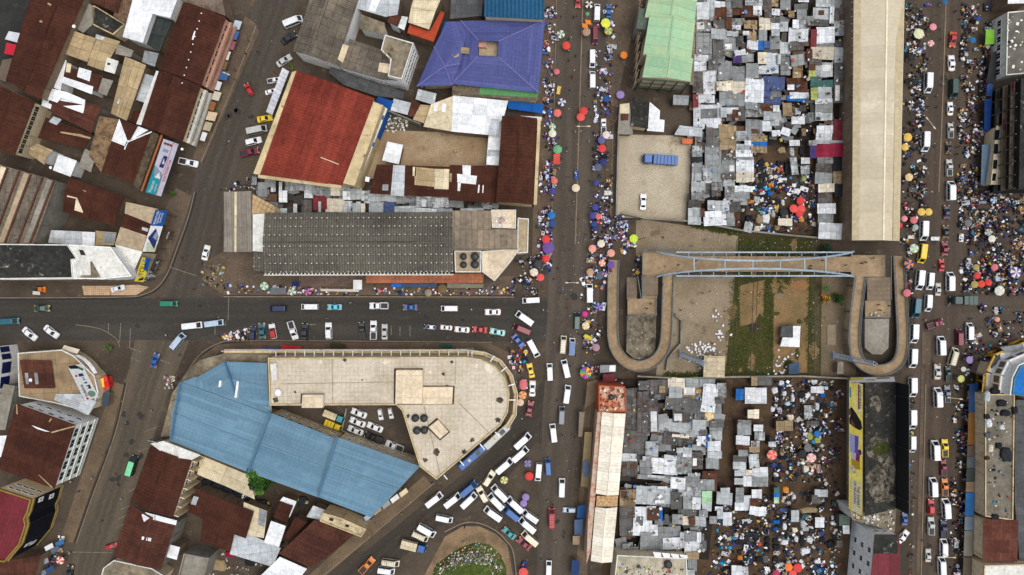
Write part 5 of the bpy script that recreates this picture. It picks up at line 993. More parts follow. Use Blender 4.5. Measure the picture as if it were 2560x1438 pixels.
for k in range(16): c = p.lerp(q, rr_.random()).xy.to_3d() + nn * 1.3 + Z * rr_.choice((1.5, 4.6, 7.6, 10.4)); b = MB(); b.bar(c - d * rr_.uniform(.5, 1.6), c + d * rr_.uniform(.5, 1.6), .08, plain('gallery cloth %d' % (k % 4), rgb(*((108, 44, 50), (92, 84, 70), (60, 66, 80), (120, 112, 96))[k % 4])), rr_.uniform(.8, 1.8)); b.build('gallery_panel', d2.root)
d2b = bld('grey_roofed_block', 'grey flat roofed block with white bags on its roof at top right', 'building', [(2516, 32), (2600, 24), (2600, 182), (2512, 190)], 6, surf('dull grey roof', rgb(118, 114, 104), rgb(90, 88, 80), amt=1, ns=.25, rough=.95, stain=rgb(64, 62, 58)), M_WHITECONC, parapet=M_WHITECONC)
windows(d2b.root, d2b.IW, 3, 1, 7, 1.6, 1.6, 6)
bld('yellow_framed_shops', 'low pale yellow shop front with dark windows beside the multistorey block', 'building', [(2490, 315), (2506, 315), (2500, 462), (2476, 462)], 5, M_CREAMTIN, M_CREAMWALL, patches=[(M_GLASS, [(2488, 325), (2499, 325), (2497, 350), (2485, 350)]), (M_GLASS, [(2486, 360), (2496, 360), (2495, 385), (2484, 385)]), (M_GLASS, [(2484, 400), (2494, 400), (2492, 422), (2482, 422)]), (M_GLASS, [(2482, 434), (2491, 434), (2489, 452), (2480, 452)])])
bld('white_edge_roof', 'white roof corner at the top right edge', 'building', [(2520, -30), (2580, -30), (2580, 8), (2519, 10)], 7, M_WHITETIN)
for l, p, c in (('lime green stall sheet below the concrete block', [(2465, 74), (2486, 74), (2486, 110), (2463, 112)], (128, 186, 60)), ('black stall roof beside the lime green sheet', [(2480, 130), (2492, 128), (2490, 208), (2465, 208)], (54, 54, 56)), ('long navy blue awning on the right street', [(2462, 248), (2480, 246), (2476, 326), (2460, 326)], (26, 60, 120)), ('steel blue long awning beside the yellow shop front', [(2455, 362), (2476, 362), (2470, 462), (2452, 462)], (104, 126, 146)), ('blue stall sheet at the right street edge', [(2468, 210), (2482, 210), (2480, 240), (2466, 240)], (50, 84, 140))):
    awning(l, p, 3.2, 2.5, c)
# corner building with yellow and white arches and a blue roof
d3 = bld('yellow_arched_building', 'corner building with yellow and white framed bays and a bright blue roof', 'building', [(2528, 986), (2533, 945), (2548, 915), (2620, 885), (2620, 1000)], 10, surf('bright blue roof', rgb(24, 108, 184), rgb(20, 96, 170), amt=.4, rough=.5), M_WHITEWALL, parapet=surf('sea green parapet', rgb(86, 130, 140), amt=.4))
YF = plain('yellow bay frame', rgb(206, 160, 50), .6)
for tier, (z0_, z1_, off, m) in enumerate(((.3, 3.6, 3.2, YF), (3.9, 7.2, 1.4, M_WHITE), (7.4, 9.8, .15, M_WHITE))):
    IW = d3.IW
    for e in (0, 1, 2):
        p, q = IW[e], IW[e + 1]; d = (q - p); d.z = 0; d.normalize(); nn = Vector((d.y, -d.x, 0)) * (1 if ccw(IW) else -1); nb = (2, 2, 3)[e]; b = MB()
        p2 = p.xy.to_3d() + nn * off - d * off * .25; q2 = q.xy.to_3d() + nn * off + d * off * .25
        for z in (z0_, z1_): b.bar(p2 + Vector((0, 0, z)), q2 + Vector((0, 0, z)), .5, m, .5)
        for k in range(nb + 1): c = p2.lerp(q2, k / nb); b.bar(c + Vector((0, 0, z0_)), c + Vector((0, 0, z1_)), .45, m, .45)
        f = [p2 - nn * .3 + Vector((0, 0, z0_)), q2 - nn * .3 + Vector((0, 0, z0_)), q2 - nn * .3 + Vector((0, 0, z1_)), p2 - nn * .3 + Vector((0, 0, z1_))]
        if (f[1] - f[0]).cross(f[2] - f[0]).dot(nn) < 0: f.reverse()
        b.face(f, M_GLASS if tier != 1 else plain('tan bay infill', rgb(120, 100, 72)))
        b.face([p.xy.to_3d() + Vector((0, 0, z1_)), q.xy.to_3d() + Vector((0, 0, z1_)), q2 + Vector((0, 0, z1_)), p2 + Vector((0, 0, z1_))], M_WHITECONC)
        b.build('bay', d3.root)
bld('grey_canopy', 'slate grey canopy roof beside the yellow framed bays', 'canopy', [(2472, 905), (2500, 885), (2500, 900), (2478, 922)], 3.6, M_DARKTIN); bld('grey_canopy', 'dark tan canopy left of the yellow framed bays', 'canopy', [(2450, 902), (2472, 906), (2465, 942), (2438, 935)], 3.6, surf('dark tan sheet', rgb(96, 88, 74), amt=.6))
bld('grey_market_roof', 'grey tin stall block above the yellow framed bays', 'building', [(2500, 868), (2556, 860), (2560, 878), (2512, 882)], 4, M_GREYTIN)
d4 = bld('cluttered_flat_roof', 'long flat grey roof cluttered with junk at the right edge', 'building', [(2460, 985), (2534, 985), (2530, 1300), (2460, 1290)], 7, surf('dusty roof slab', rgb(128, 121, 107), rgb(102, 96, 85), amt=1, ns=.2, rough=.95, stain=rgb(80, 74, 64)), M_CREAMWALL, parapet=M_PARAPET)
bld('brown_roofed_building', 'brown roof with pale joint lines at the lower right edge', 'building', [(2458, 1298), (2545, 1300), (2542, 1404), (2456, 1402)], 7.5, surf('brown roof pale joints', rgb(98, 58, 46), rgb(76, 44, 36), amt=.8, ns=.2, seam=(2.5, 4, -.5), rough=.8, stain=rgb(122, 90, 66)), M_CREAMWALL)
bld('white_roofed_building', 'white concrete roof at the bottom right corner', 'building', [(2458, 1412), (2600, 1408), (2600, 1480), (2456, 1480)], 8, M_WHITECONC, M_CREAMWALL, parapet=M_PARAPET)
bld('dark_side_roof', 'dark grey roof strip along the far right edge', 'building', [(2538, 1000), (2600, 1000), (2600, 1400), (2548, 1400), (2536, 1250)], 6, M_DARKTIN)
for i, (y0, y1, c, l) in enumerate(((960, 1030, (52, 84, 134), 'dark blue'), (1032, 1112, (134, 92, 46), 'tan brown'), (1115, 1140, (100, 84, 70), 'dull brown'), (1142, 1170, (92, 98, 102), 'slate grey'), (1172, 1204, (64, 72, 66), 'dark green grey'), (1205, 1230, (138, 116, 92), 'khaki'), (1232, 1290, (46, 104, 162), 'bright blue'), (1292, 1326, (122, 136, 146), 'pale steel'), (1328, 1390, (128, 122, 112), 'warm grey'), (1395, 1440, (106, 94, 78), 'earth brown'))):
    x = 2424 - (y0 - 960) * .035
    awning('%s awning in the row before the cluttered flat roof' % l, [(x + 22, y0), (x + 22 - (y1 - y0) * .035, y1), (x - (y1 - y0) * .035, y1), (x, y0)], 3.4, 2.7, c, group='awning row on the right street')
# --- the two buildings between the south market and the right street
m1 = bld('black_roofed_block', 'tall block with a black stained roof between two long billboards', 'building', [(2162, 950), (2241, 955), (2241, 1272), (2162, 1290)], 11, M_BLACKCONC, M_GREYWALL, )
MATS_MOSS = soil('roof moss', [rgb(62, 70, 32), rgb(50, 56, 28), rgb(110, 102, 78)], .3, .8)
FLK = surf('flaking pale stain', rgb(52, 50, 46), rgb(136, 128, 111), amt=1, ns=.5, rough=.95, stain=rgb(44, 44, 41), st=(.54, .66)); rk = random.Random(3)
for i, (x, y, a, e) in enumerate(((2200, 1122, 36, 38), (2196, 1205, 32, 55), (2225, 1175, 14, 60), (2188, 1010, 16, 26), (2215, 1245, 24, 18))): patch(m1, FLK, [(x + a * rk.uniform(.6, 1.05) * math.cos(6.2832 * k / 13), y + e * rk.uniform(.6, 1.05) * math.sin(6.2832 * k / 13)) for k in range(13)], 'stain', .01 + .004 * i)
patch(m1, MATS_MOSS, [(2180, 1122), (2196, 1106), (2220, 1108), (2224, 1122), (2212, 1136), (2190, 1142)], 'moss', .05)
m2 = bld('white_block', 'white walled block with a maroon roof below the long billboards', 'building', [(2186, 1336), (2248, 1336), (2250, 1500), (2172, 1500)], 13, M_MAROON, M_WHITEWALL, patches=[(M_BLACKCONC, [(2188, 1338), (2246, 1338), (2244, 1384), (2182, 1384)])])
windows(m2.root, m2.IW, 3, 3, 3, 1.3, 1.5, 13, margin=3, mframe=M_WHITEWALL); windows(m2.root, m2.IW, 0, 2, 2, 1.3, 1.2, 13, mframe=M_WHITEWALL)
bld('rubble_terrace', 'low concrete terrace with rubble between the black and white blocks', 'terrace', [(2122, 1268), (2240, 1272), (2236, 1330), (2130, 1300)], 8.0, M_DIRTCONC, M_WHITECONC)
bld('green_shed', 'grey green shed roof left of the white walled block', 'shed', [(2098, 1288), (2124, 1290), (2124, 1312), (2098, 1310)], 3, surf('grey green sheet'))
# --- white long building on the avenue
l1 = bld('long_white_roof_building', 'long cream white gabled roof along the avenue, upper section', 'building', [(1505, 1030), (1489, 1234), (1546, 1238), (1564, 1034)], 9, M_CREAMLONG, M_PINKWALL, 1.0, .5)
windows(l1.root, l1.IW, 0, 2, 10, 1.3, 1.3, 9)
l1b = bld('long_white_roof_building', 'long cream white gabled roof along the avenue, lower section', 'building', [(1488, 1268), (1477, 1402), (1530, 1405), (1543, 1268)], 9, M_CREAMLONG, surf('blue white wall', rgb(190, 200, 214), rgb(150, 170, 200), amt=.8), 1.0, .5)
windows(l1b.root, l1b.IW, 0, 2, 7, 1.3, 1.3, 9)
bld('gravel_roof_link', 'tan gravel flat roof linking the two long cream white roofs', 'building', [(1492, 1240), (1545, 1240), (1543, 1266), (1490, 1266)], 9.2, surf('tan gravel', rgb(206, 170, 124), rgb(150, 118, 84), amt=1, ns=1.5, rough=.95), M_CREAMWALL)
bld('burnt_orange_roof', 'orange painted broken roof slab with a round tank hole', 'building', [(1496, 962), (1562, 966), (1566, 1030), (1496, 1030)], 9.2, surf('flaking orange slab', rgb(186, 100, 66), rgb(206, 190, 168), amt=.9, ns=.35, rough=.95, stain=rgb(70, 58, 50), st=(.52, .66)), surf('orange wall', rgb(180, 94, 58), rgb(150, 80, 52), amt=.7), parapet=MATS['orange wall'])
tank('black round tank on the orange broken roof slab', 1529, 994, 9.4, .8, 1.0)
bld('patched_ledge', 'speckled white and orange ledge along the avenue side of the white roof', 'building', [(1494, 1030), (1505, 1030), (1489, 1234), (1476, 1380), (1466, 1410), (1470, 1300)], 8.4, surf('speckled ledge', rgb(206, 190, 172), rgb(170, 110, 80), amt=1, ns=1.0, rough=.95, stain=rgb(90, 76, 64)), surf('ledge wall', rgb(196, 176, 160), rgb(160, 110, 90), amt=.8))
for l, p, c in (('bare brown canopy by the top of the orange slab', [(1468, 955), (1494, 950), (1494, 1000), (1462, 1020)], (120, 104, 84)), ('long khaki canopy with a blue oval panel', [(1462, 1080), (1480, 1080), (1472, 1220), (1452, 1215)], (150, 134, 98)), ('dusty grey canopy on the avenue kerb', [(1448, 1030), (1462, 1030), (1455, 1092), (1446, 1092)], (136, 124, 106)), ('bright blue awning over the parked white car', [(1444, 1266), (1464, 1262), (1462, 1294), (1442, 1296)], (44, 92, 150)), ('steel blue awning at the lower avenue kerb', [(1436, 1300), (1458, 1298), (1456, 1338), (1436, 1338)], (84, 108, 140)), ('tan awning at the lower avenue kerb', [(1432, 1340), (1450, 1340), (1448, 1362), (1432, 1362)], (166, 146, 118)), ('navy awning near the bottom of the avenue', [(1430, 1400), (1450, 1402), (1448, 1438), (1428, 1436)], (44, 66, 110))):
    awning(l, p, 3.1, 2.5, c)
b = MB(); c = W(1465, 1172, 3.2); b.prism([(c.x + .95 * math.cos(i * .314) , c.y + 2.6 * math.sin(i * .314)) for i in range(20)], 3.1, 3.22, plain('oval panel blue', rgb(66, 88, 122))); tag(b.build('oval_panel'), 'slate blue oval panel lying on the khaki canopy', 'panel')
l2 = bld('concrete_roof_block', 'pale concrete roof with white screens and a black tank at the bottom edge', 'building', [(1542, 1386), (1716, 1394), (1720, 1500), (1530, 1500)], 7, surf('pale stained roof', rgb(190, 182, 160), rgb(156, 148, 128), amt=.9, ns=.2, rough=.95, stain=rgb(110, 102, 88)), M_CREAMWALL, parapet=M_WHITECONC)
tank('black tank lying on the pale concrete roof at the bottom', 1672, 1414, 7.2, 1.1, 1.3)
b = MB()
for i in range(4): b.face([W(1632 + i * 22, 1380 + i * 2, 8.2), W(1652 + i * 22, 1382 + i * 2, 8.2), W(1654 + i * 22, 1396, 7.6), W(1638 + i * 22, 1394, 7.6)][::-1], M_WHITE)
b.build('roof_screen', l2.root)
bld('maroon_kiosk', 'small maroon kiosk by the ramp bend', 'kiosk', [(1508, 935), (1538, 935), (1537, 955), (1506, 955)], 2.8, M_MAROON); bld('grey_kiosk', 'grey and white kiosk roof above the maroon kiosk', 'kiosk', [(1500, 913), (1540, 912), (1540, 930), (1500, 932)], 2.9, M_GREYTIN, patches=[(M_WHITETIN, [(1524, 914), (1539, 914), (1538, 929), (1523, 929)])])
bld('beige_square_roof', 'square weathered beige roof in the corner of the bag yard', 'shed', [(1760, 889), (1812, 891), (1811, 944), (1758, 942)], 3.6, surf('weathered beige sheet', rgb(198, 184, 154), rgb(168, 152, 122), amt=.9, ns=.4, seam=(3, 1.2, .3), rough=.9))
bld('white_hut', 'L-shaped white roofed hut on the old railway land', 'hut', [(1956, 844), (1982, 844), (1982, 815), (2001, 815), (1998, 868), (1950, 866)], 3, M_WHITETIN); bld('black_hut', 'dark grey roofed hut inside the white L-shaped hut', 'hut', [(1954, 815), (1981, 815), (1981, 843), (1950, 842)], 2.8, M_DARKTIN)
bld('blue_tarp_shed', 'slate blue tarpaulin shed among white bags by the wall', 'shed', [(1972, 910), (1998, 905), (1998, 934), (1972, 936)], 2.5, surf('slate blue tarp', rgb(70, 88, 112), amt=.6))
bld('guard_hut', 'narrow grey flat roofed guard hut beside the right ramp', 'hut', [(2094, 905), (2108, 905), (2108, 935), (2092, 935)], 3, M_GREYCONC)
# free-standing walls round the yards
def wall(label, px, h=2.4, w=.3, m=M_GREYWALL, top=M_GREYCONC):
    P = [W(x, y, 0) for x, y in px]; o = thing('boundary_wall', label, 'wall', P[0]); b = MB()
    for p, q in zip(P, P[1:]): b.bar(p + Vector((0, 0, h / 2)), q + Vector((0, 0, h / 2)), w, m, h)
    b.build('wall_panel', o); b = MB()
    for p, q in zip(P, P[1:]): b.bar(p + Vector((0, 0, h + .06)), q + Vector((0, 0, h + .06)), w + .14, top, .1)
    b.build('coping', o)
wall('grey boundary wall between the bright yard and the footbridge yard', [(1552, 535), (1610, 548), (1735, 556), (1850, 578), (1990, 592), (2110, 602)])
wall('grey wall along the left side of the bright yard', [(1543, 340), (1538, 540)]); wall('stained wall along the right side of the bright yard', [(1734, 345), (1727, 550)], 2.6)
wall('long grey wall between the railway land and the south market', [(1590, 938), (1700, 944), (1820, 940), (2000, 938), (2130, 945)], 2.4)
wall('low bent wall beside the left ramp', [(1685, 786), (1701, 800), (1700, 858), (1680, 880), (1668, 896), (1664, 925)], 1.4, .45, M_GREYWALL, M_GREYWALL)
wall('slanting wall between the red market yard and the white market roof', [(975, 283), (1055, 316)], 3); wall('curved concrete kerb wall around the car park', [(868, 1020), (857, 1075), (905, 1095)], 1.0, .25)
# ------------------------------------------------------------------ footbridge
fb_ = thing('footbridge', 'brown decked footbridge with twin blue grey arches and a looping ramp at each end', 'footbridge', W(1900, 660))
Z = Vector((0, 0, 1))
def deckpiece(px, z0, z1, name='deck'):
    b = MB(); b.prism([(p.x, p.y) for p in (W(x, y, z1) for x, y in px)], z0, z1, M_GREYCONC, M_RAMP, None, True); return b.build(name, fb_)
DZ = 5.6
deckpiece([(1607, 632), (1690, 632), (1690, 687), (1607, 687)], DZ - .5, DZ); deckpiece([(1690, 640), (2128, 642), (2128, 680), (1690, 679)], DZ - .5, DZ); deckpiece([(2128, 638), (2212, 638), (2212, 692), (2128, 692)], DZ - .5, DZ)
def ramp(px, za, zb, w, name='ramp'):
    px = smooth_path(px, 6); n = len(px); L = [0]
    for a, c in zip(px, px[1:]): L.append(L[-1] + math.hypot(c[0] - a[0], c[1] - a[1]))
    P = [W(x, y, za + (zb - za) * l / L[-1]) for (x, y), l in zip(px, L)]
    A, B_ = [], []
    for i, p in enumerate(P):
        t = P[min(i + 1, n - 1)] - P[max(i - 1, 0)]; t.z = 0; t.normalize(); k = Vector((-t.y, t.x, 0)) * w / 2; A.append(p + k); B_.append(p - k)
    b = MB(); dn = Vector((0, 0, .35)); acc = 0
    for i in range(n - 1):
        b.face([B_[i], B_[i + 1], A[i + 1], A[i]], M_RAMP); b.uv[-1] = [(B_[i].x, B_[i].y), (B_[i + 1].x, B_[i + 1].y), (A[i + 1].x, A[i + 1].y), (A[i].x, A[i].y)]
        b.face([A[i] - dn, A[i + 1] - dn, B_[i + 1] - dn, B_[i] - dn], M_GREYCONC)
        for Q in (A, B_): b.face([Q[i], Q[i + 1], Q[i + 1] - dn, Q[i] - dn], M_GREYCONC)
    b.build(name, fb_)
    b = MB()
    for Q in (A, B_):
        for i in range(n - 1):
            for h in (.55, 1.05): b.bar(Q[i] + Z * h, Q[i + 1] + Z * h, .14 if h > 1 else .07, M_RAIL)
            b.bar(Q[i], Q[i] + Z * 1.05, .09, M_RAIL); b.bar(Q[i] + Z * .12, Q[i + 1] + Z * .12, .16, M_GREYCONC, .3)
    b.build('ramp_railing', fb_)
    b = MB()
    for i in range(2, n - 1, 4):
        if P[i].z > 1: b.tube((P[i].x, P[i].y, 0), P[i] - Z * .35, .35, .35, M_GREYCONC, 10, False)
    b.build('ramp_pier', fb_)
ramp([(1670, 687), (1667, 780), (1664, 845), (1653, 882), (1630, 905), (1598, 915), (1566, 905), (1543, 880), (1532, 845), (1531, 770), (1532, 700), (1534, 650)], DZ - .02, .15, 3.0)
ramp([(2149, 692), (2138, 780), (2134, 850), (2141, 893), (2164, 917), (2198, 925), (2232, 915), (2250, 890), (2255, 840), (2250, 740), (2245, 640)], DZ - .02, .15, 3.0)
def stair(x0, x1, y0, y1, za, zb, flights=2, name='stair'):
    b = MB(); N_ = 18
    for i in range(N_):
        t0, t1 = i / N_, (i + 1) / N_; z = za + (zb - za) * (i + 1) / N_; ya, yb = y0 + (y1 - y0) * t0, y0 + (y1 - y0) * t1
        m = M_RAMP; b.prism([(p.x, p.y) for p in (W(x0, ya, z), W(x1, ya, z), W(x1, yb, z), W(x0, yb, z))], max(0, z - .5), z, M_BROWNWALL, m); b.bar(W(x0, yb, z + .03), W(x1, yb, z + .03), .14, M_GREYSTRUCT, .04)
    b.build(name, fb_)
stair(1607, 1645, 688, 740, DZ, 3.0); deckpiece([(1569, 748), (1641, 746), (1641, 787), (1569, 787)], 2.5, 3.0, 'landing'); deckpiece([(1607, 739), (1643, 739), (1643, 747), (1607, 747)], 2.5, 3.0, 'landing'); stair(1567, 1592, 748, 694, 3.0, .2)
stair(2168, 2226, 694, 752, DZ, 3.0); deckpiece([(2163, 752), (2226, 752), (2224, 794), (2163, 794)], 2.5, 3.0, 'landing')
for px, m in ((((1568, 790), (1641, 788), (1638, 880), (1610, 900), (1585, 898), (1566, 880)), surf('white stained black roof', rgb(124, 114, 96), rgb(66, 62, 54), amt=1, ns=.35, rough=.95, stain=rgb(186, 178, 160), st=(.56, .68))), (((2162, 797), (2223, 797), (2221, 870), (2205, 886), (2180, 886), (2162, 870)), M_GREYCONC)):
    b = MB(); b.prism([(p.x, p.y) for p in (W(x, y, 2.6) for x, y in px)], 0, 2.6, M_GREYWALL, m); b.build('store_room', fb_)
rl = MB()
for a, c in (((1606, 630), (1606, 688)), ((1606, 630), (1690, 630)), ((1606, 630), (1636, 614)), ((1636, 614), (1700, 632)), ((1569, 788), (1641, 788)), ((1641, 746), (1641, 788)), ((2212, 638), (2212, 692)), ((2163, 794), (2226, 794)), ((2226, 752), (2226, 794)), ((2228, 640), (2228, 750)), ((1594, 690), (1603, 747)), ((1605, 690), (1606, 747))):
    za = 3.0 if min(a[1], c[1]) > 740 else DZ
    for h in (.5, 1.1): rl.bar(W(*a, za + h), W(*c, za + h), .16 if h > 1 else .08, M_RAIL)
rl.build('stair_railing', fb_)
for y0, yc, nm in ((629, 652, 1), (692, 672, 1)):
    b = MB(); P = []
    for i in range(41):
        t = i / 40; k = 4 * t * (1 - t); x = 1642 + (2134 - 1642) * t; z = DZ + .2 + 7.0 * k ** .9; y = y0 + (yc - y0) * k ** .75
        P.append(W(x, y, z))
    for p, q in zip(P, P[1:]): b.bar(p, q, .48, M_STEEL, .6)
    b.build('arch', fb_)
    g_ = MB(); sgn = -1 if y0 < 660 else 1; y = 631 if y0 < 660 else 690
    for zz in (DZ - .2, DZ + 1.3): g_.bar(W(1690, y, zz), W(2130, y, zz), .4, M_STEEL)
    for i in range(15): x = 1690 + i * 440 / 14; g_.bar(W(x, y, DZ - .2), W(x, y, DZ + 1.3), .14, M_STEEL); g_.bar(W(x, y, DZ - .2), W(x, 642 if y < 660 else 680, DZ - .2), .2, M_STEEL)
    for i in range(3, 38, 3):
        p = P[i]; q = W(1642 + 492 * i / 40, y, DZ + 1.2); g_.bar(p, Vector((p.x, q.y, DZ + 1.2)), .07, M_STEEL)
    g_.build('edge_girder', fb_)
cb = MB()
for x in (1735, 1812, 1882, 1950, 2011, 2064):
    t = (x - 1642) / 492; k = 4 * t * (1 - t); z = DZ + .2 + 7.0 * k ** .9
    cb.bar(W(x, 629 + 23 * k ** .75, z), W(x, 692 - 20 * k ** .75, z), .34, M_STEEL)
cb.build('cross_beam', fb_)
gp = MB()
for x in (1720, 2100):
    for y in (644, 676): p = W(x, y, DZ - .5); gp.tube((p.x, p.y, 0), p, .4, .4, M_GREYCONC, 10, False)
gp.build('deck_pier', fb_)
# lattice masts
def lattice(label, bx, by, h, w0=1.1, w1=.5):
    c = W(bx, by, 0); o = thing('lattice_mast', label, 'mast', c); b = MB(); n = int(h / 1.6)
    pt = lambda a, z: Vector((c.x + (w0 + (w1 - w0) * z / h) * math.cos(a), c.y + (w0 + (w1 - w0) * z / h) * math.sin(a), z))
    for i in range(n):
        z, z2 = h * i / n, h * (i + 1) / n
        for k in range(3):
            a, a2 = k * 2.0944, (k + 1) * 2.0944
            b.bar(pt(a, z), pt(a, z2), .14, M_STEEL); b.bar(pt(a, z), pt(a2, z2), .08, M_STEEL); b.bar(pt(a, z2), pt(a2, z2), .08, M_STEEL)
    b.build('lattice', o); b = MB(); b.prism([(c.x + 1.5 * math.cos(k * 2.0944), c.y + 1.5 * math.sin(k * 2.0944)) for k in range(3)], 0, .5, surf('pale blue plinth', rgb(150, 158, 172), amt=.4)); b.build('plinth', o)
lattice('blue grey lattice mast in the bag yard beside the left ramp', 1704, 886, 24, .9, .9); lattice('blue grey lattice mast beside the right ramp', 2087, 888, 22, 1.0, .7)
# ------------------------------------------------------------------ signs with lettering
def board(name, label, top, bot, zt, zb, m, panels=(), texts=(), cat='sign', push=.45):
    """top/bot: photo pixels of the upper/lower edge, left end first as a reader in the street sees them"""
    A, B_, C_, D_ = W(*bot[0], zb), W(*bot[1], zb), W(*top[1], zt), W(*top[0], zt)
    nn = (B_ - A).cross(D_ - A); nn.z = 0; nn = nn.normalized() * push; A, B_, C_, D_ = A + nn, B_ + nn, B_ + nn + (W(*top[0], zt) - A), D_ + nn
    o = thing(name, label, cat, ((A + B_) / 2).xy.to_3d()); nn = (B_ - A).cross(D_ - A).normalized(); b = MB()
    b.face([A, B_, C_, D_], m); k = nn * -.15; b.face([D_ + k, C_ + k, B_ + k, A + k], M_BLACK)
    for p, q in ((A, B_), (B_, C_), (C_, D_), (D_, A)): b.face([p, p + k, q + k, q], M_GREYSTRUCT)
    b.build('panel', o)
    for s in (.1, .5, .9):
        b = MB(); p = A.lerp(B_, s) - nn * .3; q = D_.lerp(C_, s) - nn * .3; b.bar((p.x, p.y, 0), p, .16, M_GREYSTRUCT); b.bar(p, q, .14, M_GREYSTRUCT); b.build('support', o)
    at = lambda s, t, off: A.lerp(B_, s).lerp(D_.lerp(C_, s), t) + nn * off
    for i, pn in enumerate(panels):
        pts, mm = pn[0], pn[1]; b = MB(); Q = [at(s, t, .015 + .006 * i) for s, t in pts]
        if sum((Q[j] - Q[0]).cross(Q[(j + 1) % len(Q)] - Q[0]).dot(nn) for j in range(1, len(Q) - 1)) < 0: Q.reverse()
        b.face(Q, mm); b.build(pn[2] if len(pn) > 2 else 'printed_area', o)
    for (txt, s0, s1, t0, t1, mm) in texts:
        cu = bpy.data.curves.new('lettering', 'FONT'); cu.body = txt; cu.extrude = .012; cu.size = 1; cu.materials.append(mm)
        to = bpy.data.objects.new('lettering', cu); COL.objects.link(to); bpy.context.view_layer.update(); dm = to.dimensions.copy()
        bb = [Vector(v) for v in to.bound_box]; x0, y0 = min(v.x for v in bb), min(v.y for v in bb)
        O = at(s0, t0, .05 + .006 * len(panels)); U = at(s1, t0, 0) - at(s0, t0, 0); V = at(s0, t1, 0) - at(s0, t0, 0)
        ux, vy = U / max(dm.x, .01), V / max(dm.y, .01); O = O - ux * x0 - vy * y0
        to.parent = o; M = Matrix(((ux.x, vy.x, nn.x, O.x - o.location.x), (ux.y, vy.y, nn.y, O.y - o.location.y), (ux.z, vy.z, nn.z, O.z - o.location.z), (0, 0, 0, 1)))
        me = bpy.data.meshes.new_from_object(to); me.transform(M); me.name = 'lettering'; bpy.data.objects.remove(to, do_unlink=True); put('lettering', me, o)
    return o
def ell(cx, cy, rx, ry, n=18, a0=0): return [(cx + rx * math.cos(6.2832 * i / n), cy + ry * math.sin(6.2832 * i / n)) for i in range(n)]
P_ = lambda n, r, g, b, ro=.5: plain(n, rgb(r, g, b), ro)
INK, NAVY, LIL, TEAL, YEL, SILV = P_('black ink', 26, 24, 30), P_('navy ink', 34, 48, 110), P_('pale lilac print', 208, 206, 222), P_('teal print', 30, 158, 172), P_('yellow print', 236, 212, 60), P_('silver print', 150, 158, 178)
BLU, PUR, WINE, PEACH, RED_ = P_('blue print', 18, 84, 156), P_('violet print', 96, 94, 184), P_('wine print', 140, 30, 92), P_('warm brown print', 120, 72, 52), P_('red print', 196, 40, 48)
board('shop_banner', 'long teal and lilac shop banner with a white wordmark above the parked white pickup', [(360, 480), (406, 345)], [(399, 490), (443, 359)], 10, 5.4, LIL,
      [([(0, .36), (0, 1), (.5, 1), (.38, .36)], TEAL), ([(.28, .4), (.3, .8), (.52, 1), (.4, .4)], SILV), ([(.3, .42), (.3, .78), (.42, .6)], M_WHITE), ([(.5, .45), (.5, .72), (.72, .66), (.72, .4)], NAVY), ([(.58, .45), (.56, .62), (.68, .6)], LIL), ([(.78, .5), (.78, .85), (.84, .8), (.84, .45)], SILV), ([(0, .33), (0, .36), (1, .36), (1, .33)], RED_),
       (ell(.93, .82, .022, .1), PEACH), (ell(.93, .64, .022, .1), PEACH), (ell(.93, .46, .022, .1), PEACH)],
      [('Hisense', .03, .24, .68, .88, M_WHITE), ('LIFE REIMAGINED', .05, .2, .48, .56, M_WHITE), ('ELECTROBATCHE', .28, .68, .12, .27, RED_)])
board('fascia_frame', 'orange top rail with white stays above the teal banner', [(348, 476), (399, 336)], [(352, 478), (403, 338)], 10.6, 9.9, P_('orange rail', 226, 124, 66))
board('shop_banner', 'blue and white shop banner with a blue diamond logo at the bend', [(352, 628), (391, 522)], [(383, 629), (416, 526)], 9.6, 6.3, M_WHITE,
      [([(.62, 0), (.62, 1), (1, 1), (1, 0)], BLU), ([(0, 0), (0, .72), (.22, .86), (.2, 0)], P_('pale green print', 196, 208, 176)), ([(.06, .12), (.33, .92), (.57, .52), (.38, .1)], NAVY), ([(.28, .2), (.35, .55), (.52, .38), (.38, .14)], SILV)],
      [('PRIMEART CASH', .66, .97, .68, .86, M_WHITE), ('MORGAN', .68, .94, .5, .62, M_WHITE), ('Community', .7, .94, .26, .46, M_WHITE)])
board('shop_sign', 'yellow shop sign with large dark letters beside the white wedge roof', [(332, 702), (356, 642)], [(355, 704), (374, 645)], 9.4, 6.5, YEL,
      [([(.42, 0), (.52, .4), (1, .62), (1, 0)], BLU), ([(.08, .1), (.03, .6), (.12, .62), (.2, .12)], INK), ([(.82, .55), (.82, .9), (.92, .85), (.92, .5)], SILV)], [('iYOU', .2, .74, .34, .86, INK)])
board('shop_sign', 'dark shop sign with a white emblem in front of the yellow sign', [(378, 672), (388, 646)], [(384, 676), (396, 648)], 4.6, 2.9, P_('charcoal print', 52, 50, 48), [(ell(.66, .6, .1, .26), M_WHITE)], [('COMMUNICATION', .06, .92, .1, .3, M_WHITE)])
board('shop_sign', 'green edged narrow sign laid along the kerb corner', [(352, 702), (380, 678)], [(360, 702), (382, 681)], 3.6, 2.8, P_('dark green print', 56, 76, 50), [], [('PHONES', .1, .9, .2, .8, M_WHITE)])
board('shop_sign', 'brown shop awning sign with pale lettering below the diamond banner', [(407, 598), (418, 574)], [(415, 600), (424, 577)], 4.0, 3.0, P_('brown print', 84, 58, 48), [], [('AIRTIME', .1, .9, .3, .7, M_WHITE)])
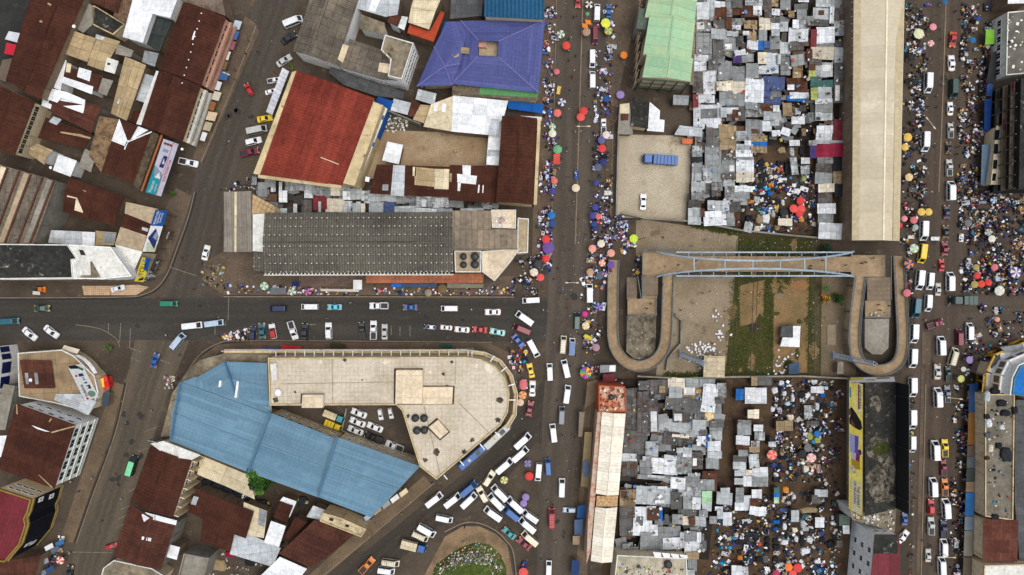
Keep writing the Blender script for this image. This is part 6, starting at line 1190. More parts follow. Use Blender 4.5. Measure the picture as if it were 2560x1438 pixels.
board('phone_billboard', 'white leaning billboard with a red emblem and a small skyline over the corner building', [(208, 1004), (161, 906)], [(244, 995), (202, 911)], 9.6, 5.4, M_WHITE,
      [([(.86, .1), (.92, .9), (1, 1), (1, .5)], INK), ([(.8, .2), (.9, .45), (.94, .3), (.84, .1)], P_('green print', 70, 110, 74)), (ell(.7, .76, .03, .09), RED_), (ell(.04, .76, .03, .09), RED_), (ell(.14, .36, .09, .26), P_('globe green', 120, 150, 130)), ([(.28, .2), (.3, .5), (.34, .3), (.38, .5), (.4, .2)], INK), ([(.44, .3), (.46, .55), (.5, .3)], NAVY), (ell(.56, .38, .02, .08), TEAL), (ell(.61, .4, .02, .07), TEAL), ([(.66, .3), (.66, .6), (.74, .6), (.74, .3)], NAVY)],
      [('Vodafone', .08, .44, .66, .86, INK)])
pts = smooth_path([(186, 889), (205, 899), (222, 916), (234, 935)], 3); pts2 = smooth_path([(196, 887), (215, 897), (232, 914), (243, 932)], 3)
cs = thing('shopfront_sign', 'curved white shopfront sign with pink lettering round the corner building', 'sign', W(216, 912)); b = MB()
for i in range(len(pts) - 1): b.face([W(*pts2[i], 6.2), W(*pts2[i + 1], 6.2), W(*pts[i + 1], 7), W(*pts[i], 7)][::-1], M_WHITE)
b.build('panel', cs)
PK = P_('magenta print', 178, 54, 120)
for i, ch in enumerate('WWENGHAMA'):     # block letters along the curve
    t = .1 + i * .085; k = t * (len(pts) - 1); j = int(k); f = k - j
    q0 = Vector(pts[j]).lerp(Vector(pts[j + 1]), f); q1 = Vector(pts2[j]).lerp(Vector(pts2[j + 1]), f); lo = W(q0.x * .7 + q1.x * .3, q0.y * .7 + q1.y * .3, 6.8); hi = W(q0.x * .3 + q1.x * .7, q0.y * .3 + q1.y * .7, 6.48)
    dv = Vector((pts[j + 1][0] - pts[j][0], -(pts[j + 1][1] - pts[j][1]), 0)).normalized(); cu = bpy.data.curves.new('lettering', 'FONT'); cu.body = ch; cu.extrude = .01; cu.size = 1; cu.materials.append(PK)
    to = bpy.data.objects.new('lettering', cu); COL.objects.link(to); V = (lo - hi); n_ = dv.cross(V).normalized(); U = dv * 1.05; Vv = V * 1.3; O = hi + n_ * .06 - Vector(cs.location)
    me = bpy.data.meshes.new_from_object(to); me.transform(Matrix(((U.x, Vv.x, n_.x, O.x), (U.y, Vv.y, n_.y, O.y), (U.z, Vv.z, n_.z, O.z), (0, 0, 0, 1)))); bpy.data.objects.remove(to, do_unlink=True); put('lettering', me, cs)
ml = MB()
for p, q in zip(pts, pts[1:]): ml.bar((*W(*p, 4.6).xy, 2.5), (*W(*q, 4.6).xy, 2.5), .2, M_CREAMWALL, 4)
ml.build('sign_backing', cs)
bld('red_kiosk', 'red kiosk with a yellow panel in front of the corner building', 'kiosk', [(250, 945), (267, 939), (275, 970), (256, 976)], 2.8, surf('red kiosk roof', rgb(206, 40, 40), rgb(226, 90, 80), amt=.5, ns=.5), surf('red kiosk roof'), patches=[(YEL, [(250, 948), (258, 945), (261, 968), (254, 970)])])
bld('dark_kiosk', 'slate blue kiosk roof below the red kiosk', 'kiosk', [(258, 983), (275, 978), (272, 1016), (254, 1014)], 2.8, surf('slate sheet', rgb(76, 84, 96), amt=.5))
board('parking_sign', 'small white sign board at the gable end of the long brown roof', [(370, 1097), (396, 1103)], [(371, 1099), (396, 1105)], 10.4, 9.6, M_WHITE, [([(.6, .1), (.7, .9), (.95, .7), (.8, .1)], INK)], [('SALON', .08, .55, .3, .7, INK)])
board('roof_billboard', 'long yellow billboard with dark hair picture along the left edge of the black roof', [(2161, 961), (2161, 1289)], [(2127, 951), (2126, 1272)], 13.2, 9.0, surf('yellow billboard print', rgb(250, 222, 66, 1), rgb(246, 234, 140, 1), amt=.9, ns=.06, rough=.5), [
    ([(.0, .62), (0, .92), (.22, .92), (.22, .62)], P_('pale yellow print', 252, 240, 190)), ([(.01, .66), (.01, .76), (.2, .76), (.2, .66)], WINE), ([(.05, .03), (.05, .14), (.13, .16), (.13, .05)], TEAL),
    ([(.22, .04), (.2, .2), (.24, .55), (.29, .9), (.335, .98), (.36, .8), (.35, .35), (.335, .04), (.3, .02), (.27, .1)], P_('black hair print', 16, 14, 18)), ([(.3, .12), (.31, .32), (.345, .5), (.34, .2)], PEACH), ([(.225, .0), (.225, .14), (.265, .16), (.27, .02)], PEACH),
    ([(.41, .06), (.41, .72), (.54, .68), (.55, .1)], PUR), ([(.41, .06), (.41, .44), (.54, .44), (.55, .1)], P_('lavender print', 176, 178, 222)), ([(.545, .2), (.54, .82), (.61, .8), (.615, .26)], WINE), ([(.545, .2), (.545, .55), (.61, .5), (.605, .22)], P_('pale box print', 206, 200, 216)), (ell(.525, .82, .02, .13), P_('deep violet print', 92, 30, 108)),
    ([(.6, .2), (.6, .8), (.66, .84), (.67, .25)], P_('amber print', 196, 156, 32)), (ell(.68, .3, .03, .22), P_('cream print', 226, 220, 180)), ([(.665, .2), (.665, .3), (.675, .3), (.675, .2)], P_('leaf print', 70, 90, 46)), ([(.69, .38), (.69, .48), (.7, .48), (.7, .38)], P_('leaf print', 70, 90, 46)), ([(.76, .2), (.76, .9), (1, .95), (1, .2)], P_('pale wheat print', 242, 230, 184))],
    [('OPTIMAL', .02, .2, .78, .91, INK), ('THE EXPERT', .79, .955, .64, .82, NAVY), ('OF RELAXING', .765, .935, .4, .58, NAVY)])
board('roof_billboard', 'long billboard seen from its black back along the right edge of the black roof', [(2274, 1288), (2275, 957)], [(2241, 1270), (2241, 956)], 18, 11.2, M_BLACK, push=0)
board('roof_billboard', 'white and yellow billboard across the top end of the black roof', [(2238, 955), (2166, 958)], [(2235, 943), (2126, 945)], 13, 8, M_WHITE, push=.1, panels=[([(.7, .1), (.7, .5), (1, .6), (1, .1)], YEL), ([(.1, .1), (.1, .35), (.4, .4), (.4, .1)], PEACH), ([(.4, .5), (.5, .72), (.66, .6), (.6, .45)], P_('soft pink print', 190, 140, 130))])
board('gantry_sign', 'yellow vertical name board beside the arched bays', [(2451, 981), (2456, 936)], [(2459, 981), (2463, 936)], 8, 4.2, YF, [([(.88, .2), (.88, .8), (.97, .8), (.97, .2)], INK)], [('BONZALI', .06, .84, .2, .8, INK)])
board('stall_sign', 'dark stall sign with white letters among the crowd stalls', [(2446, 498), (2466, 497)], [(2446, 506), (2468, 506)], 3.4, 2.6, P_('slate print', 52, 60, 78), [], [('BYZSIX', .1, .9, .2, .8, M_WHITE)])
board('yard_gate_sign', 'red and white striped board over the yard gate', [(1536, 548), (1602, 551)], [(1544, 545), (1606, 544)], 4.5, 3.0, RED_, [([(.0, .4), (.0, .6), (1, .6), (1, .4)], M_WHITE), ([(.3, .0), (.3, .3), (.6, .3), (.6, 0)], YEL)])
# ------------------------------------------------------------------ market shacks with tin roofs
SH = {'w': (224, 229, 233, 'white'), 'p': (184, 190, 192, 'pale grey'), 'g': (146, 150, 150, 'grey'), 'd': (100, 100, 98, 'dark grey'), 'k': (42, 44, 48, 'charcoal'), 'c': (226, 217, 196, 'cream'), 't': (158, 138, 106, 'tan'), 'r': (96, 62, 44, 'rust brown'),
      'b': (74, 88, 130, 'slate blue'), 'B': (34, 108, 188, 'bright blue'), 'y': (170, 178, 104, 'olive yellow'), 'm': (128, 52, 58, 'maroon'), 'n': (166, 204, 164, 'pale green'), 'e': (70, 112, 108, 'teal green'), 'v': (76, 60, 116, 'violet'), 'x': (150, 32, 62, 'crimson')}
SHK = {
'N1': "110 35 245 222 w;225 0 330 235 p;315 20 445 90 w;330 90 460 215 r;455 0 525 200 g;530 0 650 90 d;535 90 640 180 r;690 0 890 65 p;640 65 880 200 r;785 70 882 180 w;890 0 1000 120 d;1000 0 1080 70 t;1110 0 1225 110 g;915 120 1000 200 d;1005 115 1103 185 w;1205 130 1275 205 t;1325 0 1445 20 w;1535 0 1750 80 p;1280 50 1430 120 d;1310 120 1420 230 g;1505 100 1690 240 p;1700 90 1750 275 w;1755 100 1870 250 d;105 225 270 380 g;305 235 450 350 d;455 220 525 350 r;525 225 655 300 g;530 300 630 355 w;675 245 825 345 t;855 215 995 355 c;1000 200 1100 270 d;1000 270 1097 355 w;1105 265 1197 375 p;1255 240 1330 340 w;1325 232 1435 345 p;1420 195 1515 300 g;1520 240 1690 310 d;1545 330 1750 510 w;1210 345 1435 500 w;1755 250 1870 420 p;1880 205 1917 340 e;280 350 460 465 p;100 400 280 640 g 2;425 420 590 610 g -3;300 480 420 690 d;470 370 600 430 p;660 380 730 415 w;710 390 815 500 t;850 365 945 490 g;1000 355 1095 430 p;985 430 1095 590 g;710 500 845 590 w 4;845 495 910 590 B;910 490 985 570 b;590 430 660 560 d;1105 505 1220 640 p;1220 520 1385 600 d -4;1475 365 1540 570 m;1535 515 1740 560 g;1485 565 1740 705 c 2;1425 590 1490 715 r;1755 580 1870 750 p;80 655 240 730 w;245 720 355 830 d;70 740 215 845 w;545 680 640 750 v;630 650 780 740 g;560 600 690 660 w -14;840 630 940 760 c;940 640 1075 880 w;1075 650 1110 770 p;1110 640 1225 890 g;1235 660 1390 780 g -8;1260 780 1370 930 t;1460 725 1600 775 d;1530 755 1725 915 p;1450 780 1525 840 r;1450 850 1525 915 y;60 850 175 1000 d;175 850 330 1120 w 3;360 740 520 960 g;525 800 700 970 g;700 760 840 930 g;815 790 935 885 p;345 975 535 1085 c;535 980 690 1115 c;690 900 880 945 d;690 945 905 1220 w 2;905 925 1150 1075 b 3;890 1075 1110 1245 b 3;1190 945 1420 1100 r;1195 1015 1270 1080 w;1225 1110 1440 1180 w;1190 1150 1400 1210 B;1470 930 1560 1040 e;1510 965 1735 1045 e;1560 1045 1720 1180 p;1475 1055 1555 1125 y;1475 1130 1550 1195 y;1530 1190 1725 1240 w;1535 1240 1725 1350 g;1530 1355 1725 1438 p;1750 920 1860 1220 d;1755 760 1860 910 d;110 1100 275 1180 w;130 1150 315 1235 w;60 1135 125 1280 m;380 1100 530 1270 g;510 1120 690 1270 g;78 1270 388 1530 w;390 1290 460 1400 p;460 1270 690 1438 d;690 1230 830 1310 g;690 1300 905 1400 g;880 1250 1020 1330 r;1020 1260 1095 1330 w;910 1330 1110 1438 p;1140 1235 1240 1390 t;1245 1400 1395 1485 w;535 1320 620 1438 r;60 1000 180 1110 d",
'N2': "0 85 165 200 g;220 100 370 310 d;370 65 575 240 t;575 130 755 245 p;680 245 755 295 w;695 0 885 180 g 2;890 20 1000 130 w 4;1000 0 1090 70 p;1005 125 1105 190 w -6;1120 105 1225 180 w 20;1240 95 1310 160 g 30;1220 245 1335 310 w;1365 110 1410 190 t;760 190 945 260 t;760 260 945 320 B;760 320 945 390 t;1550 70 1730 160 w;1535 160 1725 240 w;1745 0 1860 250 m;1450 245 1540 300 p;1525 240 1860 285 p;1535 290 1870 440 x;1465 305 1535 450 v;55 320 165 435 p;55 440 170 510 k;210 290 390 530 g;385 235 575 350 t;405 350 575 470 d;580 290 775 360 p;580 360 765 445 w;580 445 780 480 g;580 480 785 630 w;580 630 785 740 c;50 515 170 630 g;50 630 165 730 p;180 540 285 720 p;290 540 405 740 g;410 455 575 640 g;410 640 570 700 d;1235 455 1310 645 p -6;1360 450 1455 530 p;1355 550 1450 640 p;1555 440 1730 520 g;1535 525 1725 640 d;1525 640 1725 765 g;1740 450 1840 610 k;1745 615 1840 760 t;1565 768 1750 860 c;1760 770 1850 920 k;1565 870 1725 990 d;1560 1000 1760 1115 w;1560 1115 1740 1250 g;1570 1245 1840 1420 w 2;45 740 205 860 p;45 850 195 960 g;195 720 285 755 w;195 760 280 890 d;285 750 410 850 g;285 850 390 910 d;425 720 560 800 p;445 795 545 960 g;565 790 770 860 w 3;550 860 730 940 g;540 940 705 1015 g;10 960 150 1060 d;5 1060 150 1250 p;240 975 405 1080 p;415 970 500 1080 w;190 1090 450 1255 w -4;460 1090 560 1270 g;500 985 625 1100 d;550 1120 620 1260 r;155 1070 200 1160 r;675 1230 770 1340 p 14;1085 1180 1245 1265 c",
'S1': "270 75 400 205 d;400 60 680 240 d;700 35 925 170 c;950 45 1150 160 g;1150 45 1365 145 g;565 140 650 240 t;710 170 885 315 p;880 165 1180 330 t;1195 125 1400 385 w 6;1150 345 1365 510 w 8;1400 100 1525 185 p;1405 185 1525 300 g;1370 310 1500 390 d;1340 400 1460 540 g;1115 480 1220 600 d;660 310 950 490 d 6;910 335 1155 530 d 8;770 500 1045 660 d;500 640 1160 840 p 7;630 825 1045 1000 d 6;755 840 985 880 c 4;1045 640 1235 780 p;1155 780 1255 855 d;1110 870 1230 1000 w;1225 830 1285 1015 B 3;1300 640 1490 735 d;1290 735 1470 800 g;1340 805 1465 920 p;1290 800 1340 930 g;1265 945 1445 1080 w;1040 985 1180 1060 g;1265 1090 1460 1190 p;1240 1190 1420 1330 g;820 1035 1025 1110 p;905 1115 1025 1160 w;1025 1100 1190 1330 d;830 1110 1025 1400 g;450 1195 820 1400 w 4;640 1145 830 1210 w 4;290 1210 450 1438 g;330 1160 450 1220 p;370 945 545 1150 p;35 1120 240 1235 w;30 1240 250 1438 d;980 1400 1150 1438 p;1190 1370 1390 1438 r;75 200 250 800 d;250 240 400 800 d;60 790 370 1120 d;400 340 545 790 d",
'S2': "270 0 940 60 g 5;740 30 940 190 w;940 10 1150 160 g;1190 0 1400 220 r;1150 60 1360 210 g;235 155 540 410 p 3;530 175 745 400 p 3;550 160 680 195 w;510 350 640 395 w;850 165 1200 300 p 5;1190 225 1330 405 n;1050 320 1170 490 w 3;745 240 900 470 d;920 310 1040 480 g;1195 405 1325 500 p 3;200 460 415 850 w 3;390 435 520 600 w;370 640 465 820 w;400 480 600 640 r;570 460 615 650 B;850 490 1160 600 d;1150 500 1270 590 g;760 560 910 690 g;905 595 1000 710 c;1000 600 1090 700 r;1090 590 1240 720 p;650 560 700 670 d;0 455 210 600 d;0 600 210 860 d;430 720 545 860 w;300 830 540 1070 g 2;540 740 870 900 g;540 900 640 1060 g;630 900 860 1060 w;870 820 940 1040 p;940 810 1130 950 g;1115 820 1175 955 w;945 940 1145 1120 w 4;960 1110 1140 1210 t;990 1210 1110 1380 g;950 1370 1080 1438 p;40 985 145 1060 g;160 1030 260 1080 g;1460 180 1590 260 p;1410 250 1620 410 p 3;1380 440 1490 500 w;1410 500 1490 630 p;1495 525 1620 710 w;1300 590 1400 690 g;0 210 220 440 t",
'M1': "280 10 360 130 t;360 15 570 130 d;60 190 165 345 B;195 180 490 395 w;230 485 385 605 c;85 640 275 700 g;80 690 270 850 g;65 865 245 985 w;70 985 240 1060 r;95 1060 230 1150 g;315 710 445 795 w;330 805 465 920 p;275 935 395 1020 p;250 1020 395 1100 t;250 1130 385 1325 p -4;25 1150 205 1240 d;20 1240 195 1345 p;300 1325 510 1480 w;40 1355 200 1438 p;200 1355 285 1438 c;640 650 870 790 t;1080 650 1250 715 d;545 880 620 940 k;530 950 630 1015 p;1040 430 1145 610 p;1140 150 1310 240 w",
'M2': "40 30 160 120 p;170 10 280 145 w;285 30 515 150 g;60 180 170 280 g;55 280 170 380 g;290 195 430 325 w;270 330 400 435 r;175 290 275 490 w;45 385 170 500 w;260 450 490 570 w 7;610 165 685 240 e;610 240 685 310 B;610 310 680 400 n;1205 200 1380 300 p;1160 280 1300 400 d;860 500 970 660 p;1210 610 1335 745 w;1555 570 1700 710 e;1610 720 1700 835 w;0 1310 140 1480 w;130 1330 235 1438 p;1520 935 1600 1030 d",
'R': "130 60 230 150 g;190 90 235 195 w;270 100 300 190 w;330 85 430 190 p;430 85 525 190 p;270 195 350 295 w;525 120 605 215 p;525 215 605 260 w;605 130 735 235 g;735 140 785 250 g;785 145 880 235 c;880 150 975 240 p;910 200 980 270 w;975 165 1095 275 p;1095 190 1160 280 p;1160 188 1300 290 p;1300 190 1450 292 p;1450 210 1620 310 g;1510 140 1610 215 w;1620 150 1740 230 t;1745 160 1870 265 w;1640 235 1800 350 p;1800 240 1960 352 p;1960 260 2110 355 g;1700 282 1805 345 w;500 280 595 400 d;610 250 745 375 m;665 300 690 395 p;740 270 920 400 c;920 300 1000 400 p;1005 315 1040 405 p;1042 305 1085 405 p;1090 320 1130 405 c;1175 315 1310 400 p;1325 305 1430 405 b;1430 340 1630 405 p;1630 365 1850 405 w;1850 370 2000 405 p;215 370 345 410 p;415 320 450 400 w;60 110 150 245 g;0 50 45 130 g;2090 365 2310 385 p;2310 300 2395 370 p;1125 278 1315 312 p"}
DIST = {'N1': ('upper north market', 'shacks of the north market'), 'N2': ('lower north market', 'shacks of the north market'), 'S1': ('south market west side', 'shacks of the south market'), 'S2': ('lower south market', 'shacks of the south market'), 'M1': ('middle south market', 'shacks of the south market'), 'M2': ('south market lanes', 'shacks of the south market'), 'R': ('strip behind long hall', 'sheds behind the long hall')}
rs = random.Random(11)
LIFT = {}
for t, s in SHK.items():
    for k, e in enumerate(s.split(';')):
        f = e.split(); x0, y0, x1, y1 = map(float, f[:4]); code = f[4]; rot = float(f[5]) if len(f) > 5 else rs.uniform(-1.2, 1.2)
        (cx_, cy_), = T(t, [((x0 + x1) / 2, (y0 + y1) / 2)]); fct = TILE[t][2]; wpx, hpx = (x1 - x0) / fct, (y1 - y0) / fct
        z = 2.5 + rs.random() * .9 - min(.35, wpx * hpx / 8000) + (.35 if wpx * hpx < 350 else 0)
        c = W(cx_, cy_, z); k_ = (H - z) / H / S; w_, h_ = wpx * k_ * 1.06, hpx * k_ * 1.06
        big = wpx * hpx > 1100; small = wpx * hpx < 330
        o = thing('market_shack', None, 'market shack', (c.x, c.y, 0), DIST[t][1], R(-rot)); o['org'] = (0, 0, 0)
        tx, ty = rs.uniform(-.09, .09), rs.uniform(-.09, .09); g = rs.uniform(.93, 1.05)
        R_, G_, B_c, nm = SH[code]; colr = rgb(min(255, R_ * g), min(255, G_ * g), min(255, B_c * g))
        b = MB(); nx = rs.choice((2, 3)) if w_ > 3 else 1; gap = .07; m_ = M_RUSTYOBJ if (code in 'rdt' and rs.random() < .6) or (code in 'gp' and rs.random() < .26) else M_TINOBJ
        for i in range(nx):     # overlapping sheets, ragged at the eaves
            xa, xb = -w_ / 2 + w_ * i / nx, -w_ / 2 + w_ * (i + 1) / nx + (.08 if i < nx - 1 else 0); e1, e2 = rs.uniform(-.18, .12), rs.uniform(-.12, .18); dzz = (i % 2) * .035
            q = [Vector((x, y, z + tx * x + ty * y + dzz)) for x, y in ((xa, -h_ / 2 + e1), (xb, -h_ / 2 + e1 + rs.uniform(-.05, .05)), (xb, h_ / 2 + e2), (xa, h_ / 2 + e2 + rs.uniform(-.05, .05)))]
            ax = Vector((1, 0, 0)) if (k + i) % 3 else Vector((0, 1, 0)); b.face(q, m_, ax); dn = Vector((0, 0, -.05)); b.face([p + dn for p in q[::-1]], m_)
            for j in range(4): b.face([q[j], q[j] + dn, q[(j + 1) % 4] + dn, q[(j + 1) % 4]], m_)
        r_ = b.build('roof', o); r_.color = colr
        b = MB(); b.prism([(x, y) for x, y in ((-w_ / 2 + .2, -h_ / 2 + .2), (w_ / 2 - .2, -h_ / 2 + .2), (w_ / 2 - .2, h_ / 2 - .2), (-w_ / 2 + .2, h_ / 2 - .2))], 0, z - .12 - (abs(tx) * w_ + abs(ty) * h_) / 2, M_PLANK); b.build('wall', o)
        if big and rs.random() < .5:
            b = MB(); px_, py_ = rs.uniform(-.25, .25) * w_, rs.uniform(-.25, .25) * h_; sx, sy = w_ * rs.uniform(.15, .3), h_ * rs.uniform(.15, .3)
            q = [Vector((px_ + x, py_ + y, z + tx * (px_ + x) + ty * (py_ + y) + .06)) for x, y in ((-sx, -sy), (sx, -sy), (sx, sy), (-sx, sy))]; b.face(q, M_TINOBJ); p2 = b.build('roof_patch', o); p2.color = rgb(*rs.choice(((210, 212, 212), (120, 122, 122), (96, 66, 50), (225, 225, 222)))) 
        sz = 'large' if big else 'small' if small else 'mid-sized'; shp = 'square' if .75 < w_ / h_ < 1.33 else 'wide' if w_ > h_ else 'deep'
        later(o, '%s %s %s tin roof in %s' % (sz, shp, nm, DIST[t][0]), cx_, cy_)
# ------------------------------------------------------------------ vehicles: one prototype of each kind, copied with its parts
def rr(x0, x1, hw, r, z, n=3):
    """rounded rectangle ring, counter-clockwise, 4*(n+1) points"""
    P = []
    for cx_, cy_, a0 in ((x1 - r, hw - r, 0), (x0 + r, hw - r, 90), (x0 + r, -hw + r, 180), (x1 - r, -hw + r, 270)):
        for i in range(n + 1): a = R(a0 + 90 * i / n); P.append(Vector((cx_ + r * math.cos(a), cy_ + r * math.sin(a), z)))
    return P
def shell(parts, rs_, glass=(), m=None, n=3):
    """loft rings; straight sides of the bands listed in glass become separate window panes"""
    m = m or M_PAINT; body = parts.setdefault('body', MB()); N_ = 4 * (n + 1)
    for k, (A, B_) in enumerate(zip(rs_, rs_[1:])):
        for i in range(N_):
            j = (i + 1) % N_; f = [A[i], A[j], B_[j], B_[i]]
            side = i // (n + 1) if i % (n + 1) == n else -1     # 0: left side, 1: back, 2: right side, 3: front
            if k in glass and side >= 0: parts.setdefault(('side_window', 'rear_window', 'side_window ', 'windscreen')[side], MB()).face(f, M_CARGLASS)
            else: body.face(f, m)
    body.face(rs_[-1], m)
def wheels(parts, xs, hw, r=.33):
    for x in xs:
        for s in (-1, 1):
            b = parts.setdefault('wheel %.1f %d' % (x, s), MB()); b.tube((x, s * (hw - .2), r), (x, s * (hw + .02), r), r, r, M_TYRE, 12); b.tube((x, s * (hw + .02), r), (x, s * (hw + .03), r), r * .55, r * .5, M_RAIL, 10)
def lights(parts, xf, xr, hw, z):
    for s in (-1, 1):
        parts.setdefault('headlight %d' % s, MB()).box((xf, s * hw, z), (.12, .34, .2), M_LIGHTS); parts.setdefault('taillight %d' % s, MB()).box((xr, s * hw, z), (.08, .22, .26), M_TAIL)
def mirrors(parts, x, hw, z):
    for s in (-1, 1): parts.setdefault('mirror %d' % s, MB()).box((x, s * (hw + .12), z), (.14, .22, .16), M_TRIM)
def mk_bus(L=5.4, hw=.95, h=2.2, nose=.55, rack=False):
    p = {}; x0, x1 = -L / 2, L / 2
    shell(p, [rr(x0 + .1, x1 - .1, hw - .06, .25, .28), rr(x0, x1, hw, .3, .5), rr(x0, x1 - .02, hw, .3, 1.0), rr(x0 + .02, x1 - .28, hw - .01, .25, 1.16), rr(x0 + .1, x1 - nose - .55, hw - .1, .2, h - .22), rr(x0 + .16, x1 - nose - .68, hw - .15, .2, h - .06), rr(x0 + .3, x1 - nose - .85, hw - .3, .2, h)], glass=(3,))
    b = p.setdefault('roof', MB()); rg = [rr(x0 + .2, x1 - nose - .74, hw - .2, .18, h + .005), rr(x0 + .28, x1 - nose - .84, hw - .28, .18, h + .03)]; b.rings(rg, M_PAINT)
    wheels(p, (x0 + 1.0, x1 - 1.0), hw); lights(p, x1 - .02, x0, hw - .28, .72); mirrors(p, x1 - .95, hw, 1.3)
    b = p.setdefault('bumper', MB()); b.box((x1 - .02, 0, .42), (.14, hw * 1.8, .2), M_TRIM)
    for i in range(3): p.setdefault('window_pillar', MB()).box((x0 + 1.1 + i * 1.05, 0, 1.5), (.08, hw * 1.91, .62), M_PAINT)
    if rack:
        b = p.setdefault('roof_rack', MB())
        for i in range(6): x = x0 + .4 + i * (L - 2.0) / 5; b.bar((x, -hw + .25, h + .16), (x, hw - .25, h + .16), .05, M_TRIM)
        for s in (-1, 1): b.bar((x0 + .4, s * (hw - .25), h + .16), (x1 - 1.6, s * (hw - .25), h + .16), .05, M_TRIM)
    return p
def mk_car(L=4.4, hw=.86, kind='sedan', fender=None):
    p = {}; x0, x1 = -L / 2, L / 2
    shell(p, [rr(x0 + .12, x1 - .12, hw - .08, .3, .2), rr(x0, x1, hw - .02, .42, .42), rr(x0 + .02, x1 - .02, hw, .42, .62), rr(x0 + .1, x1 - .14, hw - .05, .38, .84), rr(x0 + .25, x1 - .4, hw - .16, .3, .92)])
    xa, xb = {'sedan': (x0 + .75, x1 - 1.15), 'hatch': (x0 + .22, x1 - 1.1), 'suv': (x0 + .18, x1 - 1.2), 'pickup': (-.45, x1 - 1.1)}[kind]; hz = 1.62 if kind in ('suv', 'pickup') else 1.42; tail = .5 if kind == 'sedan' else .2
    cab = {}
    shell(cab, [rr(xa, xb, hw - .08, .2, .9), rr(xa + tail, xb - .72, hw - .22, .2, hz - .06), rr(xa + tail + .12, xb - .86, hw - .32, .2, hz)], glass=(0,))
    for k, v in cab.items():
        if k == 'body': p['cabin'] = v
        else: p[k] = v
    b = p.setdefault('window_pillar', MB()); b.box(((xa + tail + xb - .72) / 2 - .05, 0, 1.15), (.1, 2 * hw - .27, .4), M_PAINT)
    if kind == 'pickup':
        b = p.setdefault('cargo_bed', MB()); m = M_TRIM; b.box(((x0 + .15 - .5) / 2, 0, .95), (-.5 - x0 - .15, 2 * hw - .5, .04), m)
        for s in (-1, 1): b.box(((x0 - .4) / 2, s * (hw - .13), 1.02), (-.4 - x0 - .05, .14, .3), M_PAINT)
        b.box((x0 + .1, 0, 1.02), (.1, 2 * hw - .3, .3), M_PAINT); b.box((-.5, 0, 1.02), (.1, 2 * hw - .3, .3), M_PAINT)
    if fender:
        for k, (sx, sy) in enumerate(((1, 1), (1, -1), (-1, 1), (-1, -1))):
            b = p.setdefault('fender %d' % k, MB()); xe = x1 - .02 if sx > 0 else -x0 - .02
            for (xa_, xb_, ya_, yb_, za_, zb_) in ((xe - 1.05, xe - .2, hw - .3, hw + .01, .845, .86),):
                q = [Vector((sx * x, sy * y, z)) for x, y, z in ((xa_, ya_, .945), (xb_, ya_, .93), (xb_ + .06, yb_, .74), (xa_, yb_, .74))]
                b.face(q if sx * sy > 0 else q[::-1], fender)
                q = [Vector((sx * x, sy * y, z)) for x, y, z in ((xa_, yb_, .74), (xb_ + .06, yb_, .74), (xb_ + .06, yb_, .4), (xa_, yb_, .4))]; b.face(q if sx * sy > 0 else q[::-1], fender)
                q = [Vector((sx * x, sy * y, z)) for x, y, z in ((xb_, ya_, .93), (xe + .02, ya_, .7), (xe - .1, yb_ - .06, .7), (xb_ + .06, yb_, .74))]; b.face(q if sx * sy > 0 else q[::-1], fender)
    wheels(p, (x0 + .85, x1 - .85), hw, .31); lights(p, x1 - .08, x0 + .04, hw - .25, .66); mirrors(p, xb - .35, hw, .98)
    return p
def mk_truck(L=9.0, hw=1.2, seg=7, cover=True, cargo=None):
    p = {}; x0, x1 = -L / 2, L / 2
    shell(p, [rr(x1 - 2.4, x1, hw - .08, .25, .5), rr(x1 - 2.4, x1, hw - .05, .25, 1.4), rr(x1 - 2.4, x1 - .35, hw - .1, .2, 2.3), rr(x1 - 2.3, x1 - .5, hw - .2, .2, 2.45)], glass=(1,))
    b = p.setdefault('chassis', MB()); b.box(((x0 + x1 - 2.4) / 2, 0, .8), (L - 2.5, 1.0, .25), M_TRIM)
    b = p.setdefault('cargo_body', MB()); xa, xb = x0, x1 - 2.6
    for i in range(seg):
        a, c = xa + (xb - xa) * i / seg, xa + (xb - xa) * (i + 1) / seg - .12; zt = 2.5 + .05 * (i % 2); b.box(((a + c) / 2, 0, (1 + zt) / 2), (c - a, 2 * hw, zt - 1), cargo or M_PAINT)
    b.box(((xa + xb) / 2, 0, 1.6), (xb - xa - .1, 2 * hw - .2, 1.2), M_TRIM)
    wheels(p, (x0 + 1.0, x0 + 2.2, x1 - 1.2), hw - .05, .48); lights(p, x1, x0, hw - .3, .9); mirrors(p, x1 - .5, hw, 1.9)
    return p
def mk_coach(L=11, hw=1.25):
    p = {}; x0, x1 = -L / 2, L / 2
    shell(p, [rr(x0, x1, hw - .03, .3, .4), rr(x0, x1, hw, .35, 1.2), rr(x0 + .05, x1 - .25, hw - .06, .35, 2.5), rr(x0 + .1, x1 - .4, hw - .12, .35, 2.8), rr(x0 + .3, x1 - .6, hw - .35, .3, 2.92)], glass=(1,))
    b = p.setdefault('air_conditioner', MB()); b.box((L * .22, 0, 3.0), (1.9, 1.5, .22), M_PALETIN if 0 else M_RAIL)
    for i in range(3):
        for s in (-1, 1): b.tube((L * .22 - .5 + i * .5, s * .3, 3.1), (L * .22 - .5 + i * .5, s * .3, 3.13), .17, .17, M_TRIM, 10)
    b = p.setdefault('roof_hatch', MB()); b.box((-L * .12, 0, 2.96), (.9, .9, .1), M_CREAMTIN)
    wheels(p, (x0 + 2.2, x1 - 2.4), hw, .5); lights(p, x1 - .02, x0, hw - .3, .8); mirrors(p, x1 - .2, hw, 2.2)
    return p
CAR_ROOF2 = plain('second roof paint', rgb(34, 84, 160), .4)
def freeze(p): return {k: v.mesh(k.split(' ')[0]) for k, v in p.items()}
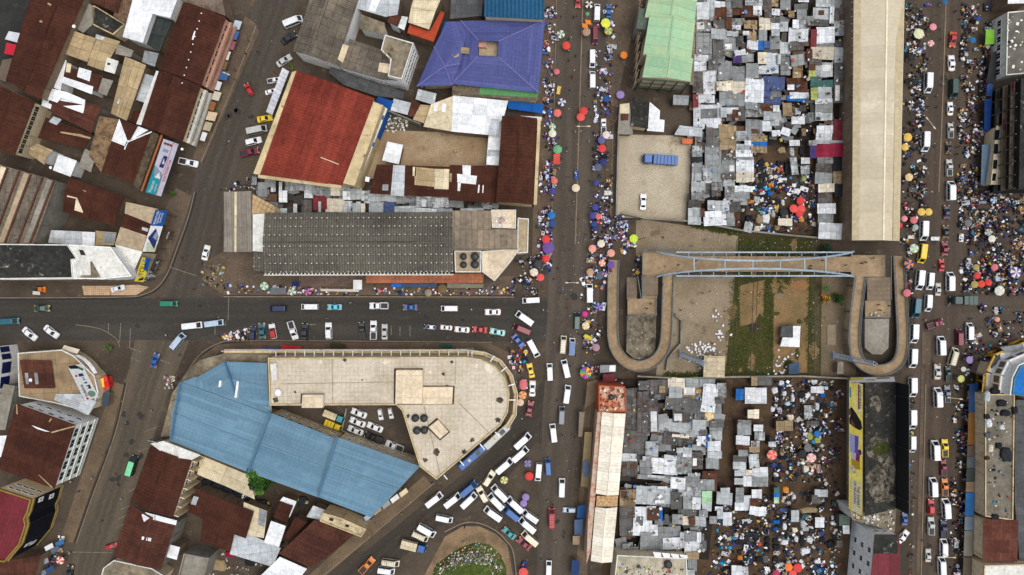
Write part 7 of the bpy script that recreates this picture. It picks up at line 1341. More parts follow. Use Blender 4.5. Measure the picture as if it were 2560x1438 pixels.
PROTO = {'b': (freeze(mk_bus()), 5.4, 'minibus'), 'h': (freeze(mk_bus(rack=True)), 5.4, 'minibus'), 's': (freeze(mk_car()), 4.4, 'car'), 'u': (freeze(mk_car(4.5, .9, 'suv')), 4.5, 'car'), 'a': (freeze(mk_car(4.0, .84, 'hatch')), 4.0, 'car'),
         'p': (freeze(mk_car(5.0, .9, 'pickup')), 5.0, 'pickup truck'), 'y': (freeze(mk_car(4.2, .84, 'sedan', M_YEL)), 4.2, 'taxi'), 'o': (freeze(mk_car(4.2, .84, 'sedan', M_ORA)), 4.2, 'taxi'), 'l': (freeze(mk_truck()), 9.0, 'lorry'),
         'm': (freeze(mk_truck(7.4, 1.15, 1, cargo=M_CREAMTIN)), 7.4, 'lorry'), 'c': (freeze(mk_coach()), 11.0, 'bus'), 'k': (freeze(mk_truck(6.2, 1.1, 3)), 6.2, 'lorry')}
VC = {'W': (232, 234, 236, 'white'), 'N': (38, 46, 82, 'navy'), 'T': (38, 98, 112, 'teal'), 'G': (18, 128, 96, 'green'), 'R': (178, 38, 44, 'red'), 'M': (124, 34, 54, 'maroon'), 'K': (38, 40, 44, 'black'), 'S': (186, 188, 184, 'silver'), 'B': (26, 88, 158, 'blue'), 'Y': (228, 196, 42, 'yellow'),
      'O': (214, 124, 44, 'orange'), 'C': (226, 218, 192, 'cream'), 'D': (36, 70, 64, 'dark green'), 'Q': (96, 190, 214, 'turquoise'), 'P': (156, 214, 210, 'mint'), 'Z': (112, 120, 128, 'grey'), 'L': (122, 220, 164, 'pale green'), 'E': (178, 196, 214, 'pale blue'), 'I': (40, 142, 150, 'sea green')}
VK = {'b': 'minibus', 'h': 'minibus with a roof rack', 's': 'saloon car', 'u': 'estate car', 'a': 'small car', 'p': 'pickup truck', 'y': 'taxi with yellow corners', 'o': 'taxi with orange corners', 'l': 'long lorry', 'm': 'covered lorry', 'c': 'long bus', 'k': 'short box lorry'}
VEH = {
'A': "a 1858 665 119 100 R;p 1405 1215 -12 158 W;b 1921 972 12 186 S;u 1892 1055 14 128 W;p 1862 1138 14 160 M",
'B': "b 275 160 22 166 W;s 240 278 33 140 K;s 205 450 33 135 S;p 130 595 12 100 W;s 105 680 16 90 W;y 60 885 10 122 Y",
'C': "o 494 2 -90 105 R;b 637 92 88 138 W;s 728 80 90 108 B;h 623 260 -89 132 M;b 602 438 -90 134 W;b 603 597 90 136 W;p 688 940 90 118 W;l 1110 1195 176 296 B",
'D': "b 1202 620 -92 160 W;b 1180 1060 -92 160 W;y 1395 290 -95 122 R;y 1383 468 92 126 W;b 1395 660 -90 145 D;y 1375 810 90 108 W;p 1378 975 90 120 S;y 1365 1105 90 95 K;p 1367 1255 90 132 S;b 1373 1430 90 158 W",
'E': "y 303 872 0 126 D;b 62 970 3 145 T;s 212 1063 -40 140 W;s 374 1047 -38 156 W;b 1260 837 0 124 G;y 1535 455 76 122 W;b 1436 1002 6 148 W;b 1600 985 8 140 E;b 1330 1120 52 142 E;o 1152 1265 75 118 B;u 1885 1060 86 108 N;s 872 724 14 108 W",
'F': "b 160 873 180 130 N;b 400 860 180 134 W;y 585 863 180 112 Q;p 918 853 180 152 W;o 1153 865 180 112 B;b 1448 873 180 132 W;o 1773 900 180 128 W;y 40 1042 93 148 T;a 120 1045 100 120 R;p 272 1038 -73 148 W;s 357 1048 85 150 K;u 540 1042 92 132 W;p 792 1040 95 132 K;p 877 1036 90 148 W;s 960 1050 90 124 S;s 1305 1013 175 100 N;o 1423 1017 175 94 W;o 1542 1032 176 118 W;o 1675 1033 176 116 R;o 1808 1050 170 122 P",
'G': "b 143 812 183 134 W;b 95 948 145 158 W;b 75 1030 158 142 M;o 48 1118 -50 150 B;b 160 1172 -62 146 W;h 383 1145 85 138 C;b 450 1160 87 134 B;b 283 1350 92 134 W;b 403 1325 103 142 W;y 140 1340 103 116 Y;y 153 1475 88 128 W;b 581 760 90 148 W;b 487 968 88 132 D;s 985 73 88 130 W",
'I': "o 1350 150 90 110 N;y 1343 298 90 106 K;b 1170 290 -92 154 W;b 1158 460 -97 150 Y;o 1335 425 90 112 M;o 1312 550 90 96 R;b 1140 658 -96 158 W;b 1218 668 -94 134 W;y 1285 730 88 102 S;b 1368 672 90 150 W;b 1113 868 -95 152 T;b 1205 832 -93 132 W;k 1473 812 180 186 D;p 1260 990 18 136 M;b 1098 1060 -92 150 W;b 1088 1245 -92 152 W;b 1440 1090 90 126 M;b 1515 1045 90 134 W;b 1300 1153 92 150 W;h 1393 1235 74 140 C;y 1278 1350 90 122 S;p 1360 1366 90 116 D;b 1086 1462 -90 156 W",
'J': "b 985 622 73 166 L;a 822 1228 15 92 R;y 512 1425 85 110 K",
'K': "m 578 252 -22 165 I;k 572 318 -22 124 Y;s 768 228 158 128 W;s 758 295 158 130 W;s 742 358 158 128 W;s 888 333 158 132 W;a 928 238 -80 90 W;a 1005 230 -78 78 W;p 880 412 158 148 K;p 1035 475 158 152 W;c 1805 402 43 252 S;c 1622 556 41 262 B;b 1332 875 38 150 W;b 1470 880 38 148 W;b 1590 795 40 156 B;b 1592 880 43 150 W;b 1858 622 40 158 W;u 1745 718 57 160 C;u 1695 838 120 158 C;b 1825 825 135 158 W;b 1797 888 135 160 W;b 1940 912 138 158 W;b 1775 980 145 168 W;b 1408 1018 -12 132 W;b 1275 1105 -30 152 W;h 1228 1150 -25 132 C;m 1178 1228 -14 196 B;p 828 1370 47 160 O;h 1005 1348 -8 138 C;b 973 1408 -8 132 W;o 1896 1130 140 120 I",
'L': "o 133 195 80 120 M;b 412 85 82 142 W;b 372 243 87 138 Z;b 310 375 97 142 W;b 78 435 42 160 W;b 60 535 41 150 W;b 270 628 94 128 B;b 198 668 -95 140 W;b 373 785 88 142 W;u 432 955 180 104 E;h 298 1015 90 150 R;b 138 1000 145 138 W;b 115 1065 140 156 W;b 135 1165 140 148 C;o 92 1208 140 130 M;b -6 978 140 150 B;b 275 1398 88 132 W",
'M': "b 1082 270 -90 155 W;b 1084 458 -90 132 W;b 1275 108 92 158 W;p 1352 85 90 132 Z;b 1255 505 92 160 W;p 1333 490 90 138 Y;p 1325 640 90 124 M;b 1240 780 92 148 W;p 1333 785 90 134 O;a 1230 930 90 118 R;b 1335 940 94 160 W;p 1230 1075 90 138 S;p 1325 1097 90 138 N;b 1320 1235 90 136 W;y 1210 1298 90 104 S;b 1305 1372 92 140 W;y 1020 1155 50 118 W;o 1035 1025 90 100 B"}
LMK = [('the green minibus', 420, 759), ('the yellow shop sign', 350, 672), ('the grey canopy', 590, 560), ('the white block', 230, 1090), ('the brown terrace', 420, 1180), ('the blue hall', 640, 1130), ('the car park', 940, 1060), ('the beige terrace', 1000, 900), ('the rounded prow', 1280, 960), ('the arcade', 1060, 700),
       ('the long grey hall', 800, 700), ('the tank terrace', 1230, 680), ('the brown gabled hall', 1300, 400), ('the purple roof', 1330, 140), ('the green hall', 1640, 120), ('the bright yard', 1620, 440), ('the rainbow umbrella', 1464, 932), ('the left ramp', 1545, 800), ('the orange slab', 1500, 990), ('the long white roof', 1500, 1160),
       ('the lower white roof', 1480, 1340), ('the rubbish mound', 1170, 1400), ('the red roof', 720, 330), ('the grey warehouse', 790, 60), ('the terrace awnings', 560, 200), ('the beige shed top', 2260, 60), ('the beige shed middle', 2260, 300), ('the beige shed foot', 2255, 560), ('the yellow minibus', 2306, 634), ('the right ramp', 2265, 800),
       ('the long billboards', 2300, 1050), ('the billboard foot', 2290, 1240), ('the maroon roofed block', 2250, 1400), ('the arched bays', 2450, 930), ('the awning row', 2400, 1200), ('the striped umbrella', 2539, 682), ('the dark multistorey', 2470, 330), ('the concrete block', 2470, 90), ('the bend of the kerb', 420, 640),
       ('the corner building', 250, 900), ('the diagonal market kerb', 1060, 1250), ('the gold fronted block', 150, 1300), ('the white square canopy', 894, 725), ('the red umbrellas', 1990, 520), ('the crimson roof', 2075, 375), ('the pink umbrella', 1930, 1135), ('the orange umbrella', 1972, 1418), ('the white hut', 1975, 840), ('the bag yard', 1750, 820), ('the footbridge', 1900, 660)]
def near(px, py): return min(LMK, key=lambda l: (l[1] - px) ** 2 + (l[2] - py) ** 2)[0]
for t, s in VEH.items():
    for e in s.split(';'):
        k, x, y, a, L, c = e.split(); (px, py), = T(t, [(float(x), float(y))]); meshes, L0, cat = PROTO[k]; z = 1.4 if k not in 'clmk' else 2.2
        p = W(px, py, z); scl = float(L) / 2.9953 / S * (H - z) / H / L0; scl = min(1.16, max(.84, scl)) * .97
        if k in 'bh': scl = min(scl, 1.08)
        o = thing({'minibus': 'minibus', 'car': 'parked_car', 'taxi': 'taxi', 'pickup truck': 'pickup_truck', 'lorry': 'lorry', 'bus': 'coach_bus'}[cat], None, cat, (p.x, p.y, 0), {'minibus': 'minibuses on the streets', 'car': 'cars on the streets', 'taxi': 'taxis on the streets', 'pickup truck': 'pickups on the streets', 'lorry': 'lorries', 'bus': 'buses at the kerb'}[cat], R(float(a)))
        o.scale = (scl, scl, scl); colr = rgb(*VC[c][:3])
        for kk, me in meshes.items():
            q = put(kk.split(' ')[0], me, o); q.color = colr
            if c == 'B' and k == 'b' and kk == 'body' and t == 'G': q.color = rgb(226, 228, 230)
            if kk == 'body' and c == 'L': q.color = rgb(30, 40, 36)
            if kk == 'body' and t == 'F' and k == 'a': q.color = rgb(228, 228, 230)
            if kk == 'cargo_body' and k == 'm' and c == 'I': q.color = colr
            if kk == 'cabin' and k == 's' and c == 'N': q.color = rgb(222, 226, 230)
        later(o, '%s %s by %s' % (VC[c][3], VK[k], near(px, py)), px, py)
# ------------------------------------------------------------------ umbrellas
UC = {'yg': (222, 228, 70), 'mu': (120, 160, 110), 'or': (236, 132, 40), 'gw': (92, 128, 108), 'ro': (214, 70, 50), 'pk': (212, 112, 122), 'lv': (150, 128, 186), 'sa': (224, 112, 102), 'rd': (216, 58, 56), 'co': (226, 84, 78), 'wh': (222, 220, 206), 'gr': (104, 170, 122), 'wp': (228, 196, 196), 'sb': (86, 92, 140), 'nv': (38, 46, 104), 'sl': (84, 92, 112), 'in': (62, 64, 138), 'cr': (222, 206, 180),
      'lc': (210, 218, 150), 'tb': (34, 104, 150), 'ye': (224, 188, 90), 'bl': (26, 112, 186), 'db': (30, 70, 130), 'pu': (104, 74, 150), 'ch': (58, 58, 58), 'cs': (224, 196, 170), 'li': (200, 226, 60), 'pe': (228, 158, 138), 'ta': (186, 150, 112), 'mg': (206, 54, 150), 'mv': (168, 132, 142), 'pg': (160, 176, 168), 'pl': (150, 190, 150), 'ol': (164, 150, 82), 'gy': (112, 112, 112), 'wg': (196, 200, 190), 'ob': (112, 90, 50), 'th': (150, 138, 112), 'bk': (30, 30, 34), 'og': (240, 124, 46), 'cm': (184, 44, 96), 'pw': (232, 150, 156), 'br': (72, 54, 46), 'rb': (200, 60, 70)}
UN = {'yg': 'lemon yellow', 'mu': 'green and red', 'or': 'orange', 'gw': 'green and white', 'ro': 'orange red', 'pk': 'dusky pink', 'lv': 'lavender', 'sa': 'salmon', 'rd': 'bright red', 'co': 'coral red', 'wh': 'off-white', 'gr': 'sea green', 'wp': 'pinkish white', 'sb': 'slate blue', 'nv': 'navy', 'sl': 'slate grey', 'in': 'indigo', 'cr': 'cream', 'lc': 'lime cream', 'tb': 'teal blue', 'ye': 'yellow', 'bl': 'sky blue', 'db': 'dark blue', 'pu': 'purple', 'ch': 'charcoal', 'cs': 'cream and salmon', 'li': 'lime green', 'pe': 'peach', 'ta': 'tan', 'mg': 'magenta', 'mv': 'mauve', 'pg': 'pale grey green', 'pl': 'pale green', 'ol': 'olive', 'gy': 'grey', 'wg': 'greyish white', 'ob': 'olive brown', 'th': 'straw coloured', 'bk': 'black', 'og': 'vivid orange', 'cm': 'crimson', 'pw': 'pale rose', 'br': 'dark brown', 'rb': 'rainbow'}
UMB = {
'C': "577 35 62 wh bk;702 173 74 yg;722 232 62 ye mu;558 240 62 mu pk;365 257 64 gw wh;407 342 62 ro;335 537 46 pk;838 413 56 or;812 710 62 lv;373 767 62 in wh;340 847 60 sa;537 832 62 rd;515 877 64 co;303 950 50 gr wh;303 1000 60 wh;342 1120 68 gr;706 1010 58 wp wh;672 1050 60 sb;675 1112 62 rd;685 1215 58 nv;645 1252 60 sl;632 1370 44 in;318 1355 50 sa;478 1408 62 cr;305 1432 52 in;708 738 58 db;565 105 30 gr",
'D': "1130 253 80 lc wh;1237 202 54 pw;1220 325 50 pk wh;1535 300 50 tb;1048 1028 65 ye;1025 1103 55 ye;1057 1328 60 ye cr;1577 140 40 db;1325 15 40 tb;1075 430 55 bk;1100 610 50 bk;1120 990 50 ch",
'F': "62 705 64 gr wh;272 745 62 gw wh;388 748 58 pk in;1395 725 72 ob;1290 755 56 th",
'G': "297 175 58 bl;300 235 54 db;255 355 64 rd;272 418 92 pu;255 500 58 rd;195 540 64 ch;165 602 64 wh cs;213 640 58 co;625 115 52 in;605 177 54 in;647 185 46 sa;625 272 48 nv;615 240 46 db;912 350 66 li;668 388 60 cr wh;603 425 60 pe;742 458 60 pe;675 533 52 og wh;742 547 60 pu;585 600 56 ta;657 628 58 sl;652 860 58 in lv;546 915 44 mg;553 1003 60 wh ye;630 1165 58 mv;552 1355 90 rb;85 1432 60 pk;255 590 1 wh" .replace(';255 590 1 wh', ''),
'I': "245 67 60 rd;193 125 64 co;250 128 62 co;237 160 60 rd;1150 150 58 ye;1205 150 56 ye;1022 200 46 pw;1092 212 54 pk;1105 265 46 pg;990 250 40 rd;1095 423 70 pl wh;1055 540 72 db or;1042 757 60 pk;1500 232 56 gy;1648 303 52 gy wg;1678 352 56 wh;1560 565 50 ol;1698 565 52 pk;1567 627 50 rd;1598 690 56 ro;1548 693 56 ol;1652 678 52 rd;1855 603 86 wh pu;1735 740 76 wg wh;1510 1258 56 lv;1447 1400 56 li cr;1718 955 40 pe;1465 1328 40 wh;1195 65 52 br;1690 62 50 bl wh;120 150 64 bk;1070 95 40 br",
'J': "450 1328 62 wh rd", 'K': "1858 727 60 lc ol",
'L': "85 22 62 pk;80 90 64 ye pk;62 145 56 cs;1475 248 78 ye cr;118 602 58 lv sl;130 698 65 rd;103 855 56 lv;87 902 54 lv;85 1418 72 co",
'M': "30 538 78 co pe;325 560 72 pw wh;300 485 62 gy;260 530 62 bk;155 1378 62 og;222 1385 72 rd;185 1432 62 co;370 380 50 bl;62 1425 52 cm;1670 895 74 pw wh"}
RBW = [(226, 196, 50), (200, 50, 80), (70, 110, 190), (90, 170, 90), (230, 130, 50), (120, 70, 150), (220, 80, 120), (60, 160, 170)]
for t, s in UMB.items():
    for e in s.split(';'):
        f = e.split(); x, y, d = map(float, f[:3]); c1_ = f[3]; c2_ = f[4] if len(f) > 4 else None
        (px, py), = T(t, [(x, y)]); z = 2.35; r = d / 2.9953 / S * (H - z) / H / 2; p = W(px, py, z); rot = random.uniform(0, .78)
        o = thing('market_umbrella', None, 'umbrella', (p.x, p.y, 0), 'market umbrellas', rot); o['org'] = (0, 0, 0); n = 10 if d > 84 else 8; b = MB()
        tl = Vector((random.uniform(-.07, .07), random.uniform(-.07, .07), 0))
        def up_(rad, a, zz): v = Vector((rad * math.cos(a), rad * math.sin(a), zz)); v.z += v.x * tl.x + v.y * tl.y; return v
        for i in range(n):
            a0, a1 = 6.2832 * i / n, 6.2832 * (i + 1) / n; col = fab(RBW[i % 8]) if c1_ == 'rb' else fab(UC[c1_]) if (i % 2 == 0 or not c2_) else fab(UC[c2_])
            am_ = (a0 + a1) / 2; top = Vector((0, 0, z + .42)); m0, m1, mm_ = up_(r * .55, a0, z + .3), up_(r * .55, a1, z + .3), up_(r * .5, am_, z + .26); e0, e1, em = up_(r, a0, z), up_(r, a1, z), up_(r * .93, am_, z + .03)
            b.face([top, m0, mm_], col); b.face([top, mm_, m1], col); b.face([m0, e0, em, mm_], col); b.face([mm_, em, e1, m1], col)
            b.face([e0, e0 - Z * .14, em - Z * .16, em], col); b.face([em, em - Z * .16, e1 - Z * .14, e1], col)
        b.build('canopy', o); b = MB(); b.tube((0, 0, 0), (0, 0, z + .5), .03, .025, M_RAIL, 6); b.build('pole', o); b = MB(); b.tube((0, 0, 0), (0, 0, .12), .3, .25, M_GREYCONC, 10); b.build('base', o)
        nm = UN[c1_] + (' and ' + UN[c2_] if c2_ and ' and ' not in UN[c1_] else '')
        later(o, '%s %sumbrella by %s' % (nm, 'large ' if d > 72 else 'small ' if d < 50 else '', near(px, py)), px, py)
for x, y, r_ in ((572, 165, 20), (548, 192, 10)):
    (px, py), = T('C', [(x, y)]); awning('vivid orange square stall sheet beside the maroon minibus, %s one' % ('upper' if y < 180 else 'lower'), [(px - 8, py - 6), (px + 5, py - 4), (px + 8, py + 7), (px - 6, py + 5)], 2.5, 2.3, (240, 140, 50), cat='stall sheet', name='stall_sheet')
awning('coral red rectangular stall sheet below the sea green umbrella', [(1384, 385), (1400, 385), (1400, 411), (1384, 411)], 2.5, 2.4, (206, 84, 72), cat='stall sheet', name='stall_sheet')
# ------------------------------------------------------------------ people: one continuous body per pose, copied
def body(pose):
    b = MB(); n = 8
    def ring(c, rx, ry): return [Vector((c[0] + rx * math.cos(6.2832 * i / n), c[1] + ry * math.sin(6.2832 * i / n), c[2])) for i in range(n)]
    st, ar, ln = pose
    for s in (-1, 1):   # legs
        f = st * s; b.rings([ring((f * .9 + .06, s * .1, .0), .13, .05), ring((f * .8, s * .1, .1), .06, .05), ring((f * .45, s * .1, .5), .075, .07), ring((f * .06, s * .09, .9), .1, .1)], M_TROUSER)
    b.rings([ring((0, 0, .86), .12, .18), ring((ln * .2, 0, 1.1), .12, .17), ring((ln * .6, 0, 1.34), .13, .22), ring((ln * .8, 0, 1.46), .08, .12)], M_SHIRT, False)
    b.rings([ring((ln * .8, 0, 1.46), .07, .1), ring((ln * .85, 0, 1.53), .055, .055)], M_SKIN, False)
    b.rings([ring((ln * .85, 0, 1.53), .06, .06), ring((ln * .9 + .01, 0, 1.6), .095, .078), ring((ln * .9, 0, 1.67), .1, .085)], M_SKIN, False); b.rings([ring((ln * .9 - .01, 0, 1.67), .105, .09), ring((ln * .9 - .02, 0, 1.74), .08, .07), ring((ln * .9 - .02, 0, 1.77), .03, .03)], M_HAIR)
    for s in (-1, 1):
        sh = Vector((ln * .6, s * .22, 1.38)); el = Vector((ln * .6 - s * st * .5 + ar * .15, s * .3, 1.1)); ha = Vector((ln * .6 - s * st * .7 + ar * .4, s * .27, .86 + ar * .25))
        b.tube(sh, el, .06, .05, M_SHIRT, 6, False); b.tube(el, ha, .045, .035, M_SKIN, 6); b.tube(ha, ha + Vector((.03, 0, -.14)), .04, .02, M_SKIN, 5)
    return b
POSES = [body(p) for p in ((.0, .1, .02), (.28, .2, .05), (.2, .9, .1), (.0, .9, .16))]; PME = [p.mesh('person') for p in POSES]
PC = [((222, 222, 226), 'white', 22), ((52, 54, 66), 'black', 28), ((46, 66, 130), 'blue', 14), ((176, 44, 48), 'red', 11), ((212, 170, 60), 'yellow', 5), ((150, 90, 130), 'purple', 6), ((80, 110, 80), 'green', 5), ((204, 130, 120), 'pink', 6), ((150, 128, 100), 'brown', 6), ((120, 150, 190), 'pale blue', 8)]
def pickp():
    t = random.uniform(0, sum(c[2] for c in PC))
    for c in PC:
        t -= c[2]
        if t <= 0: return c
    return PC[0]
PZ = [([(1395, 20), (1450, 20), (1440, 640), (1385, 640)], 34, 'on the west avenue lane', 0), ([(1462, 20), (1520, 20), (1500, 620), (1450, 620)], 26, 'on the east avenue lane', 0), ([(1500, 200), (1545, 200), (1535, 620), (1490, 620)], 26, 'on the east avenue pavement', 0),
      ([(1290, 640), (1400, 640), (1500, 760), (1300, 800)], 24, 'at the avenue junction', 0), ([(1400, 800), (1490, 760), (1500, 940), (1400, 1000)], 22, 'beside the rainbow umbrella', 0), ([(1390, 1000), (1450, 1000), (1430, 1420), (1350, 1420)], 16, 'on the lower avenue', 0), ([(1250, 850), (1310, 850), (1320, 1000), (1290, 1010)], 10, 'at the rounded prow', 0),
      ([(1000, 1250), (1300, 1200), (1330, 1330), (950, 1400)], 12, 'among the taxi rank minibuses', 0), ([(560, 860), (900, 742), (1280, 742), (1250, 860)], 14, 'on the cross street', 0), ([(400, 600), (560, 640), (480, 1000), (380, 1000)], 12, 'at the west junction', 0), ([(180, 1150), (420, 1000), (330, 1300), (150, 1400)], 12, 'on the south street', 0), ([(520, 300), (640, 20), (680, 60), (560, 420)], 8, 'on the diagonal street', 0),
      ([(2275, 20), (2330, 20), (2320, 600), (2262, 600)], 26, 'beside the beige shed', 0), ([(2330, 20), (2480, 20), (2460, 460), (2330, 460)], 26, 'on the upper east street', 0), ([(2270, 640), (2480, 700), (2440, 960), (2280, 960)], 20, 'at the east crossing', 0), ([(2275, 960), (2420, 960), (2400, 1430), (2270, 1430)], 18, 'on the lower east street', 0),
      ([(1640, 636), (2200, 642), (2200, 686), (1640, 684)], 18, 'on the footbridge deck', DZ), ([(1570, 750), (1640, 750), (1640, 786), (1570, 786)], 4, 'on the left stair landing', 3.0), ([(2166, 756), (2222, 756), (2222, 792), (2166, 792)], 6, 'on the right stair landing', 3.0), ([(1690, 700), (1820, 700), (1800, 930), (1690, 930)], 8, 'in the bag yard', 0), ([(1600, 570), (1830, 600), (1830, 625), (1600, 610)], 4, 'above the footbridge', 0)]
for P, k, where, z in PZ:
    for i in range(int(k * .85)):
        px, py = rand_in(P); c = pickp(); q = W(px, py, z); o = put('person', PME[random.randrange(4)], None, q, random.uniform(0, 6.28)); o.scale = (1, 1, random.uniform(.9, 1.03)); o.color = rgb(*c[0]); tag(o, None, 'person', 'people in the market streets'); later(o, 'person in %s top %s' % (c[1], where), px, py)
# crowd beyond those, goods and tables
KNOT = {}
def knot(P, k):
    """a spot in zone P gathered round one of its stalls, so that knots of people and goods leave gaps"""
    if id(P) not in KNOT: KNOT[id(P)] = [rand_in(P) for _ in range(max(4, int(k / 3.6)))]
    for _ in range(20):
        c = random.choice(KNOT[id(P)]); x, y = random.gauss(c[0], 6), random.gauss(c[1], 7)
        if in_poly(x, y, P): return x, y
    return rand_in(P)
CROWD = attr_mat('crowd clothes')
DENSE = [([(1362, 10), (1392, 10), (1378, 330), (1356, 330)], 70), ([(1356, 330), (1392, 330), (1376, 700), (1340, 690)], 110), ([(1486, 10), (1540, 10), (1525, 330), (1484, 330)], 70), ([(1484, 330), (1532, 330), (1528, 690), (1470, 690)], 120), ([(1510, 540), (1572, 540), (1566, 602), (1512, 600)], 60), ([(1290, 640), (1350, 620), (1345, 740), (1270, 740)], 60), ([(1450, 690), (1512, 690), (1500, 940), (1455, 940)], 80),
         ([(2262, 10), (2322, 10), (2312, 610), (2250, 610)], 140), ([(2402, 10), (2500, 10), (2450, 470), (2388, 470)], 220), ([(2392, 470), (2560, 480), (2560, 740), (2400, 730)], 340), ([(2450, 760), (2560, 780), (2560, 880), (2420, 960), (2400, 900)], 90), ([(2382, 960), (2432, 960), (2410, 1438), (2372, 1438)], 150), ([(2262, 600), (2284, 600), (2280, 760), (2258, 740)], 50),
         ([(1880, 380), (2050, 420), (2040, 590), (1865, 580)], 90), ([(1930, 950), (2100, 950), (2105, 1200), (1920, 1200)], 150), ([(1800, 1260), (2100, 1200), (2100, 1438), (1770, 1438)], 150), ([(1270, 870), (1315, 870), (1318, 1020), (1285, 1020)], 30), ([(1545, 600), (1600, 600), (1600, 690), (1540, 690)], 20)]
b = MB(); b.cols = []
SK = [rgb(82, 54, 40), rgb(66, 44, 34)]; hairc = rgb(24, 20, 19); trc = rgb(52, 54, 66)
for P, k in DENSE:
    for i in range(int(k * .6)):
        p = W(*knot(P, k), 0); src = POSES[random.randrange(4)]; a = random.uniform(0, 6.28); co, si = math.cos(a), math.sin(a); s = random.uniform(.9, 1.05); shc = jitter(rgb(*pickp()[0]), .15); tr = jitter(rgb(*pickp()[0]), .2) if random.random() < .4 else trc; skc = random.choice(SK)
        i0 = len(b.v); b.v += [Vector((p.x + (v.x * co - v.y * si) * s, p.y + (v.x * si + v.y * co) * s, v.z * s)) for v in src.v]; b.f += [[j + i0 for j in f] for f in src.f]; b.uv += src.uv
        ms = src.mats; b.mi += [b.slot(CROWD)] * len(src.f); b.cols += [{'skin': skc, 'black hair': hairc, 'shirt cloth': shc, 'dark trousers': tr}[ms[m].name] for m in src.mi]
stuff_obj(b, 'crowd', 'dense crowd of shoppers packed between the market stalls')
def goods_heap(b, p, w, d, z, k, pal=PAL):
    for i in range(k):
        x, y = p.x + random.uniform(-w, w) / 2, p.y + random.uniform(-d, d) / 2; s = random.uniform(.12, .42)
        scatter_box(b, (x, y, z), s, s * random.uniform(.6, 1.5), random.uniform(.06, .35), jitter(pick(pal), .2), random.uniform(0, 3))
# market tables: a cloth-covered top on legs with its goods
TZ = [(DENSE[0][0], 16, 'by the purple roof'), (DENSE[1][0], 24, 'on the west pavement'), (DENSE[2][0], 16, 'left of the green hall'), (DENSE[3][0], 26, 'on the east pavement'), (DENSE[6][0], 14, 'beside the left ramp'), (DENSE[7][0], 30, 'along the beige shed'), (DENSE[8][0], 26, 'on the upper east street'), (DENSE[9][0], 44, 'in the east crossing market'), (DENSE[10][0], 10, 'above the arched bays'), (DENSE[11][0], 18, 'along the awning row'), (DENSE[13][0], 24, 'around the red umbrellas'), (DENSE[14][0], 38, 'in the south market lanes'), (DENSE[15][0], 40, 'in the lower south market')]
leg = []
def table_mesh(w, d):
    b = MB(); b.box((0, 0, .74), (w, d, .05), M_CLOTH); 
    for sx in (-1, 1):
        b.box((sx * (w / 2 - .01), 0, .6), (.025, d, .3), M_CLOTH)
        for sy in (-1, 1): b.box((sx * (w / 2 - .1), sy * (d / 2 - .1), .36), (.06, .06, .72), M_WOOD)
    return b.mesh('market_table')
TM = [(table_mesh(w, d), w, d) for w, d in ((1.2, .9), (1.8, 1.0), (2.4, 1.3), (1.1, 1.1))]
TCOL = [((218, 220, 222), 'white', 14), ((44, 46, 52), 'black', 32), ((150, 122, 84), 'wood brown', 14), ((60, 84, 150), 'blue', 12), ((150, 60, 60), 'dull red', 6), ((176, 182, 190), 'pale grey', 12), ((196, 164, 90), 'straw yellow', 5), ((110, 88, 140), 'violet', 4), ((80, 84, 80), 'dark grey', 10)]
for P, k, where in TZ:
    for i in range(int(k * .7)):
        px, py = rand_in(P); q = W(px, py, 0); t = random.uniform(0, sum(c[2] for c in TCOL))
        for c in TCOL:
            t -= c[2]
            if t <= 0: break
        me, w, d = random.choice(TM); a = random.choice((0, 1.57)) + random.gauss(0, .15); o = put('market_table', me, None, q, a); o.color = rgb(*c[0]); tag(o, None, 'market table', 'market tables'); later(o, '%s market table with goods %s' % (c[1], where), px, py)
        b = MB(); b.cols = []; goods_heap(b, Vector((0, 0, 0)), w * .9, d * .85, .765, random.randint(3, 9)); gg = b.build('goods', o); gg['kind'] = 'stuff'
# loose goods between the tables: nobody could count them
b = MB(); b.cols = []
DARKPAL = [(rgb(32, 34, 39), 62), (rgb(54, 56, 60), 26), (rgb(226, 228, 230), 18), (rgb(104, 82, 60), 14), (rgb(44, 62, 128), 8), (rgb(196, 160, 70), 3), (rgb(170, 60, 50), 3), (rgb(186, 182, 170), 16), (rgb(40, 130, 170), 4)]
WHPAL = [(rgb(228, 232, 240), 26), (rgb(170, 180, 214), 14), (rgb(74, 84, 150), 14), (rgb(34, 38, 70), 22), (rgb(120, 48, 70), 7), (rgb(36, 36, 40), 30), (rgb(96, 84, 72), 14), (rgb(190, 140, 150), 4)]
for zi, (P, k) in enumerate(DENSE):
    pal = DARKPAL if zi in (5, 7, 8, 9, 10, 11, 12, 13, 14, 15) else WHPAL if zi in (0, 1, 2, 3, 4) else PAL
    for i in range(int(k * (7.5 if zi in (13, 14, 15) else 4 if zi in (1, 4, 7, 8, 9) else 2.6))):
        px, py = knot(P, k); p = W(px, py, 0); p.z = .13 if zi < 4 else .02
        if zi > 13 and random.random() < .85 and min(abs(px - 1929), abs(px - 1996), abs(px - 2070), abs(py - 1262)) < 6.5: continue
        s = random.triangular(.15, 1.3 if zi > 12 else 1.1, .3); scatter_box(b, p, s, s * random.uniform(.5, 1.4), random.uniform(.1, .7), jitter(pick(pal), .2), random.uniform(0, 3))
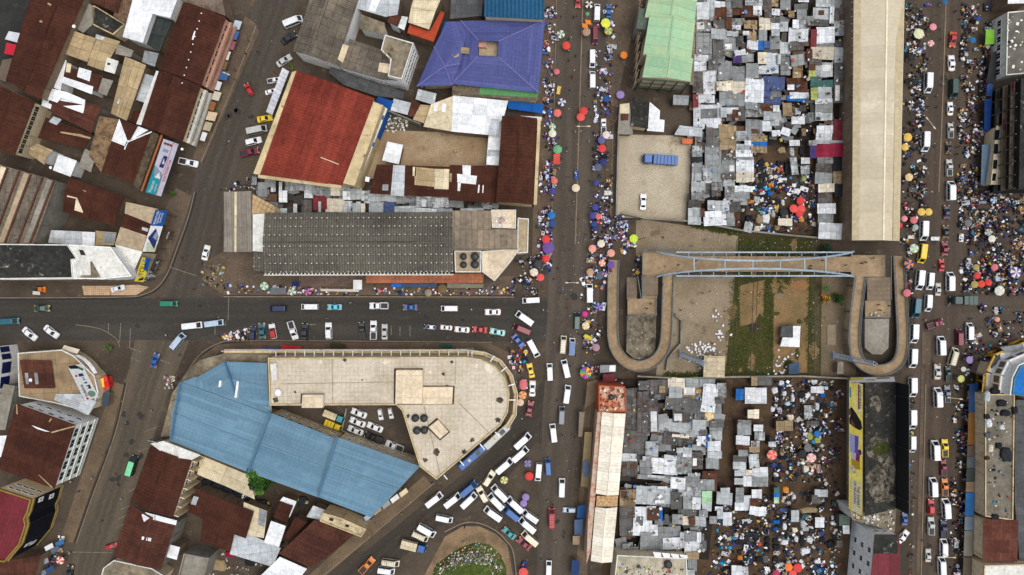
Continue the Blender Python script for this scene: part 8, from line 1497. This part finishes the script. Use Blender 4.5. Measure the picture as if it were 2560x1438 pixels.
for P, k in (([(1926, 950), (2080, 952), (2082, 1205), (1926, 1205)], 480), ([(1800, 1268), (2095, 1205), (2100, 1440), (1770, 1440)], 760), ([(1885, 385), (2045, 425), (2040, 588), (1868, 575)], 260), ([(2405, 480), (2560, 485), (2560, 740), (2405, 735)], 260), ([(2262, 20), (2318, 20), (2308, 600), (2254, 600)], 220)):
    for i in range(k):
        px, py = rand_in(P)
        if px < 2110 and py > 900 and min(abs(px - 1929), abs(px - 1996), abs(px - 2070), abs(py - 1262)) < 5: continue
        p = W(px, py, 0); p.z = .02; s = random.triangular(.2, 1.2, .4); scatter_box(b, p, s, s * random.uniform(.5, 1.4), random.uniform(.1, .5), jitter(pick(DARKPAL), .25), random.uniform(0, 3))
stuff_obj(b, 'market_goods', 'bags, bundles, bowls and clothes heaped on the ground between the stalls')
b = MB(); b.cols = []
for P, k in (([(1738, 0), (2110, 0), (2108, 350), (1885, 360), (1865, 550), (1728, 540)], 230), ([(1560, 955), (1808, 955), (1765, 1375), (1550, 1370)], 170), ([(640, 448), (1250, 470), (1250, 525), (650, 530)], 60)):
    for i in range(k):
        p = W(*rand_in(P), 2.2); x, y = random.uniform(.7, 2.0), random.uniform(.6, 1.6); a = random.gauss(0, .2); t = random.uniform(-.12, .12); co, si = math.cos(a), math.sin(a); q = [Vector((p.x + u * co - v * si, p.y + u * si + v * co, 2.1 + random.uniform(-.3, .2) + u * t)) for u, v in ((-x, -y), (x, -y), (x, y), (-x, y))]
        b.face(q, M_GOODS); b.cols.append(jitter(random.choice((rgb(92, 94, 94), rgb(120, 122, 122), rgb(74, 70, 66), rgb(96, 76, 60), rgb(140, 142, 142), rgb(60, 58, 56))), .15))
stuff_obj(b, 'scrap_sheets', 'overlapping scraps of old roofing sheet filling the gaps between shacks')
# tarpaulin bundles and sheets that can be told apart in the open market
BUN = {'M1': "715 100 80 70 w;615 205 90 90 w;755 255 60 80 w;880 320 50 130 w;800 400 70 60 w;590 480 60 80 w;850 600 110 110 c;755 720 230 120 c;1190 90 100 70 w;1180 190 80 90 w;1270 190 60 90 t;1160 320 50 60 w;1230 440 60 110 w;1090 520 100 180 p;1310 280 70 70 B;1130 870 90 110 y;1240 930 90 80 y;1230 830 130 90 B;720 1090 70 120 t;740 1180 120 60 k;540 1290 110 80 k;1070 1340 90 100 c;1190 1300 110 80 c;1430 470 0 0 k;590 920 80 70 k;780 460 80 70 k;1010 270 130 90 k;1210 550 120 80 k;1150 1270 130 40 k",
       'M2': "650 60 110 80 k;790 210 90 100 o;760 320 50 50 w;900 310 60 70 w;830 390 80 60 p;760 500 150 70 b;1130 500 290 90 t;1060 590 110 70 e;1110 600 50 40 w;650 670 90 60 B;630 770 60 50 B;770 740 60 110 w;920 790 80 80 c;1030 700 70 120 p;1070 770 110 70 p;1020 830 40 60 w;770 965 110 80 w;930 920 60 90 w;1130 930 90 80 w;1030 950 70 170 k;520 930 80 80 k;640 950 90 80 k;650 1040 100 80 k;510 1010 80 60 k;515 1095 80 50 k;1070 1095 140 90 w;660 1110 80 40 p;825 1120 50 70 b;640 1230 90 100 k;490 1210 90 110 d;120 1190 80 70 o;300 860 180 90 k;110 970 130 90 k;140 1110 110 60 k;240 1110 110 60 k;1465 610 50 70 p;1470 690 70 60 w;1260 1250 120 60 w;400 1220 100 90 k;60 860 60 60 w;1310 930 90 90 k;1440 1000 110 120 k;200 690 90 80 k;320 980 100 60 k",
       'N2': "880 540 90 130 k;820 590 60 110 k;900 660 120 60 k;1190 580 70 170 k;1100 520 80 70 k;1090 600 40 80 o;1000 680 50 50 w;1370 370 80 110 k;1250 380 60 110 p;1125 360 100 80 t;1160 740 120 60 k;1390 700 60 70 y;1200 830 80 60 v;1310 850 80 70 w;985 880 60 60 B;830 960 80 100 p;1090 980 80 90 k;1140 980 40 50 w;760 980 90 50 o;940 1180 90 120 w;860 1190 80 110 t;1030 1110 50 110 p;740 1180 100 80 k;850 1065 60 40 e;930 1075 90 50 B;1360 1195 80 60 o;960 1290 50 60 B;1070 1290 60 70 t;830 1310 80 80 c;1140 1110 110 90 k;880 770 150 60 k;1000 780 70 60 o;1360 540 50 60 k;890 880 60 30 w;660 1080 40 40 w",
       'M': "1700 60 90 60 k;1750 150 90 70 k;1780 225 100 60 k;1850 205 60 80 k;1640 100 60 110 p;1650 300 60 90 w;1785 540 110 150 k;1730 470 60 60 k;1650 390 70 60 d;1665 490 50 80 c;1640 560 50 40 r;1670 895 1 0 k;1750 330 50 50 w;1700 1000 90 40 k;1640 250 60 60 k",
       'J': "1540 745 80 50 k;1620 775 90 60 k;1700 800 80 50 k;1780 830 80 60 k;1850 850 90 60 k;1890 880 50 40 k;1715 858 90 45 e;1872 915 90 45 B;1830 850 50 40 w;1718 1285 75 45 x;1860 1350 70 50 k;1630 1370 110 90 t", 'K': "345 890 90 70 k;318 876 26 26 y;376 894 26 26 y;30 900 90 60 k;80 940 60 50 k",
       'N1': "1310 1330 110 90 w;1310 850 90 120 p;960 1390 110 90 w;1850 470 80 80 y"}
SH['o'] = (214, 140, 66, 'orange')
BN = {'x': 'red cloth', 'w': 'white cloth', 'k': 'black plastic', 'y': 'yellow', 'B': 'bright blue', 'b': 'dark blue', 'c': 'cream cloth', 'p': 'pale grey', 't': 'brown', 'd': 'grey', 'e': 'teal', 'o': 'orange', 'v': 'violet'}
for t, s in BUN.items():
    for e in s.split(';'):
        f = e.split(); x, y, w_, h_ = map(float, f[:4]); code = f[4]
        if not h_: continue
        (px, py), = T(t, [(x, y)]); fc = TILE[t][2]; c = W(px, py, 7.5 if t == 'M' else .8); k_ = .72 if t == 'M' else 1; w_, h_ = w_ / fc / S * k_, h_ / fc / S * k_; b = MB(); n = 14; rs_ = []
        ph = [random.uniform(.82, 1.15) for _ in range(n)]; zt = random.uniform(.7, 1.1)
        for fr, zz in ((1.02, 0), (1.0, .3 * zt), (.86, .8 * zt), (.5, 1.0 * zt), (.15, 1.05 * zt)):
            rg = []
            for i in range(n):
                a = 6.2832 * i / n; sq = min(1 / max(abs(math.cos(a)), .01), 1 / max(abs(math.sin(a)), .01)) ** .7
                rg.append(Vector((w_ / 2 * math.cos(a) * sq * fr * ph[i], h_ / 2 * math.sin(a) * sq * fr * ph[i], zz * random.uniform(.85, 1.1))))
            rs_.append(rg)
        b.rings(rs_, M_TARPOBJ); o = put('covered_heap', b.mesh('covered_heap'), None, (c.x, c.y, 7.15 if t == 'M' else 0), random.uniform(-.1, .1)); o.color = rgb(*SH[code][:3]); tag(o, None, 'covered goods', 'covered heaps of goods'); later(o, '%s covered heap of goods near %s' % (BN.get(code, 'rust brown'), near(px, py)), px, py)
# white bags in the yard and on the landings
BAGS = [('G', [(1527, 888), (1505, 930), (1525, 935), (1545, 915), (1565, 930), (1580, 1000), (1560, 1110), (1550, 1060), (1408, 1143), (1470, 1140), (1515, 1140), (1310, 1165), (1325, 1185), (1345, 1200), (1375, 1180), (1390, 1225), (1410, 1215), (1330, 1265), (1440, 1200), (1465, 1195), (1480, 1160), (1555, 1200), (1408, 1320), (1420, 1240), (1055, 1185), (1025, 1180), (1640, 1070)]), ('I', [(735, 915), (765, 900), (785, 925), (130, 1250), (180, 1215), (150, 1235), (220, 1225), (60, 1295), (90, 1300), (100, 1355), (125, 1335), (140, 1310), (45, 1340)])]
rg_ = random.Random(9); BAGS[0][1].extend([(rg_.gauss(1450, 55), rg_.gauss(1170, 30)) for _ in range(26)] + [(rg_.gauss(1560, 14), rg_.gauss(1060, 60)) for _ in range(10)]); BAGS[1][1].extend([(rg_.gauss(110, 45), rg_.gauss(1290, 45)) for _ in range(12)])
for t, L in BAGS:
    for x, y in L:
        (px, py), = T(t, [(x, y)]); c = W(px, py, .4); b = MB(); n = 9; w_ = random.uniform(.28, .55); b.rings([[Vector((w_ * f_ * math.cos(6.2832 * i / n) * random.uniform(.9, 1.1), w_ * .7 * f_ * math.sin(6.2832 * i / n), zz)) for i in range(n)] for f_, zz in ((.8, 0), (1, .25), (.85, .5), (.3, .62))], M_TARPOBJ)
        o = put('white_sack', b.mesh('white_sack'), None, (c.x, c.y, 0 if not 2160 < px < 2226 else 3.0), random.uniform(0, 3)); o.color = rgb(236, 238, 240); tag(o, None, 'sack', 'white sacks in the yards'); later(o, 'bulging white sack lying in the yard by %s' % near(px, py), px, py)
# ------------------------------------------------------------------ trees and bushes
LEAF = attr_mat('leaf green', .7)
def tree(name, label, cat, px, py, r, h, n, cols, trunk=True):
    c = W(px, py, h * .7); o = thing(name, label, cat, (c.x, c.y, 0)); o['org'] = (0, 0, 0); b = MB(); b.cols = []; rt = random.Random(int(px))
    cl = [(Vector((rt.gauss(0, .42), rt.gauss(0, .42), rt.uniform(-.35, .6))) * r, rt.uniform(.28, .5) * r, rt.choice(cols)) for _ in range(16)]
    for i in range(n):
        q, cr, cc = rt.choice(cl); v = Vector((rt.gauss(0, 1), rt.gauss(0, 1), rt.gauss(0, 1))).normalized() * cr * rt.uniform(.5, 1.05); p = q + v + Vector((0, 0, h * .68)); s = rt.uniform(.14, .34) * (r / 3) ** .5
        a = Vector((rt.gauss(0, 1), rt.gauss(0, 1), rt.gauss(0, .5))).normalized() * s; d = Vector((rt.gauss(0, 1), rt.gauss(0, 1), rt.gauss(0, .5))); d = (d - a * d.dot(a) / a.dot(a)).normalized() * s * .6
        b.face([p - a, p + d, p + a, p - d], LEAF); f = rt.uniform(.7, 1.35); b.cols.append((cc[0] * f, cc[1] * f, cc[2] * f, 1))
    b.build('crown', o)
    if trunk:
        b = MB(); b.tube((0, 0, 0), (0, 0, h * .5), .22, .14, M_WOOD, 8)
        for q, cr, cc in cl[:7]: b.tube((0, 0, h * .42), q + Vector((0, 0, h * .66)), .1, .04, M_WOOD, 5)
        b.build('trunk', o)
    return o
GC = [rgb(46, 80, 28), rgb(66, 108, 38), rgb(32, 58, 22), rgb(88, 130, 48)]
tree('leafy_tree', 'bright green leafy tree beside the blue roof and cream shed', 'tree', 650, 1210, 4.0, 11, 3800, GC)
tree('round_bush', 'dark green round bush beside the small palm by the right ramp', 'bush', 2096, 748, 1.7, 2.4, 900, [rgb(40, 66, 30), rgb(56, 84, 36)]); tree('wall_bush', 'bright green bush at the foot of the long grey wall', 'bush', 1738, 946, .8, 1.4, 400, [rgb(100, 156, 44), rgb(120, 170, 60)])
tree('kerb_bush', 'small green bush beside the dark pit at the west junction', 'bush', 270, 869, 1.1, 1.8, 500, [rgb(62, 86, 44), rgb(84, 108, 56)]); tree('shop_bush', 'green bush beside the teal shop banner', 'bush', 429, 485, 1.0, 2.0, 400, [rgb(70, 108, 40), rgb(52, 84, 32)])
tree('roof_garden', 'mixed plants growing on the roof of the white walled block', 'plant', 985, 165, 1.6, 1.6, 500, [rgb(86, 96, 56), rgb(70, 84, 50), rgb(150, 110, 90)], False).location.z = 9.6
tree('flowering_bush', 'yellow and orange flowering bush beside the small palm', 'bush', 2064, 748, 1.3, 1.8, 420, [rgb(214, 160, 48), rgb(90, 100, 40), rgb(200, 110, 50)]); tree('yard_tree', 'dark shrubs by the footbridge end', 'bush', 2066, 623, 2.0, 2.6, 800, [rgb(34, 50, 30), rgb(46, 64, 36)]); tree('kerb_weeds', 'clump of dry grass at the warehouse corner', 'plant', 726, 166, 1.2, .8, 260, [rgb(120, 116, 70), rgb(92, 98, 56)], False)
def palm(label, px, py, h, r):
    c = W(px, py, h); o = thing('palm_tree', label, 'palm', (c.x, c.y, 0)); o['org'] = (0, 0, 0); b = MB(); b.tube((0, 0, 0), (0, 0, h), .16, .12, M_WOOD, 8); b.build('trunk', o); b = MB(); b.cols = []
    for k in range(11):
        a = k * .571 + .2; L = r * random.uniform(.8, 1.1)
        for j in range(9):
            t = j / 9; p = Vector((math.cos(a) * L * t, math.sin(a) * L * t, h + .8 * t - 1.5 * t * t)); s = Vector((-math.sin(a), math.cos(a), 0)); d = Vector((math.cos(a), math.sin(a), -.3))
            for sg in (-1, 1): b.face([p, p + d * .12, p + s * sg * .5 * (1.1 - t) + d * .35, p + s * sg * .45 * (1.1 - t) + d * .25], LEAF); b.cols.append(jitter(rgb(62, 84, 44), .25))
    b.build('crown', o)
palm('small palm tree on the old railway land by the right ramp', 2066, 722, 3.2, 1.9)
# ------------------------------------------------------------------ street lamps, poles and wires
def lamp(label, px, py, ax, ay, h=8.5):
    """double-armed lamp whose head is seen at px,py; ax,ay: half arm in metres"""
    t = W(px, py, h); c = Vector((t.x, t.y, 0)); o = thing('street_lamp', label, 'street lamp', c, 'street lamps'); b = MB(); b.tube(c, t, .1, .06, M_RAIL, 8); b.build('pole', o); d = Vector((ax, ay, 0))
    for s in (-1, 1):
        e = t + d * s; b = MB(); b.bar(t, e, .1, M_CREAMTIN); b.bar(e - d.normalized() * .5 * s, e + d.normalized() * .3 * s, .32, M_CREAMTIN, .14); b.build('lamp_head', o)
lamp('double armed street lamp on the avenue median beside the brown gabled hall', 1459, 316, 1.6, 0); lamp('double armed street lamp at the avenue junction', 1430, 707, 1.6, 0); lamp('double armed street lamp on the east street median by the beige shed', 2327, 308, 1.1, -1.4)
lamp('street lamp standing by the terrace awnings', 566, 184, .7, -.3); lamp('street lamp on the east street by the maroon roofed block', 2372, 1394, 1.7, 0); lamp('street lamp on the east street by the long billboards', 2387, 996, 1.8, -.2)
def wire(label, pts, z, sag=1.0):
    P = [W(x, y, z) for x, y in pts]; b = MB(); L = 14
    for p, q in zip(P, P[1:]):
        prev = None
        for i in range(L + 1):
            t = i / L; v = p.lerp(q, t) - Z * sag * 4 * t * (1 - t)
            if prev is not None: b.bar(prev, v, .045, M_TRIM)
            prev = v
    o = b.build('overhead_cable'); tag(o, label, 'cable')
    for p in (P[0], P[-1]):
        b = MB(); b.tube((p.x, p.y, 0), (p.x, p.y, z + .3), .11, .08, M_WOOD, 8); q = b.build('cable_post', o); 
wire('sagging overhead cable crossing the avenue from the purple roof to the dark hut', [(1384, 205), (1545, 290)], 8); wire('second overhead cable crossing the avenue just below the first', [(1388, 216), (1540, 300)], 7.6); wire('overhead cable strung along the foot of the beige shed', [(1990, 596), (2480, 606)], 7.5)
wire('overhead cable crossing the diagonal street beside the red roof', [(562, 180), (700, 330)], 8); wire('overhead cable across the taxi rank road', [(920, 1355), (960, 1425)], 7); wire('overhead cable over the minibus queue on the lower avenue', [(1255, 1270), (1350, 1310)], 7.5)
def pole_up(label, px, py, h, r=.12, m=None):
    c = W(px, py, 0); o = thing('utility_pole', label, 'pole', c); b = MB(); b.tube(c, c + Z * h, r, r * .7, m or M_RAIL, 8); b.build('shaft', o); b = MB(); b.bar(c + Z * (h - .6) - Vector((.8, 0, 0)), c + Z * (h - .6) + Vector((.8, 0, 0)), .1, M_WOOD); b.build('cross_arm', o)
pole_up('tall green pole standing at the left end of the footbridge', 1596, 600, 12, .16, plain('green pole paint', rgb(120, 120, 84))); pole_up('leaning mast pole at the yard gate', 1598, 690, 9)
# small rooftop and kerb things
def dish(label, px, py, z, r=.6):
    c = W(px, py, z); o = thing('satellite_dish', label, 'satellite dish', c); o['org'] = (0, 0, 0); b = MB(); n = 14; ring = lambda q, zz: [Vector((q * math.cos(6.2832 * i / n) + zz * .5, q * math.sin(6.2832 * i / n), .5 + zz * .4)) for i in range(n)]
    b.rings([ring(r, .35 * r), ring(r * .6, .1 * r), ring(r * .1, 0)], M_WHITE); b.build('reflector', o); b = MB(); b.tube((0, 0, 0), (0, 0, .55), .05, .05, M_RAIL, 6); b.build('stand', o)
dish('white satellite dish on the left end of the beige terrace', 696, 981, 12.2, .9); dish('white satellite dish beside the blue diamond banner', 393, 607, 5, .45); dish('white satellite dish on the brown roof by the corner building', 79, 950, 6, .5); dish('white satellite dish on the brown hall edge', 187, 68, 9.2, .5); dish('white dish beside the white shed', 129, 420, 5, .45); dish('white dish on the grey terrace end', 457, 374, 6, .4)
def loader(px, py):
    c = W(px, py, .8); o = thing('wheel_loader', 'small orange loader parked behind the white canopy on the cross street', 'loader', (c.x, c.y, 0)); o['org'] = (0, 0, 0); b = MB(); b.box((0, 0, .9), (2.2, 1.3, .7), M_ORA); b.box((-.5, 0, 1.5), (.9, 1.1, .6), M_TRIM); b.build('body', o); b = MB(); b.box((1.6, 0, .5), (.6, 1.7, .5), M_ORA); b.bar((.6, .5, 1), (1.6, .5, .5), .15, M_ORA); b.bar((.6, -.5, 1), (1.6, -.5, .5), .15, M_ORA); b.build('bucket', o)
    for x in (-.7, .7):
        for y in (-.75, .75): b = MB(); b.tube((x, y - .12, .42), (x, y + .12, .42), .42, .42, M_TYRE, 12); b.build('wheel', o)
loader(97, 724)
def cart(label, px, py, a, c, cloth):
    q = W(px, py, .6); o = thing('hand_cart', label, 'cart', (q.x, q.y, 0), None, R(a)); o['org'] = (0, 0, 0); b = MB(); b.box((0, 0, .7), (2.4, 1.1, .12), M_CLOTH); b.box((0, .52, .9), (2.4, .05, .35), M_CLOTH); b.box((0, -.52, .9), (2.4, .05, .35), M_CLOTH); t = b.build('tray', o); t.color = rgb(*c); b = MB(); b.bar((1.2, .4, .75), (2.1, .3, 1.0), .05, M_RAIL); b.bar((1.2, -.4, .75), (2.1, -.3, 1.0), .05, M_RAIL); b.bar((2.1, .3, 1), (2.1, -.3, 1), .05, M_RAIL); b.build('handle', o)
    for s in (-1, 1): b = MB(); b.tube((0, s * .62, .35), (0, s * .54, .35), .35, .35, M_TYRE, 12); b.build('wheel', o)
    b = MB(); b.cols = []; goods_heap(b, Vector((0, 0, 0)), 2, .9, .76, 7, cloth); b.build('goods', o)['kind'] = 'stuff'
cart('blue hand cart on the avenue below the cream umbrella', 1441, 437, 88, (36, 92, 168), PAL); cart('blue hand cart with bundles at the bottom of the avenue', 1308, 1413, 60, (40, 60, 150), PAL); cart('pale yellow cart near the foot of the purple roof', 1397, 226, 80, (220, 190, 110), [(rgb(226, 200, 120), 1)]); cart('white cart beside the white minibus by the beige shed foot', 2337, 597, 0, (230, 232, 232), [(rgb(236, 236, 236), 1)])
cart('yellow cart of bundles beside the rainbow umbrella', 1470, 843, -25, (214, 196, 60), [(rgb(214, 196, 60), 3), (rgb(230, 130, 50), 1)])
# junk on the cluttered roofs and yards: countless scraps
b = MB(); b.cols = []
for P, z, k, pal in (([(2462, 990), (2532, 990), (2528, 1296), (2462, 1288)], 7.15, 70, DARKPAL), ([(2518, 36), (2558, 32), (2558, 180), (2516, 186)], 11.15, 24, [(rgb(226, 224, 216), 3), (rgb(40, 40, 42), 1)]), ([(1540, 1410), (1712, 1420), (1712, 1438), (1540, 1438)], 7.15, 70, LITTER), ([(1498, 966), (1560, 970), (1562, 1026), (1498, 1026)], 9.35, 60, [(rgb(120, 70, 48), 3), (rgb(206, 190, 168), 2), (rgb(60, 50, 44), 2)]), ([(2126, 1272), (2236, 1276), (2232, 1326), (2134, 1300)], 8.15, 90, LITTER),
                      ([(965, 285), (1020, 285), (1020, 330), (960, 330)], .03, 110, [(rgb(206, 204, 190), 4), (rgb(120, 112, 96), 2), (rgb(60, 56, 50), 1)]), ([(500, 1195), (620, 1240), (600, 1262), (500, 1215)], .03, 60, [(rgb(30, 32, 34), 5), (rgb(80, 74, 66), 2), (rgb(70, 110, 150), 1)]), ([(630, 1250), (680, 1250), (670, 1290), (630, 1280)], .03, 40, [(rgb(30, 32, 34), 4), (rgb(200, 170, 60), 1)]), ([(470, 1370), (690, 1400), (680, 1438), (470, 1438)], .03, 90, LITTER),
                      ([(545, 470), (640, 440), (640, 475), (560, 480)], .03, 50, DARKPAL), ([(505, 655), (560, 660), (560, 720), (505, 715)], .15, 60, [(rgb(120, 120, 60), 2), (rgb(180, 150, 90), 2), (rgb(120, 160, 180), 1), (rgb(40, 40, 40), 1)]), ([(560, 712), (900, 720), (900, 738), (560, 738)], .15, 130, PAL), ([(930, 720), (1280, 718), (1280, 738), (930, 738)], .15, 120, PAL), ([(1500, 945), (1560, 945), (1555, 960), (1500, 958)], .03, 40, DARKPAL), ([(540, 838), (625, 820), (640, 850), (560, 850)], .03, 90, PAL), ([(412, 940), (438, 940), (436, 972), (412, 972)], .15, 70, LITTER),
                      ([(130, 1350), (165, 1330), (150, 1400), (90, 1438)], .15, 70, PAL), ([(1700, 60), (1860, 20), (1860, 560), (1740, 560)], 3.5, 160, LITTER), ([(1560, 960), (1800, 960), (1760, 1380), (1560, 1380)], 3.4, 170, LITTER), ([(1860, 20), (2110, 20), (2110, 360), (1870, 360)], 3.5, 150, LITTER), ([(400, 250), (600, 60), (560, 400), (300, 470)], .1, 1, LITTER), ([(2270, 960), (2290, 960), (2280, 1438), (2266, 1438)], .1, 40, LITTER)):
    for i in range(k):
        p = W(*rand_in(P), z); s = random.triangular(.15, .9, .3); scatter_box(b, p, s, s * random.uniform(.3, 1.5), random.uniform(.05, .4), jitter(pick(pal), .25), random.uniform(0, 3))
stuff_obj(b, 'junk', 'odds and ends of junk lying on roofs and in back yards')
# ------------------------------------------------------------------ labels: what looks alike in one place is told apart by its order there
def ordn(i): return '%d%s' % (i, 'th' if 10 < i % 100 < 14 else {1: 'st', 2: 'nd', 3: 'rd'}.get(i % 10, 'th'))
by = {}
for it in ITEMS: by.setdefault(it[1], []).append(it)
for base, L in by.items():
    if len(L) == 1: L[0][0]['label'] = base; continue
    vx, vy = max(i[2] for i in L) - min(i[2] for i in L), max(i[3] for i in L) - min(i[3] for i in L); ver = vy >= vx
    L.sort(key=lambda i: i[3] if ver else i[2])
    for k, i in enumerate(L):
        if len(L) == 2: w = ('the upper one' if k == 0 else 'the lower one') if ver else ('the left one' if k == 0 else 'the right one')
        else: w = '%s from %s of %d' % (ordn(k + 1), 'top' if ver else 'left', len(L))
        i[0]['label'] = base + ', ' + w
for o in bpy.data.objects:
    if 'org' in o.keys(): del o['org']
